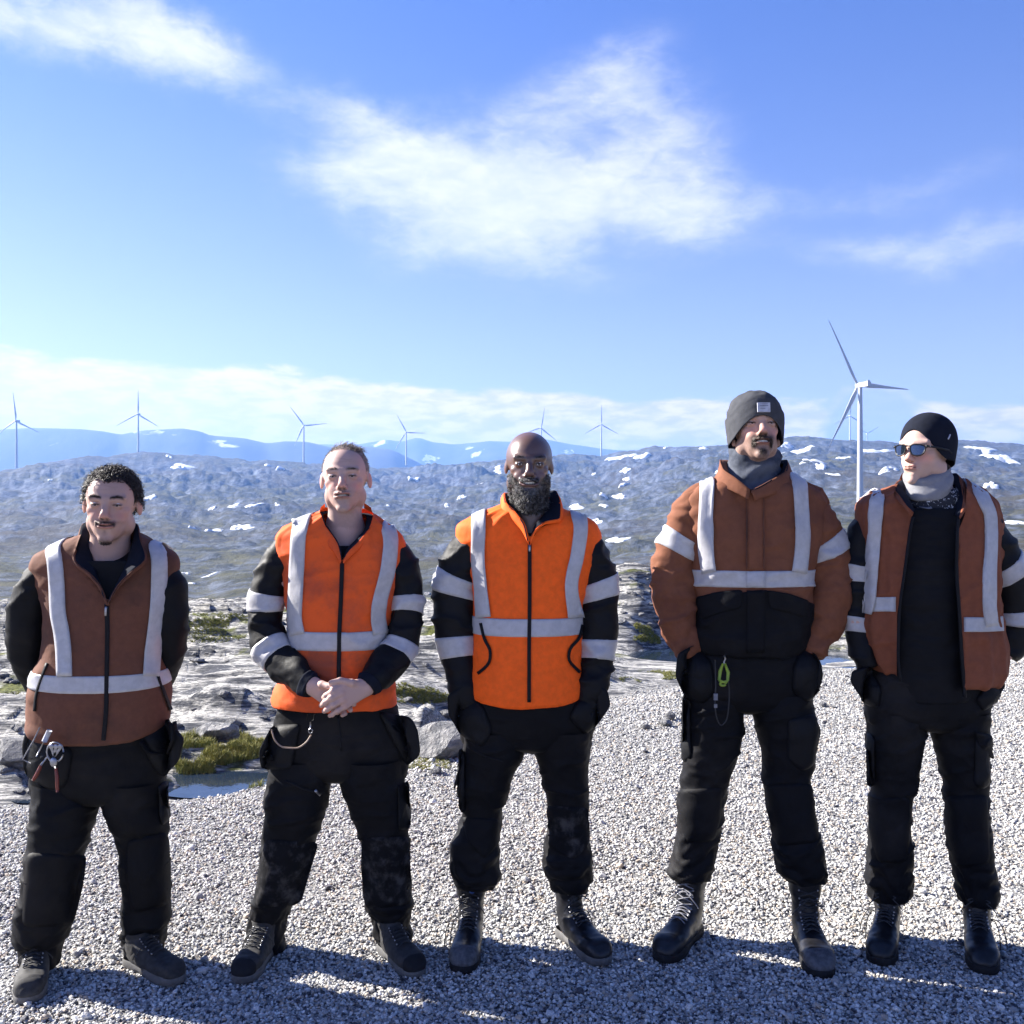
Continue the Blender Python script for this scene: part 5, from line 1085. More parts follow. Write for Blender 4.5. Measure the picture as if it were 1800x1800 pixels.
# ------------------------------------------------------------------ man 2: short receding hair, hands clasped
def man2():
    Y = 3.42
    pn = empty('person', P(592, 1690, Y)*[1, 1, 0], 'man with short receding hair in a faded orange vest, hands clasped in front', 'person', 'men standing in a row on the gravel'); hm = HAIRS['light_brown']
    def scalp(x, y, z):
        lim = np.interp(y, [-.12, -.075, -.055, -.035, -.02, -.005, .02, .05, .12], [.104, .104, .096, .080, .020, .030, .020, -.03, -.05])+.0*x; return sstep(lim-.006, lim+.008, z)*.7
    prm = dict(neck=.92, skin=(.47, .31, .265), red=(.48, .225, .185), hair=(.085, .065, .055), w=1.0, jaw=1.0, cheek=.95, nose=1.05, eye=.0028, mw=.023, smile=.0015, open=.0040, th=.8, fold=.9, browd=.55, scalp=scalp, stubble=.30, patches=[(0, -.046, .024, .006, .3), (0, -.075, .012, .008, .25)])
    wl, wr = P(548, 1205, Y-.19), P(645, 1206, Y-.185)
    arms = [[(515, 965, Y, .055), (472, 1050, Y-.01, .050), (478, 1130, Y-.03, .043), tuple([520, 1175, Y-.13, .036]), (548, 1205, Y-.19, .028)], [(700, 975, Y, .055), (715, 1055, Y-.01, .048), (705, 1130, Y-.03, .042), (672, 1178, Y-.13, .036), (645, 1206, Y-.185, .028)]]
    legs = [[(540, 1300, Y, .10), (508, 1470, Y-.02, .065), (470, 1630, Y+.0, .042), (465, 1672, Y, .035), (425, 1695, Y-.16, .028)], [(645, 1300, Y, .10), (680, 1460, Y, .065), (690, 1610, Y+.02, .042), (690, 1655, Y+.02, .035), (730, 1675, Y-.09, .028)]]
    h = lambda x, y, d: P(x, y, Y-d)
    over = ((wr, [h(603, 1206, .238), h(600, 1218, .245), h(602, 1230, .243), h(607, 1241, .235)],
             [[h(585, 1215, .256), h(573, 1223, .244), h(567, 1228, .222)], [h(583, 1227, .260), h(571, 1235, .246), h(565, 1240, .222)], [h(586, 1239, .256), h(575, 1247, .242), h(570, 1250, .220)], [h(593, 1249, .246), h(584, 1256, .234), h(580, 1258, .215)]],
             [h(618, 1200, .235), h(598, 1196, .245), h(582, 1200, .248)]), dict(r=.0100))
    under = ((wl, [h(583, 1210, .205), h(590, 1226, .205), h(594, 1238, .20), h(592, 1250, .195)], [[h(604, 1212, .185), h(616, 1218, .18), h(622, 1226, .19)], [h(606, 1226, .185), h(616, 1232, .18), h(622, 1238, .195)], [h(606, 1238, .185), h(614, 1244, .185), h(616, 1248, .20)], [h(600, 1248, .19), h(606, 1254, .195), h(602, 1257, .205)]], [h(566, 1203, .22), h(578, 1206, .235), h(588, 1208, .248)]), dict(r=.0100))
    f0, f1 = P(545, 1270, Y-.275), P(640, 1188, Y-.17); 
    o, L, V, Q, Lc, Rm, hc, s, _ = body(pn, (607, 844, Y-.03, 3, 4, -1, 1.02), prm, Y, [(600, 1010, 88, .10), (598, 1090, 84, .115), (595, 1190, 92, .115), (592, 1290, 98, .11)], arms, legs, [under, over], [((f0[0], f0[1], f0[2]), (f1[0], f1[1]+.05, f1[2]), .0027)], (606, 940, Y+.01))
    eyes(pn, L, Rm, s, prm); teeth(pn, L, s, prm); brows(pn, L, Rm, s, hm, 70, .0010, .004)
    r = pick(V, Q, Lc, s, lambda x, y, z: scalp(x, y, z)*1.4*(z < .105)+0, 1500, 3); Vh, Fh = strands(r[0], r[1]+np.array([0, .4, -.2]), .006, 2, .0006, 0, 0, 6, .2, .3)
    mb = MB(); mb.add(Vh, Fh); q = pick(V, Q, Lc, s, lambda x, y, z: (z > .088)*(np.abs(x-.004) < .046)*(y > -.048)*1.0, 620, 4); D = q[1]*.22+Rm@np.array([.30, .75, .10]); Vh, Fh = strands(q[0], D, .024, 6, .0009, .35, .006, 8, .25, .35); mb.add(Vh, Fh); mb.build('hair', hm, pn)
    # jacket: black quilted sleeves with reflective bands
    c = Cloth(); K_ = knots_h([(935, 572, 642, .055, .06, .01), (942, 560, 655, .07, .07), (960, 540, 680, .09, .09), (1000, 525, 690, .10, .10), (1080, 520, 690, .11, .11), (1180, 510, 690, .115, .12), (1235, 500, 690, .115, .12)], Y); K_[0, 6:9] = K_[1, 6:9] = (0, -.86, -.5); c.add(K_, 60, 60, creases(.003, 9, 3)); c.build('shirt', BLK, pn)
    j = Cloth(); fs = creases(.0085, 9, 18, .0012, k=8)
    j.add(knots_t([(530, 945, Y, 14, .05), (512, 962, Y, 27, .062), (485, 1000, Y, 33, .066), (470, 1045, Y-.01, 35, .066), (466, 1090, Y-.02, 34, .062), (476, 1135, Y-.05, 36, .056), (506, 1172, Y-.11, 32, .048), (536, 1196, Y-.17, 25, .040), (549, 1206, Y-.19, 21, .033)]), 48, 110, fs, cap=(0, 1))
    j.add(knots_t([(685, 960, Y, 14, .05), (698, 972, Y, 25, .060), (712, 1010, Y, 31, .064), (716, 1055, Y-.01, 32, .064), (714, 1095, Y-.02, 31, .060), (702, 1138, Y-.05, 33, .055), (678, 1172, Y-.11, 31, .048), (655, 1197, Y-.17, 25, .040), (645, 1208, Y-.185, 21, .033)]), 48, 110, fs, cap=(0, 1))
    j.build('jacket', NYL, pn); jo = j.ob
    for part in (0, 1): add_band(j, jo, part, .955, .998, byv=True, name='cuff', mt=NAVY, off=.004)
    for part, a, b, tl in ((0, .355, .445, .012), (0, .615, .715, .0), (1, .355, .445, -.012), (1, .615, .71, .0)): add_band(j, jo, part, a, b, byv=True, tilt=tl, tph=.25)
    # vest
    v = Cloth(); K_ = knots_h([(892, 572, 642, .05, .07, .03), (903, 556, 660, .075, .085, .01), (916, 528, 676, .09, .095), (930, 502, 696, .10, .10), (944, 486, 710, .105, .105), (960, 484, 716, .11, .11), (1000, 496, 710, .12, .12), (1040, 502, 700, .13, .12), (1080, 505, 690, .135, .125), (1120, 506, 684, .14, .13), (1170, 500, 684, .14, .13), (1212, 486, 694, .14, .14), (1236, 480, 699, .14, .14), (1240, 482, 697, .135, .135), (1230, 488, 690, .12, .12)], Y)
    cut = cutter([(565, 885), (650, 885), (656, 905), (650, 930), (626, 957), (604, 985), (598, 985), (590, 955), (572, 925), (562, 900)], Y+.02)
    v.add(K_, 120, 120, addf(creases(.0065, 7, 22, .0012, k=6), lambda G, u, q, ln: .006*np.maximum(0, np.sin(u*2*np.pi*13+q*8+2*fbm(G*5, 2, 3)))*(1-sstep(.2, .4, q))*sstep(.03, .1, q)), cut); v.build('vest', ORGS, pn); vo = v.ob
    for ln in ([(535, 905), (526, 940), (523, 985), (521, 1040), (519, 1085), (524, 1115)], [(678, 915), (686, 950), (681, 1000), (668, 1050), (663, 1085), (668, 1115)]): add_strip(v, vo, 'reflective_tape', ln, 25, Y, TAPE, .008, over=True)
    add_band(v, vo, 0, px2z(1112, Y-.14), px2z(1145, Y-.14), name='reflective_tape')
    add_strip(v, vo, 'zip', [(602, 982), (600, 1040), (597, 1110), (596, 1160), (595, 1240)], 7, Y, ZIP, .006, nw=5)
    collar(vo, [(606, 908, .10), (548, 905, .03), (552, 925, -.05), (572, 955, -.10), (588, 972, -.125), (599, 990, -.135)], [(606, 900, .10), (560, 900, .03), (563, 912, -.05), (580, 935, -.105), (594, 958, -.128), (600, 986, -.14)], [(606, 898, .06), (568, 905, .01), (572, 925, -.03), (585, 945, -.08), (596, 962, -.11), (601, 984, -.13)], Y, ORGF, NAVY)
    collar(vo, [(606, 908, .10), (664, 912, .03), (662, 935, -.05), (640, 958, -.10), (618, 978, -.125), (603, 990, -.135)], [(606, 900, .10), (655, 905, .03), (655, 918, -.05), (632, 950, -.105), (612, 970, -.128), (603, 986, -.14)], [(606, 898, .06), (645, 908, .01), (640, 930, -.03), (625, 948, -.08), (609, 965, -.11), (602, 984, -.13)], Y, ORGF, NAVY)
    t, to = trousers(pn, Y, [(1215, 492, 690, .10, .10), (1262, 484, 702, .115, .12), (1300, 476, 712, .115, .13), (1345, 470, 716, .105, .12), (1366, 478, 712, .08, .09), (1374, 520, 670, .03, .03)],
        [(1330, 472, 592, 0, 0, 0), (1366, 468, 590, 0, 0, -.005), (1400, 464, 582, 0, 0, -.01), (1440, 462, 572, 0, 0, -.02), (1478, 457, 558, 0, 0, -.02), (1520, 452, 547, 0, 0, -.02), (1560, 446, 530, 0, 0, -.02), (1598, 440, 516, 0, 0, -.01), (1622, 434, 503, 0, 0, 0), (1650, 429, 502, 0, 0, 0), (1668, 433, 500, 0, 0, 0)],
        [(1330, 592, 716, 0, 0, 0), (1366, 594, 716, 0, 0, 0), (1400, 605, 720, 0, 0, 0), (1440, 618, 722, 0, 0, 0), (1480, 630, 722, 0, 0, 0), (1530, 635, 722, 0, 0, .01), (1570, 638, 726, 0, 0, .02), (1592, 642, 729, 0, 0, .02), (1612, 650, 720, 0, 0, .02), (1640, 656, 722, 0, 0, .02), (1656, 660, 722, 0, 0, .02)], BLK2, 41)
    add_panel(t, to, 'knee_patch', [(468, 1474), (560, 1482), (548, 1520), (528, 1590), (450, 1596), (455, 1530)], Y-.06, KNEE, .004, .004, 'dusty knee patch with pale stains'); add_panel(t, to, 'knee_patch', [(636, 1472), (718, 1470), (722, 1540), (722, 1590), (645, 1598), (634, 1530)], Y-.06, KNEE, .004, .004)
    add_panel(t, to, 'holster_pocket', [(478, 1275), (530, 1272), (520, 1318), (512, 1352), (458, 1352), (455, 1318)], Y-.10, NYL, .006, .018, hold=.06); add_panel(t, to, 'holster_pocket', [(664, 1250), (722, 1262), (734, 1285), (739, 1328), (714, 1348), (698, 1320)], Y-.10, NYL, .006, .022, hold=.06)
    add_panel(t, to, 'strap', [(464, 1322), (488, 1322), (488, 1336), (464, 1334)], Y-.13, BLK2, .030, .002, nr=3, per=20, hold=.05); add_strip(t, to, 'thigh_zip', [(502, 1372), (530, 1385), (553, 1392)], 3.5, Y-.08, ZIP, .004, nw=3); add_strip(t, to, 'zip_puller', [(553, 1388), (562, 1397)], 4, Y-.08, METAL, .007, nw=3, step=4)
    add_strip(t, to, 'fly', [(594, 1258), (598, 1290), (600, 1320)], 3, Y, ZIP, .003, nw=3); add_panel(t, to, 'thigh_pocket', [(698, 1380), (718, 1374), (722, 1455), (700, 1460)], Y-.06, NYL, .004, .006)
    make_boot('shoe', pn, 466, Y-.04, -8, False, (SHOEG, SOLEG, RUB, LACE), sc=.90); make_boot('shoe', pn, 686, Y-.02, 33, False, (SHOEG, SOLEG, RUB, LACE), sc=.89)
    k_ = empty('key_cord', P(545, 1275, Y-.14), 'brown cord with metal snap hook hanging from the belt of the man clasping his hands', 'key cord')
    q = np.array([P(477, 1282, Y-.15), P(484, 1302, Y-.16), P(500, 1314, Y-.165), P(520, 1315, Y-.165), P(538, 1305, Y-.16), P(547, 1292, Y-.15)]); mb = MB(); mb.add(*tube(pchip(np.arange(6), q, np.linspace(0, 5, 30)), .0028, 7)); mb.build('cord', BROWN, k_)
    mb = MB(); a = P(546, 1285, Y-.155); th = np.linspace(0, 2*np.pi, 17)[:-1]; mb.add(*tube(a+np.stack([.007*np.cos(th), 0*th, .007*np.sin(th)], 1), .0018, 5)); mb.add(*tube(np.array([a+[0, 0, .007], a+[0, 0, .030]]), .0032, 6)); mb.build('snap_hook', METAL, k_)
    mb = MB(); a = P(546, 1262, Y-.15); mb.add(*tube(np.array([a+[-.011, 0, .01], a+[-.011, 0, -.006], a+[0, 0, -.014], a+[.011, 0, -.006], a+[.011, 0, .01]]), .0022, 5)); mb.build('belt_ring', ZIP, k_)
# ------------------------------------------------------------------ man 3: bald, full grey beard
def man3():
    Y = 3.48
    pn = empty('person', P(930, 1690, Y)*[1, 1, 0], 'bald bearded man smiling in a bright orange vest, hands in his pockets', 'person', 'men standing in a row on the gravel'); hm = HAIRS['grey_black']
    prm = dict(skin=(.105, .058, .044), red=(.14, .065, .05), lip=(.16, .075, .07), hair=(.022, .019, .019), w=1.02, jaw=1.12, cheek=1.25, nose=1.35, ear=.86, eye=.0046, mw=.029, smile=.0080, open=.0070, th=1.0, fold=1.1, browd=.7, neck=1.15,
               pre=[((0, -.048, -.088), (.046, .044, .034), .012), ((0, -.060, -.112), (.034, .032, .028), .012)], post=[])
    bz = lambda x, y, z: sstep(-.020-.033*sstep(.064, .030, np.abs(x)), -.028-.035*sstep(.064, .030, np.abs(x)), z)*(y < .012)*(np.abs(x) < .0705)*(1-np.exp(-((x/.034)**2+((z+.061)/.0165)**2)**2)*1.0)
    mus = lambda x, y, z: np.exp(-(x/.032)**4-((z+.0445)/.0035)**2)*(y < -.06)
    prm['patches'] = [(0, -.046, .032, .0055, 1.1)]; prm['scalp'] = lambda x, y, z: bz(x, y, z)
    arms = [[(838, 950, Y, .06), (800, 1040, Y-.0, .052), (800, 1120, Y-.02, .045), (815, 1200, Y-.05, .034), (822, 1235, Y-.06, .028)], [(1025, 965, Y, .06), (1050, 1045, Y, .050), (1052, 1125, Y-.02, .043), (1042, 1200, Y-.05, .034), (1030, 1235, Y-.06, .028)]]
    legs = [[(875, 1260, Y, .10), (850, 1400, Y-.01, .065), (830, 1560, Y-.01, .045), (828, 1660, Y-.01, .035), (817, 1685, Y-.16, .03)], [(985, 1260, Y, .10), (1000, 1400, Y, .062), (1002, 1560, Y+.02, .045), (1000, 1650, Y+.02, .035), (1050, 1668, Y-.1, .03)]]
    def hnd(w, sx): kn = [w+np.array([sx*.022-.0, .045-.018*i, -.06]) for i in range(4)]; return ((w+np.array([sx*.008, .012, .01]), kn, [[k_+np.array([sx*.006, 0, -.028]), k_+np.array([sx*.012, 0, -.045]), k_+np.array([sx*.02, 0, -.055])] for k_ in kn], [w+np.array([sx*.03, -.015, -.035]), w+np.array([sx*.035, -.018, -.055])]), {})
    o, L, V, Q, Lc, Rm, hc, s, _ = body(pn, (930, 821, Y-.03, 0, 1, 1, 1.03), prm, Y, [(930, 980, 95, .11), (928, 1070, 88, .125), (928, 1160, 90, .135), (930, 1260, 98, .12)], arms, legs, [hnd(P(822, 1235, Y-.06), 1), hnd(P(1030, 1235, Y-.06), -1)], (), (932, 920, Y+.01), MSKIN2)
    eyes(pn, L, Rm, s, prm); teeth(pn, L, s, prm); brows(pn, L, Rm, s, HAIRS['dark_brown'], 60, .0009)
    r = pick(V, Q, Lc, s, lambda x, y, z: bz(x, y, z)*(1+2.0*(z < -.07)), 3400, 3); D = r[1]*.6+np.array([0, -.2, -.9]); Vh, Fh = strands(r[0], D, .005+.012*sstep(-.07, -.115, r[2][:, 2]), 5, .0009, .8, .0020, 6, .0, .28); mb = MB(); mb.add(Vh, Fh)
    r = pick(V, Q, Lc, s, mus, 500, 5); Vh, Fh = strands(r[0], r[1]*.4+np.array([0, 0, -1.]), .007, 2, .0007, 0, 0, 6, .1, .3); mb.add(Vh, Fh); mb.build('beard', hm, pn)
    c = Cloth(); K_ = knots_h([(908, 898, 965, .055, .06, .01), (916, 885, 980, .07, .07), (940, 855, 1005, .09, .09), (1000, 845, 1010, .105, .11), (1100, 840, 1010, .125, .11), (1220, 835, 1015, .125, .12)], Y); K_[0, 6:9] = K_[1, 6:9] = (0, -.86, -.5); c.add(K_, 60, 60, creases(.003, 9, 3)); c.build('shirt', BLK, pn)
    j = Cloth(); fs = creases(.0095, 8, 28, .0012, k=8)
    j.add(knots_t([(858, 925, Y, 14, .05), (838, 945, Y, 30, .066), (812, 985, Y, 40, .072), (800, 1040, Y, 42, .072), (799, 1090, Y-.01, 40, .070), (804, 1140, Y-.02, 37, .062), (812, 1185, Y-.04, 33, .054), (820, 1218, Y-.06, 30, .045), (828, 1240, Y-.06, 24, .040)]), 48, 110, fs, cap=(0, 1))
    j.add(knots_t([(1008, 935, Y, 14, .05), (1024, 955, Y, 29, .064), (1042, 1000, Y, 37, .070), (1050, 1050, Y, 38, .070), (1052, 1095, Y-.01, 37, .068), (1050, 1140, Y-.02, 35, .060), (1046, 1180, Y-.04, 32, .052), (1038, 1215, Y-.06, 28, .044), (1028, 1240, Y-.06, 23, .040)]), 48, 110, fs, cap=(0, 1))
    j.build('jacket', NYL, pn); jo = j.ob
    for part, a, b, tl in ((0, .34, .435, .02), (0, .64, .745, .004), (1, .33, .425, -.02), (1, .635, .74, -.004)): add_band(j, jo, part, a, b, byv=True, tilt=tl, tph=.0)
    v = Cloth(); drop = lambda G, u, q: G-np.stack([G[..., 0]*0, G[..., 0]*0, .035*np.clip(np.cos(2*np.pi*u)*.75+.25, 0, 1)**1.3*sstep(.72, 1.0, q)], -1)
    K_ = knots_h([(882, 893, 970, .05, .07, .03), (892, 868, 985, .075, .085, .01), (902, 842, 1008, .09, .095), (912, 818, 1034, .10, .10), (924, 802, 1050, .11, .11), (940, 800, 1056, .115, .115), (980, 814, 1050, .125, .12), (1020, 824, 1038, .135, .125), (1070, 830, 1026, .145, .13), (1120, 830, 1024, .155, .135), (1160, 826, 1024, .16, .14), (1196, 820, 1030, .16, .14), (1212, 822, 1026, .155, .14), (1215, 826, 1022, .145, .13), (1206, 834, 1014, .13, .12)], Y)
    cut = cutter([(892, 870), (972, 870), (985, 890), (988, 912), (962, 922), (945, 930), (934, 955), (928, 955), (920, 930), (905, 905), (890, 885)], Y+.02)
    v.add(K_, 120, 120, addf(creases(.0028, 7, 32, .0010, k=5), lambda G, u, q, ln: .006*np.exp(-((q-.20)/.10)**2)*np.maximum(0, np.sin(u*2*np.pi*17+q*9))*(np.abs(u-.91) < .06)), cut, warp=drop); v.build('vest', ORG, pn); vo = v.ob
    for ln in ([(842, 890), (842, 925), (841, 975), (846, 1030), (851, 1085)], [(1012, 900), (1020, 925), (1014, 975), (1003, 1030), (1010, 1085)]): add_strip(v, vo, 'reflective_tape', ln, [25, 24, 23, 22, 26], Y, TAPE, .009, over=True)
    add_band(v, vo, 0, px2z(1089, Y-.155), px2z(1120, Y-.155), name='reflective_tape')
    add_strip(v, vo, 'zip', [(931, 952), (931, 1050), (930, 1150), (930, 1234)], 6.5, Y, ZIP, .0055, nw=5)
    add_strip(v, vo, 'zip_puller', [(931, 958), (931, 970)], 3, Y, METAL, .010, nw=4, step=4)
    add_strip(v, vo, 'pocket_zip', [(846, 1095), (853, 1125), (863, 1145), (862, 1162), (852, 1175), (841, 1184)], 5, Y, ZIP, .006, nw=3); add_strip(v, vo, 'pocket_zip', [(1022, 1098), (1018, 1120), (1000, 1142), (998, 1158), (1008, 1172), (1018, 1182)], 5, Y, ZIP, .006, nw=3)
    collar(vo, [(932, 892, .10), (880, 885, .03), (880, 898, -.05), (900, 915, -.10), (918, 935, -.13), (929, 958, -.145)], [(932, 868, .10), (886, 866, .03), (888, 880, -.05), (908, 902, -.105), (922, 922, -.135), (929, 950, -.15)], [(932, 875, .06), (892, 872, .01), (896, 885, -.03), (911, 905, -.08), (925, 925, -.115), (930, 948, -.138)], Y, ORG, NAVY)
    collar(vo, [(932, 892, .10), (985, 888, .03), (990, 905, -.06), (985, 918, -.10), (958, 922, -.125), (942, 935, -.14), (933, 958, -.145)], [(932, 868, .10), (975, 862, .03), (985, 885, -.05), (984, 910, -.10), (958, 918, -.13), (941, 930, -.143), (932, 950, -.15)], [(932, 875, .06), (966, 872, .01), (964, 892, -.03), (955, 905, -.07), (946, 915, -.10), (938, 928, -.12), (932, 948, -.138)], Y, ORG, NAVY)
    t, to = trousers(pn, Y, [(1195, 838, 1012, .11, .10), (1235, 812, 1045, .125, .12), (1265, 806, 1048, .12, .13), (1295, 808, 1042, .105, .12), (1312, 818, 1032, .08, .09), (1320, 860, 990, .03, .03)],
        [(1280, 810, 928, 0, 0, 0), (1310, 808, 926, 0, 0, 0), (1350, 806, 912, 0, 0, -.005), (1395, 808, 894, 0, 0, -.01), (1430, 812, 884, 0, 0, -.01), (1460, 800, 880, 0, 0, -.01), (1495, 789, 880, 0, 0, -.01), (1532, 786, 879, 0, 0, -.01), (1545, 792, 881, 0, 0, -.01), (1556, 800, 872, 0, 0, -.01)],
        [(1280, 930, 1042, 0, 0, 0), (1310, 932, 1040, 0, 0, 0), (1350, 944, 1039, 0, 0, 0), (1400, 958, 1036, 0, 0, 0), (1440, 963, 1034, 0, 0, .01), (1480, 956, 1039, 0, 0, .02), (1515, 954, 1043, 0, 0, .02), (1540, 960, 1040, 0, 0, .02), (1562, 970, 1036, 0, 0, .02)], BLK2, 51)
    add_panel(t, to, 'hip_pocket', [(786, 1222), (815, 1205), (850, 1240), (866, 1285), (848, 1315), (812, 1292), (788, 1258)], Y-.10, NYL, .006, .022, hold=.07); add_panel(t, to, 'hip_pocket', [(1046, 1205), (1068, 1212), (1074, 1240), (1055, 1268), (1028, 1292), (1000, 1262), (1012, 1235)], Y-.10, NYL, .006, .022, hold=.07)
    add_panel(t, to, 'knee_patch', [(812, 1436), (876, 1440), (878, 1480), (852, 1510), (822, 1480)], Y-.06, BLK2, .004, .004); add_panel(t, to, 'knee_patch', [(962, 1416), (1034, 1420), (1036, 1480), (1010, 1512), (965, 1490)], Y-.06, KNEE, .004, .004, 'scuffed knee patch')
    add_strip(t, to, 'thigh_zip', [(822, 1312), (850, 1328), (885, 1338)], 3, Y-.08, ZIP, .004, nw=3); add_panel(t, to, 'thigh_pocket', [(806, 1315), (818, 1320), (818, 1430), (806, 1425)], Y-.06, NYL, .005, .012); add_panel(t, to, 'pocket_flap', [(806, 1350), (812, 1365), (796, 1392), (800, 1372)], Y-.06, NYL, .005, .004, nr=4, per=24)
    b1 = make_boot('boot', pn, 828, Y-.01, -5, True, (BOOTL, RUB, TOEG, LACE), sc=.98, loose=-1, label='boot with a small blue label on the tongue'); make_boot('boot', pn, 1002, Y+.02, 27, True, (BOOTL, SOLEG, BOOTL, LACE), sc=.98, loose=1)
    q = P(830, 1563, Y-.078); V_, F_ = sphv(q, (.013, .004, .016), 12, 8); obj('tongue_label', mesh('tongue_label', V_, F_), BLUE, b1); V_, F_ = boxv(q+[.004, -.0045, .002], (.007, .002, .010)); obj('tongue_label', mesh('tongue_label', V_, F_, False), LAB, b1)
# ------------------------------------------------------------------ head wear
def cap_surface(L, zf, zs, zb, ztop, off, squash=1.0, nu=60, nv=26, cy=.018, hw=.077, hd=.095, slouch=0.0, thick=.004, seed=1, wob=.0015, z1=None, pw=2.15):
    """knitted cap: rings rising from a rim (front, side, back heights) to the crown, in head coordinates"""
    th = np.arange(nu)/nu*2*np.pi; rows = []
    rim = np.where(np.cos(th) > 0, zs+(zf-zs)*np.cos(th)**2*np.abs(np.cos(th))**.3, zs+(zb-zs)*np.cos(th)**2)
    for t in np.linspace(0, 1 if z1 is None else z1, nv):
        z = rim+(ztop-rim)*(np.sin(t*np.pi/2) if z1 is None else t)
        zz = np.clip((z-.030)/(ztop-.030), -1, 1); k = np.where(z > .03, (1-np.clip(zz, 0, 1)**pw)**(1/2.1), 1-.10*np.clip((.03-z)/.09, 0, 1)**1.3)
        k = np.maximum(k, .02)*(1+slouch*np.exp(-((z-.085)/.03)**2))
        rows.append(np.stack([(hw+off)*k*np.sin(th), cy-(hd+off)*k*np.cos(th), z], 1))
    G = np.array(rows); N_ = gnormals(G, True); G = G+N_*(wob*fbm(G*45, 3, seed)+.0009*np.sin(th*60)[None])[..., None]
    inn = G[:1]-N_[:1]*thick*1.5+np.array([0, 0, .012]); A = np.concatenate([inn, G]); V = np.array([L(q) for q in A.reshape(-1, 3)])
    return V, [gridf(nu, nv+1, True)]
# ------------------------------------------------------------------ man 4: tallest, grey cuffed beanie, rust jacket
def man4():
    Y = 3.50
    pn = empty('person', P(1320, 1690, Y)*[1, 1, 0], 'tallest man, in a grey cuffed beanie, neck scarf and rust-brown jacket', 'person', 'men standing in a row on the gravel'); hm = HAIRS['brown']
    prm = dict(skin=(.44, .28, .225), red=(.56, .25, .19), hair=(.035, .022, .017), w=.98, jaw=.98, cheek=.95, nose=1.08, eye=.0022, mw=.025, smile=.003, open=.0060, th=1.0, fold=1.5, browd=.9, stubble=.5, ears=False, post=[((.0745, .008, -.040), (.006, .008, .013), .003), ((-.0745, .008, -.040), (.006, .008, .013), .003)],
               patches=[(0, -.045, .026, .0075, 1.4), (.028, -.060, .0075, .018, 1.2), (0, -.088, .013, .009, 1.2), (0, -.104, .020, .010, .7)])
    arms = [[(1232, 895, Y, .06), (1195, 985, Y, .052), (1190, 1065, Y-.01, .046), (1208, 1120, Y-.0, .034), (1222, 1150, Y+.0, .026)], [(1418, 900, Y, .06), (1452, 985, Y, .050), (1458, 1065, Y-.01, .045), (1434, 1120, Y-.0, .034), (1414, 1150, Y+.0, .026)]]
    legs = [[(1262, 1210, Y, .10), (1240, 1390, Y, .065), (1218, 1530, Y+.03, .047), (1212, 1640, Y+.04, .036), (1180, 1658, Y-.10, .03)], [(1375, 1210, Y, .10), (1385, 1390, Y-.01, .065), (1412, 1530, Y-.03, .047), (1415, 1650, Y-.04, .036), (1442, 1680, Y-.2, .03)]]
    def hnd(w, sx): kn = [w+np.array([sx*.022-.0, .045-.018*i, -.06]) for i in range(4)]; return ((w+np.array([sx*.008, .012, .01]), kn, [[k_+np.array([sx*.006, 0, -.028]), k_+np.array([sx*.012, 0, -.045]), k_+np.array([sx*.02, 0, -.055])] for k_ in kn], [w+np.array([sx*.03, -.015, -.035]), w+np.array([sx*.035, -.018, -.055])]), {})
    o, L, V, Q, Lc, Rm, hc, s, _ = body(pn, (1329, 757, Y-.03, -1, 10, 0, 1.04), prm, Y, [(1322, 930, 98, .11), (1320, 1010, 92, .12), (1318, 1100, 92, .12), (1318, 1200, 96, .12)], arms, legs, [hnd(P(1222, 1152, Y), 1), hnd(P(1414, 1152, Y), -1)], (), (1326, 850, Y+.01))
    eyes(pn, L, Rm, s, prm); teeth(pn, L, s, prm)
    gm = lambda x, y, z: ((np.exp(-(x/.026)**2-((z+.045)/.007)**2) > .45) | (np.exp(-((np.abs(x)-.028)/.0075)**2-((z+.060)/.018)**2) > .5) | (np.exp(-(x/.014)**2-((z+.092)/.012)**2) > .5))*(y < -.05)*1.0
    r = pick(V, Q, Lc, s, gm, 700, 5); Vh, Fh = strands(r[0], r[1]*.5+np.array([0, 0, -1.2]), .0050, 2, .0006, 0, 0, 6, .2, .35); obj('goatee', mesh('goatee', Vh, Fh), hm, pn)
    # beanie with a turned-up cuff
    V_, F_ = cap_surface(L, .050, .02, .03, .137, .0115, slouch=.03, seed=4, wob=.0045, pw=3.2); be = obj('beanie', mesh('beanie', V_, F_), GREYK, pn)
    V_, F_ = cap_surface(L, .0255, -.046, -.050, .158, .0190, z1=.44, hd=.100, hw=.0775, seed=5, wob=.002, nv=14, pw=3.2); obj('cuff', mesh('cuff', V_, F_), GREYK, be)
    cf = lambda x, z: L((x, -.0985-.0125-.0035-.0070+x*x*2.2, z)); g = np.array([[cf(x, z)-Rm@np.array([0, .002, 0]) for x in np.linspace(-.0205, .0205, 8)] for z in np.linspace(.031, .062, 5)])
    V_ = np.concatenate([g.reshape(-1, 3), (g+Rm@np.array([0, .006, 0])).reshape(-1, 3)]); gf = gridf(8, 5); per = [*range(8), *[8*k+7 for k in range(1, 5)], *[32+k for k in range(6, -1, -1)], *[8*k for k in range(3, 0, -1)]]
    rim = np.array([[per[i], per[i]+40, per[(i+1) % len(per)]+40, per[(i+1) % len(per)]] for i in range(len(per))]); lb = obj('patch', mesh('patch', V_, [np.concatenate([gf, gf[:, ::-1]+40, rim])], False), LAB, be)
    mb = MB()
    for z, a, b in ((.0570, -.014, .012), (.0510, -.015, .014), (.041, -.012, .004)):
        xs_ = np.linspace(a, b, 9)
        for i in range(0, 8): mb.add(*boxv(cf((xs_[i]+xs_[i+1])/2, z)-Rm@np.array([0, .0032, 0]), ((b-a)/8*.72*s, .0012, .0013 if z != .0510 else .0022), Rm))
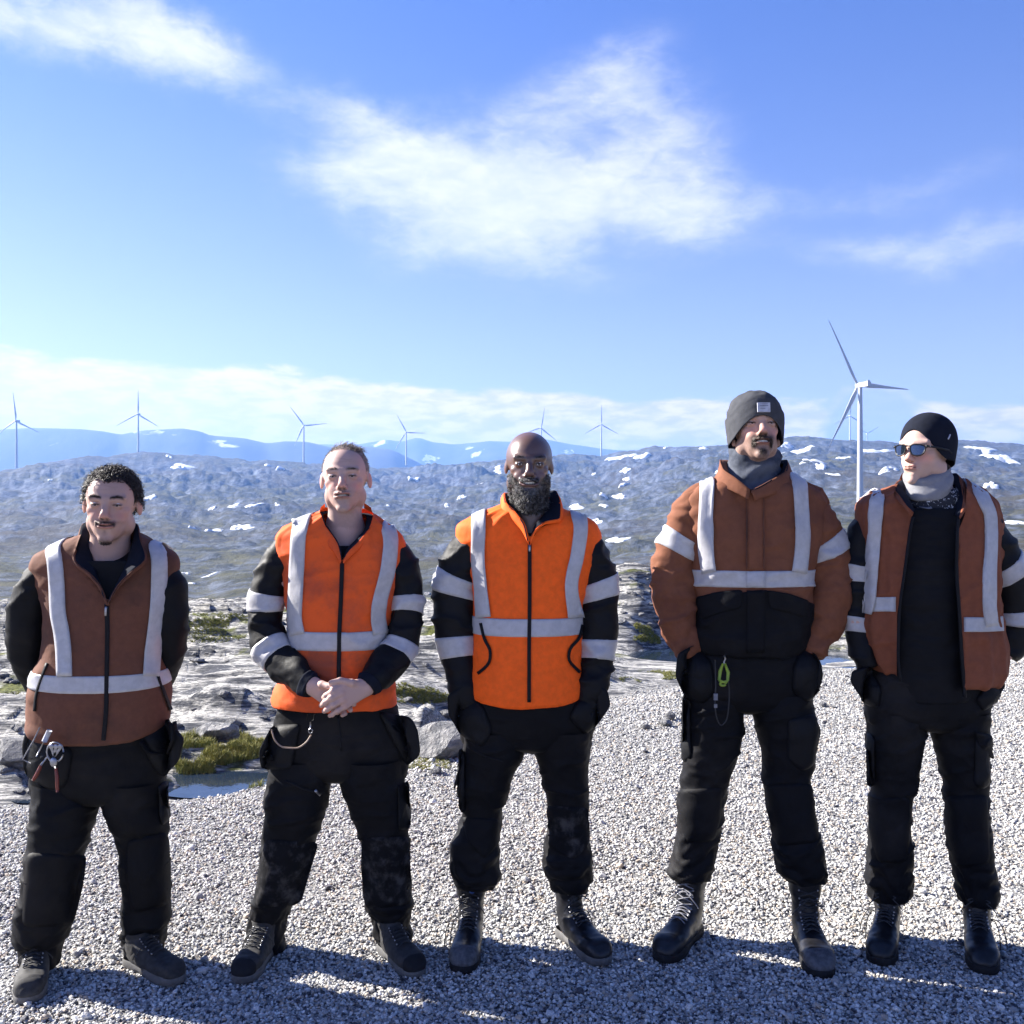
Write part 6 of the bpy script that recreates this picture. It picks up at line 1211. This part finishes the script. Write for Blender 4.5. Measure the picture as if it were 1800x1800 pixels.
    mb.build('lettering', plain('label_print', (.10, .11, .15), .7), lb, False)
    # neck scarf
    c = Cloth(); K_ = knots_h([(776, 1298, 1356, .054, .06, .015), (788, 1286, 1367, .074, .072, .01), (806, 1281, 1371, .080, .08, 0), (826, 1280, 1370, .086, .085, 0), (845, 1276, 1376, .098, .09, -.005), (860, 1290, 1366, .09, .08, 0)], Y)
    for q, f in ((0, -.36), (1, -.36), (2, -.4), (3, -.42), (4, -.45), (5, -.4)): K_[q, 6:9] = (0, -math.sqrt(1-f*f), f)
    c.add(K_, 72, 40, lambda G, u, v, ln: .0065*np.maximum(-.4, np.sin(v*17+3.0*np.sin(2*np.pi*u)+1.5*fbm(G*14, 2, 3)))*sstep(0, .15, v)+.003*fbm(G*30, 3, 4)); c.build('scarf', SCARF, pn)
    # jacket
    j = Cloth(); fs = addf(creases(.0095, 9, 38, .0012, k=9), lambda G, u, v, ln: .0065*(np.abs(np.sin(v*20+2.2*np.sin(6.28*u+.6)+2.5*fbm(G*7, 2, 8)))**.7-.55)*sstep(.42, .6, v))
    warp = lambda G, u, q: G-np.stack([G[..., 0]*0, G[..., 0]*0, .012*np.clip(np.cos(2*np.pi*u), 0, 1)*sstep(.8, 1.0, q)], -1)
    K_ = knots_h([(828, 1276, 1376, .06, .08, .02), (838, 1258, 1396, .08, .09, .01), (850, 1232, 1420, .095, .10), (864, 1208, 1440, .105, .105), (880, 1196, 1450, .11, .11), (920, 1198, 1446, .125, .12), (970, 1208, 1436, .135, .125), (1020, 1212, 1428, .14, .13), (1070, 1214, 1424, .14, .135), (1110, 1216, 1420, .14, .135), (1138, 1222, 1414, .135, .13), (1142, 1226, 1410, .13, .125), (1132, 1234, 1402, .115, .115)], Y)
    cut = cutter([(1285, 815), (1372, 815), (1376, 830), (1345, 850), (1317, 862), (1300, 848), (1280, 830)], Y+.02)
    j.add(K_, 130, 130, addf(creases(.0065, 7, 42, .0012, k=6), lambda G, u, q, ln: .010*np.abs(np.sin(u*2*np.pi*5-q*9+2.5*fbm(G*5, 2, 3)))**.7*(1-sstep(.35, .62, q))*sstep(.05, .2, q)*(np.abs(u-.5) > .2)), cut, warp=warp)
    j.add(knots_t([(1248, 862, Y, 16, .05), (1228, 882, Y, 32, .068), (1204, 930, Y, 38, .072), (1188, 985, Y, 40, .072), (1184, 1035, Y-.01, 42, .072), (1190, 1080, Y-.02, 37, .062), (1202, 1118, Y-.03, 31, .052), (1214, 1146, Y-.04, 26, .045), (1216, 1150, Y-.04, 20, .038)]), 52, 120, fs, cap=(0, 1))
    j.add(knots_t([(1400, 868, Y, 16, .05), (1418, 888, Y, 30, .066), (1442, 935, Y, 36, .070), (1456, 985, Y, 39, .072), (1460, 1035, Y-.01, 40, .072), (1452, 1080, Y-.02, 37, .062), (1438, 1118, Y-.03, 31, .052), (1424, 1146, Y-.04, 26, .045), (1422, 1150, Y-.04, 20, .038)]), 52, 120, fs, cap=(0, 1))
    j.build('jacket', RST2, pn); jo = j.ob
    for ln in ([(1245, 845), (1243, 880), (1241, 930), (1243, 975), (1247, 1006)], [(1405, 850), (1408, 890), (1410, 940), (1408, 975), (1404, 1006)]): add_strip(j, jo, 'reflective_tape', ln, 25, Y, TAPE, .009, over=True)
    add_band(j, jo, 0, px2z(1004, Y-.14), px2z(1033, Y-.14), name='reflective_tape')
    for part, a, b, tl in ((1, .33, .425, .03), (2, .33, .425, -.03)): add_band(j, jo, part, a, b, byv=True, tilt=tl, tph=.0)
    z0 = j.vz(0, px2z(1037, Y-.14)); z1 = .965; top = lambda u: .075*np.abs(np.sin(2*np.pi*u))**1.3*(np.cos(2*np.pi*u) > -.2)
    V_, F_ = j.band(0, z0, z1, .0045, nv=30, top=top); lp = obj('lower_panel', mesh('lower_panel', V_, F_), BLK2, jo)
    add_panel(j, jo, 'pocket_flap', [(1225, 1050), (1262, 1040), (1306, 1036), (1303, 1068), (1270, 1076), (1232, 1090)], Y, BLK2, .009, .003, hold=.12); add_panel(j, jo, 'pocket_flap', [(1348, 1036), (1385, 1042), (1420, 1056), (1420, 1088), (1385, 1076), (1352, 1070)], Y, BLK2, .009, .003, hold=.12)
    V_, F_ = strip(j.B, [(1327, 858), (1328, 920), (1328, 990), (1328, 1060), (1327, 1140)], 31, Y, .007); obj('front_placket', mesh('front_placket', V_, F_), RST2, jo) if False else None
    add_strip(j, jo, 'front_placket', [(1327, 862), (1328, 920), (1328, 1003)], 31, Y, RST2, .008); add_strip(j, jo, 'front_placket', [(1328, 1038), (1328, 1090), (1327, 1146)], 31, Y, BLK2, .010); add_strip(j, jo, 'reflective_tape', [(1312, 1018), (1344, 1018)], 28, Y, TAPE, .010)
    add_strip(j, jo, 'seam', [(1312, 862), (1312, 930), (1312, 1000)], 1.6, Y, RST, .011, nw=3); add_strip(j, jo, 'seam', [(1341, 865), (1341, 930), (1341, 1000)], 1.6, Y, RST, .011, nw=3)
    collar(jo, [(1326, 838, .11), (1262, 838, .04), (1258, 850, -.05), (1285, 862, -.11), (1316, 878, -.145)], [(1326, 812, .10), (1268, 808, .04), (1272, 824, -.06), (1296, 842, -.115), (1318, 860, -.14)], [(1326, 818, .07), (1276, 815, .02), (1282, 832, -.04), (1300, 848, -.09), (1319, 862, -.12)], Y, RST2, RST)
    collar(jo, [(1326, 838, .11), (1394, 842, .04), (1398, 852, -.05), (1372, 865, -.11), (1326, 880, -.145)], [(1326, 812, .10), (1382, 808, .04), (1382, 826, -.06), (1352, 845, -.115), (1320, 862, -.14)], [(1326, 818, .07), (1376, 815, .02), (1368, 834, -.04), (1345, 850, -.09), (1321, 863, -.12)], Y, RST2, NAVY)
    t, to = trousers(pn, Y, [(1125, 1232, 1404, .105, .10), (1165, 1208, 1432, .12, .12), (1200, 1204, 1430, .12, .13), (1228, 1206, 1426, .105, .12), (1244, 1214, 1418, .08, .09), (1252, 1250, 1380, .03, .03)],
        [(1215, 1206, 1314, 0, 0, 0), (1245, 1204, 1312, 0, 0, 0), (1290, 1201, 1309, 0, 0, 0), (1340, 1198, 1296, 0, 0, .005), (1375, 1195, 1284, 0, 0, .01), (1420, 1188, 1275, 0, 0, .02), (1460, 1186, 1268, 0, 0, .025), (1498, 1181, 1258, 0, 0, .03), (1525, 1172, 1254, 0, 0, .035), (1540, 1176, 1250, 0, 0, .035)],
        [(1215, 1316, 1428, 0, 0, 0), (1245, 1318, 1430, 0, 0, 0), (1290, 1330, 1437, 0, 0, 0), (1335, 1338, 1432, 0, 0, -.005), (1375, 1340, 1426, 0, 0, -.01), (1420, 1348, 1433, 0, 0, -.02), (1460, 1357, 1441, 0, 0, -.03), (1500, 1358, 1452, 0, 0, -.035), (1530, 1368, 1456, 0, 0, -.04), (1545, 1378, 1454, 0, 0, -.04)], BLK2, 61)
    add_panel(t, to, 'hip_pocket', [(1192, 1150), (1225, 1132), (1252, 1165), (1256, 1215), (1238, 1238), (1204, 1225), (1188, 1190)], Y-.10, NYL, .006, .030, hold=.07); add_panel(t, to, 'hip_pocket', [(1408, 1140), (1436, 1150), (1448, 1185), (1440, 1215), (1418, 1235), (1392, 1215), (1394, 1170)], Y-.10, NYL, .006, .030, hold=.07)
    add_panel(t, to, 'knee_patch', [(1198, 1388), (1270, 1384), (1266, 1440), (1256, 1478), (1208, 1482), (1194, 1440)], Y-.06, BLK2, .004, .006); add_panel(t, to, 'knee_patch', [(1345, 1380), (1428, 1376), (1434, 1430), (1440, 1480), (1365, 1488), (1350, 1430)], Y-.07, BLK2, .004, .006)
    add_panel(t, to, 'thigh_pocket', [(1200, 1222), (1214, 1225), (1216, 1335), (1200, 1340)], Y-.06, NYL, .005, .014); add_panel(t, to, 'thigh_pocket', [(1385, 1265), (1432, 1255), (1444, 1285), (1430, 1345), (1410, 1356), (1384, 1335)], Y-.07, NYL, .005, .012, hold=.06)
    make_boot('boot', pn, 1212, Y+.02, -33, True, (BOOTL, RUB, BOOTL, LACEG), sc=1.02); make_boot('boot', pn, 1416, Y-.06, -3, True, (BOOTL, RUB, TOEG, LACE), sc=1.02, label='boot with a scuffed grey toe cap')
    # glove clip hanging from the belt
    k_ = empty('glove_clip', P(1272, 1180, Y-.17), 'yellow-green plastic glove clip hanging from the tallest man\'s belt', 'glove clip')
    mb = MB(); a = P(1273, 1152, Y-.165); mb.add(*tube(np.array([a, a+[.004, 0, -.012], a+[-.001, 0, -.022], a+[.001, 0, -.034]]), .003, 6)); mb.build('snap_hook', METAL, k_)
    mb = MB(); 
    for l in ([(1271, 1166), (1266, 1180), (1264, 1196)], [(1274, 1166), (1280, 1182), (1279, 1197)]): mb.add(*tube(np.array([P(x, y, Y-.168) for x, y in l]), [.0035, .006, .0048], 8))
    mb.add(*tube(np.array([P(1264, 1196, Y-.168), P(1272, 1199, Y-.168), P(1279, 1197, Y-.168)]), .0045, 8)); mb.build('jaw', YEL, k_)
    mb = MB(); th = np.linspace(0, 2*np.pi, 13)[:-1]; mb.add(*tube(P(1271, 1202, Y-.168)+np.stack([.010*np.cos(th), 0*th, .006*np.sin(th)], 1), .004, 6)); mb.build('end_loop', YEL, k_)
    k2 = empty('lanyard', P(1258, 1200, Y-.16), 'thin black lanyard with a grey buckle looping down from the tallest man\'s belt', 'lanyard')
    q = np.array([P(1257, 1160, Y-.165), P(1258, 1200, Y-.17), P(1257, 1235, Y-.165), P(1260, 1262, Y-.155), P(1268, 1275, Y-.15), P(1278, 1262, Y-.15), P(1282, 1220, Y-.15), P(1278, 1180, Y-.155)]); mb = MB(); mb.add(*tube(pchip(np.arange(8), q, np.linspace(0, 7, 50)), .0022, 6)); mb.build('cord', LACE, k2)
    mb = MB(); mb.add(*boxv(P(1258, 1225, Y-.172), (.013, .006, .022))); mb.add(*boxv(P(1258, 1241, Y-.172), (.010, .005, .012))); mb.build('buckle', LACEG, k2, False)
# ------------------------------------------------------------------ man 5: black beanie, sunglasses, open vest
def man5():
    Y = 3.47
    pn = empty('person', P(1635, 1690, Y)*[1, 1, 0], 'man in a black beanie and sunglasses looking left, vest open over a black sweater', 'person', 'men standing in a row on the gravel'); hm = HAIRS['light_brown']
    prm = dict(skin=(.50, .33, .275), red=(.66, .30, .23), hair=(.20, .13, .09), w=.97, jaw=1.0, chin=.85, cheek=1.0, nose=.95, eye=.0018, mw=.022, smile=.002, open=.0, fold=.9, browd=.3, stubble=.14, neck=1.05, ears=False)
    arms = [[(1540, 905, Y, .055), (1508, 1000, Y+.02, .046), (1506, 1090, Y+.0, .042), (1524, 1140, Y+.02, .034), (1536, 1168, Y+.03, .026)], [(1722, 915, Y, .058), (1768, 1000, Y+.03, .048), (1785, 1080, Y+.05, .043), (1770, 1140, Y+.02, .036), (1748, 1180, Y-.02, .028)]]
    legs = [[(1578, 1230, Y, .10), (1565, 1400, Y, .06), (1562, 1560, Y+.02, .042), (1560, 1655, Y+.03, .035), (1548, 1675, Y-.12, .03)], [(1685, 1230, Y, .10), (1700, 1400, Y-.01, .06), (1718, 1560, Y-.02, .042), (1716, 1660, Y-.02, .035), (1725, 1690, Y-.17, .03)]]
    def hnd(w, sx): kn = [w+np.array([sx*.022-.0, .045-.018*i, -.06]) for i in range(4)]; return ((w+np.array([sx*.008, .012, .01]), kn, [[k_+np.array([sx*.006, 0, -.028]), k_+np.array([sx*.012, 0, -.045]), k_+np.array([sx*.02, 0, -.055])] for k_ in kn], [w+np.array([sx*.03, -.015, -.035]), w+np.array([sx*.035, -.018, -.055])]), {})
    wr = P(1762, 1148, Y+.02)
    h2 = ((wr, [wr+np.array([.006-.010*i, -.018*i+.02, -.05]) for i in range(4)], [[wr+np.array([.004-.010*i, -.018*i+.02, -.085]), wr+np.array([-.004-.010*i, -.018*i+.02, -.11]), wr+np.array([-.010-.010*i, -.018*i+.02, -.125])] for i in range(4)], [wr+np.array([-.02, -.04, -.04]), wr+np.array([-.03, -.045, -.07])]), {})
    o, L, V, Q, Lc, Rm, hc, s, _ = body(pn, (1627, 794, Y-.0, -53, 1, 2, 1.02), prm, Y, [(1635, 940, 90, .105), (1635, 1030, 85, .115), (1632, 1120, 86, .115), (1632, 1220, 94, .115)], arms, legs, [hnd(P(1538, 1170, Y+.03), 1), h2], [((wr[0]-.05, wr[1]-.07, wr[2]-.10), (wr[0]+.05, wr[1]+.07, wr[2]+.04), .005)], (1640, 880, Y+.02))
    eyes(pn, L, Rm, s, prm)
    V_, F_ = cap_surface(L, .070, -.030, -.055, .135, .009, seed=6, wob=.001, nv=34, hw=.078, hd=.096, pw=2.3); be = obj('beanie', mesh('beanie', V_, F_), NAVY, pn)
    mb = MB(); mb.add(*boxv(L((.0885, -.010, .048)), (.003, .004, .020), Rm@rotm(0, 35, 0))); mb.build('logo', LAB, be, False)
    # sunglasses
    sg = MB(); ln_ = MB()
    for m_ in (-1, 1):
        prof = [(.008, .014), (.020, .018), (.040, .017), (.055, .012), (.054, -.004), (.046, -.018), (.030, -.021), (.014, -.016), (.008, -.002)]
        pr = np.array(prof); cl = np.vstack([pr, pr[:1]]); d = np.concatenate([[0], np.cumsum(np.hypot(*np.diff(cl, axis=0).T))]); e = np.stack([np.interp(np.linspace(0, d[-1], 33)[:-1], d, cl[:, i]) for i in (0, 1)], 1)
        for _ in range(2): e = .5*e+.25*np.roll(e, 1, 0)+.25*np.roll(e, -1, 0)
        f3 = lambda x, z, q=0: L((m_*x, -.1085+q+(x-.01)**2*7.5, z+.001)); sg.add(*tube(np.array([f3(*a) for a in e]+[f3(*e[0])]), .0026, 6, False)); c_ = e.mean(0)
        A = np.array([f3(*(c_+(a-c_)*r)) for r in (1, .6, .25) for a in e]+[f3(*c_)]); k = np.arange(32); ln_.add(A, [gridf(32, 3, True), np.stack([64+k, 64+(k+1) % 32, np.full(32, 96)], 1)])
        sg.add(*tube(np.array([L((m_*.056, -.092, .012)), L((m_*.066, -.080, .012)), L((m_*.078, -.04, .008)), L((m_*.083, .0, .004)), L((m_*.084, .018, -.006))]), [.004, .0038, .003, .003, .003], 6)); sg.add(*boxv(L((m_*.058, -.0925, .012)), (.006, .006, .009), Rm))
    sg.add(*tube(np.array([L((-.010, -.1085, .013)), L((0, -.1105, .014)), L((.010, -.1085, .013))]), .0028, 6)); so = sg.build('sunglasses', FRAME, pn); ln_.build('lens', LENS, so)
    mb = MB(); mb.add(*boxv(L((.0655, -.0825, .0125)), (.002, .014, .004), Rm@rotm(28, 0, 0))); mb.build('hinge', METAL, so, False)
    # gaiter: pale upper roll over a dark patterned one
    c = Cloth(); K_ = knots_h([(822, 1604, 1668, .055, .055, -.00), (834, 1592, 1670, .075, .065, -.01), (850, 1588, 1670, .082, .07, -.01), (864, 1590, 1668, .082, .07, -.01), (872, 1600, 1660, .07, .06, -.005)], Y)
    for q in range(5): K_[q, 6:9] = (.0, -.93, -.36); K_[q, 5] = .010*(1 if q else 1)
    c.add(K_, 60, 30, lambda G, u, v, ln: .004*np.sin(v*13+2*np.sin(6.28*u)+2*fbm(G*12, 2, 3))*sstep(0, .2, v)+.002*fbm(G*30, 3, 4)); c.build('neck_gaiter', WHITEK, pn)
    m_, T = mat('dark_patterned_knit'); tco = T.n('ShaderNodeTexCoord').outputs['Object']; vo_ = T.n('ShaderNodeTexVoronoi', {'Vector': T.noise(tco, 30, 2, .5, 0, 1), 'Scale': 9.0}); vo2 = T.noise(tco, 95, 2, .5, 1.5)
    finish(T, T.mix(T.mr(vo2, .60, .63), (.015, .016, .022), (.5, .5, .52)), .9)
    c = Cloth(); K_ = knots_h([(850, 1600, 1676, .07, .065, 0), (864, 1590, 1682, .088, .075, 0), (880, 1588, 1682, .095, .08, 0), (892, 1590, 1680, .09, .08, 0)], Y)
    for q in range(4): K_[q, 6:9] = (0, -.93, -.36)
    c.add(K_, 60, 20, creases(.003, 20, 4)); c.build('neck_gaiter', m_, pn)
    # black sweater
    c = Cloth(); K_ = knots_h([(876, 1590, 1684, .085, .08, .01), (882, 1576, 1696, .095, .09), (895, 1555, 1715, .10, .095), (920, 1545, 1725, .11, .10), (980, 1545, 1722, .12, .11), (1060, 1545, 1718, .125, .115), (1140, 1540, 1722, .125, .12), (1215, 1535, 1725, .125, .125), (1226, 1538, 1722, .12, .12), (1215, 1545, 1715, .11, .11)], Y); K_[0, 6:9] = K_[1, 6:9] = (0, -.9, -.42)
    c.add(K_, 80, 90, addf(creases(.004, 8, 13), lambda G, u, v, ln: .0012*np.sin(v*150)*sstep(.25, .3, v)*(1-sstep(.45, .5, v)))); c.build('sweater', BLK, pn)
    V_, F_ = strip(c.B, [(1598, 882), (1612, 890), (1632, 894), (1652, 888), (1664, 878)], 2.6, Y, .006, nw=4, step=4); obj('neck_trim', mesh('neck_trim', V_, F_), LACEG, c.ob)
    j = Cloth(); fs = creases(.0085, 9, 48, .0012, k=8)
    j.add(knots_t([(1552, 890, Y+.01, 14, .05), (1536, 908, Y+.01, 26, .062), (1516, 955, Y+.02, 30, .064), (1508, 1010, Y+.02, 30, .064), (1506, 1060, Y+.02, 29, .060), (1508, 1105, Y+.01, 27, .054), (1518, 1145, Y-.01, 25, .048), (1528, 1175, Y-.03, 22, .042)]), 44, 90, fs, cap=(0, 1))
    j.add(knots_t([(1708, 900, Y, 14, .05), (1725, 918, Y, 28, .064), (1752, 960, Y+.01, 34, .068), (1772, 1010, Y+.02, 36, .068), (1785, 1060, Y+.03, 36, .064), (1788, 1100, Y+.03, 33, .058), (1778, 1132, Y+.02, 28, .048), (1766, 1150, Y+.02, 23, .040)]), 44, 90, fs, cap=(0, 1))
    j.build('jacket', NYL, pn); jo = j.ob
    for part, a, b, tl in ((0, .40, .49, .0), (0, .70, .79, .02), (1, .40, .50, -.03), (1, .70, .80, -.0)): add_band(j, jo, part, a, b, byv=True, tilt=tl, tph=.0)
    v = Cloth(); K_ = knots_h([(842, 1600, 1690, .05, .07, .04), (852, 1572, 1704, .08, .09, .02), (862, 1545, 1722, .095, .10), (874, 1516, 1740, .105, .105), (888, 1504, 1752, .115, .11), (910, 1504, 1756, .12, .115), (960, 1514, 1754, .135, .12), (1020, 1514, 1750, .145, .13), (1080, 1512, 1752, .15, .13), (1125, 1514, 1764, .15, .14), (1160, 1522, 1764, .15, .14), (1176, 1532, 1756, .15, .14), (1180, 1536, 1752, .14, .13), (1170, 1546, 1742, .13, .12)], Y)
    drop = lambda G, u, q: G-np.stack([G[..., 0]*0, G[..., 0]*0, .040*np.clip(np.cos(2*np.pi*(u-.10)), 0, 1)**.8*sstep(.72, 1.0, q)], -1)
    cut = cutter([(1590, 820), (1690, 820), (1700, 850), (1696, 905), (1686, 930), (1684, 1000), (1688, 1080), (1692, 1150), (1698, 1300), (1578, 1300), (1576, 1150), (1577, 1080), (1588, 1000), (1597, 930), (1603, 905), (1570, 870)], Y+.02)
    v.add(K_, 140, 130, addf(creases(.0065, 7, 52, .0012, k=6), lambda G, u, q, ln: .007*np.maximum(0, np.sin(u*2*np.pi*15+2*fbm(G*4, 2, 3)))*(np.abs(np.minimum(u, 1-u)-.12) < .10)), cut, warp=drop); v.build('vest', RST3, pn); vo = v.ob
    add_strip(v, vo, 'reflective_tape', [(1546, 862), (1540, 895), (1538, 950), (1532, 1010), (1526, 1060), (1522, 1078)], [26, 26, 20, 22, 24, 24], Y, TAPE, .009, over=True); add_strip(v, vo, 'reflective_tape', [(1725, 872), (1740, 910), (1741, 960), (1738, 1010), (1738, 1060), (1742, 1100)], 22, Y, TAPE, .009, over=True)
    add_strip(v, vo, 'reflective_tape', [(1512, 1064), (1540, 1062), (1574, 1062)], 26, Y, TAPE, .005); add_strip(v, vo, 'reflective_tape', [(1694, 1098), (1728, 1098), (1762, 1096)], 26, Y, TAPE, .005)
    def edge(l): 
        q = [(x, y, Y+d) for x, y, d in l]; q2 = [(x+(5 if x < 1640 else -5), y, yy-.004) for x, y, yy in q]; V_, F_ = ribbon(q, q2, .006, 60, 4, .001, .002); obj('zip', mesh('zip', V_, F_), ZIP, vo)
    edge([(1602, 908, -.135), (1596, 940, -.14), (1588, 1000, -.15), (1578, 1080, -.155), (1576, 1150, -.155), (1580, 1198, -.15)]); edge([(1688, 908, -.135), (1686, 940, -.145), (1685, 1000, -.15), (1690, 1080, -.155), (1694, 1150, -.155), (1700, 1226, -.15)])
    collar(vo, [(1640, 860, .11), (1575, 858, .04), (1566, 868, -.05), (1582, 885, -.12), (1603, 908, -.145)], [(1640, 838, .10), (1590, 842, .03), (1574, 862, -.06), (1590, 884, -.125), (1606, 900, -.15)], [(1640, 842, .07), (1598, 852, .0), (1592, 866, -.05), (1600, 882, -.09), (1608, 896, -.115)], Y, RST3, NAVY)
    collar(vo, [(1640, 860, .11), (1698, 856, .04), (1702, 875, -.05), (1700, 892, -.11), (1688, 912, -.145)], [(1640, 838, .10), (1680, 832, .03), (1692, 858, -.04), (1692, 885, -.10), (1686, 908, -.14)], [(1640, 842, .07), (1672, 842, .01), (1680, 862, -.02), (1680, 885, -.07), (1678, 906, -.11)], Y, RST3, NAVY)
    t, to = trousers(pn, Y, [(1160, 1545, 1722, .105, .10), (1200, 1526, 1742, .12, .12), (1235, 1522, 1738, .12, .13), (1262, 1524, 1736, .105, .12), (1276, 1532, 1728, .08, .09), (1284, 1565, 1700, .03, .03)],
        [(1248, 1524, 1632, 0, 0, 0), (1280, 1525, 1629, 0, 0, 0), (1330, 1528, 1622, 0, 0, 0), (1375, 1531, 1611, 0, 0, 0), (1420, 1527, 1602, 0, 0, .01), (1460, 1526, 1602, 0, 0, .01), (1500, 1525, 1607, 0, 0, .015), (1530, 1524, 1602, 0, 0, .02), (1555, 1526, 1604, 0, 0, .025), (1578, 1530, 1598, 0, 0, .03)],
        [(1248, 1632, 1736, 0, 0, 0), (1280, 1636, 1736, 0, 0, 0), (1330, 1646, 1738, 0, 0, 0), (1375, 1656, 1738, 0, 0, -.005), (1420, 1662, 1737, 0, 0, -.01), (1460, 1665, 1740, 0, 0, -.01), (1500, 1668, 1746, 0, 0, -.02), (1540, 1676, 1752, 0, 0, -.02), (1565, 1680, 1755, 0, 0, -.02), (1585, 1686, 1750, 0, 0, -.02)], BLK2, 71)
    add_panel(t, to, 'hip_pocket', [(1500, 1180), (1530, 1172), (1550, 1210), (1545, 1245), (1524, 1240), (1497, 1200)], Y-.09, NYL, .006, .026, hold=.07); add_panel(t, to, 'hip_pocket', [(1736, 1200), (1762, 1190), (1768, 1206), (1748, 1235), (1726, 1250), (1715, 1230)], Y-.09, NYL, .006, .020, hold=.07)
    add_panel(t, to, 'knee_patch', [(1532, 1405), (1600, 1400), (1600, 1470), (1592, 1515), (1545, 1518), (1530, 1460)], Y-.06, BLK2, .004, .005); add_panel(t, to, 'knee_patch', [(1664, 1400), (1735, 1396), (1738, 1470), (1740, 1520), (1682, 1526), (1668, 1470)], Y-.06, BLK2, .004, .005)
    add_panel(t, to, 'thigh_pocket', [(1524, 1288), (1538, 1292), (1540, 1380), (1526, 1385)], Y-.05, NYL, .005, .014); add_panel(t, to, 'thigh_pocket', [(1714, 1300), (1736, 1296), (1740, 1375), (1728, 1388), (1712, 1378)], Y-.06, NYL, .005, .010); add_panel(t, to, 'pocket_flap', [(1712, 1285), (1738, 1290), (1748, 1335), (1735, 1330), (1716, 1305)], Y-.07, BLK2, .012, .003, hold=.06)
    make_boot('boot', pn, 1560, Y+.02, -27, True, (BOOTL, RUB, BOOTL, LACE), sc=.98, loose=-1); make_boot('boot', pn, 1717, Y-.03, -19, True, (BOOTL, RUB, BOOTL, LACE), sc=1.0, loose=1)
import time as _t
for f_ in (man1, man2, man3, man4, man5): f_()
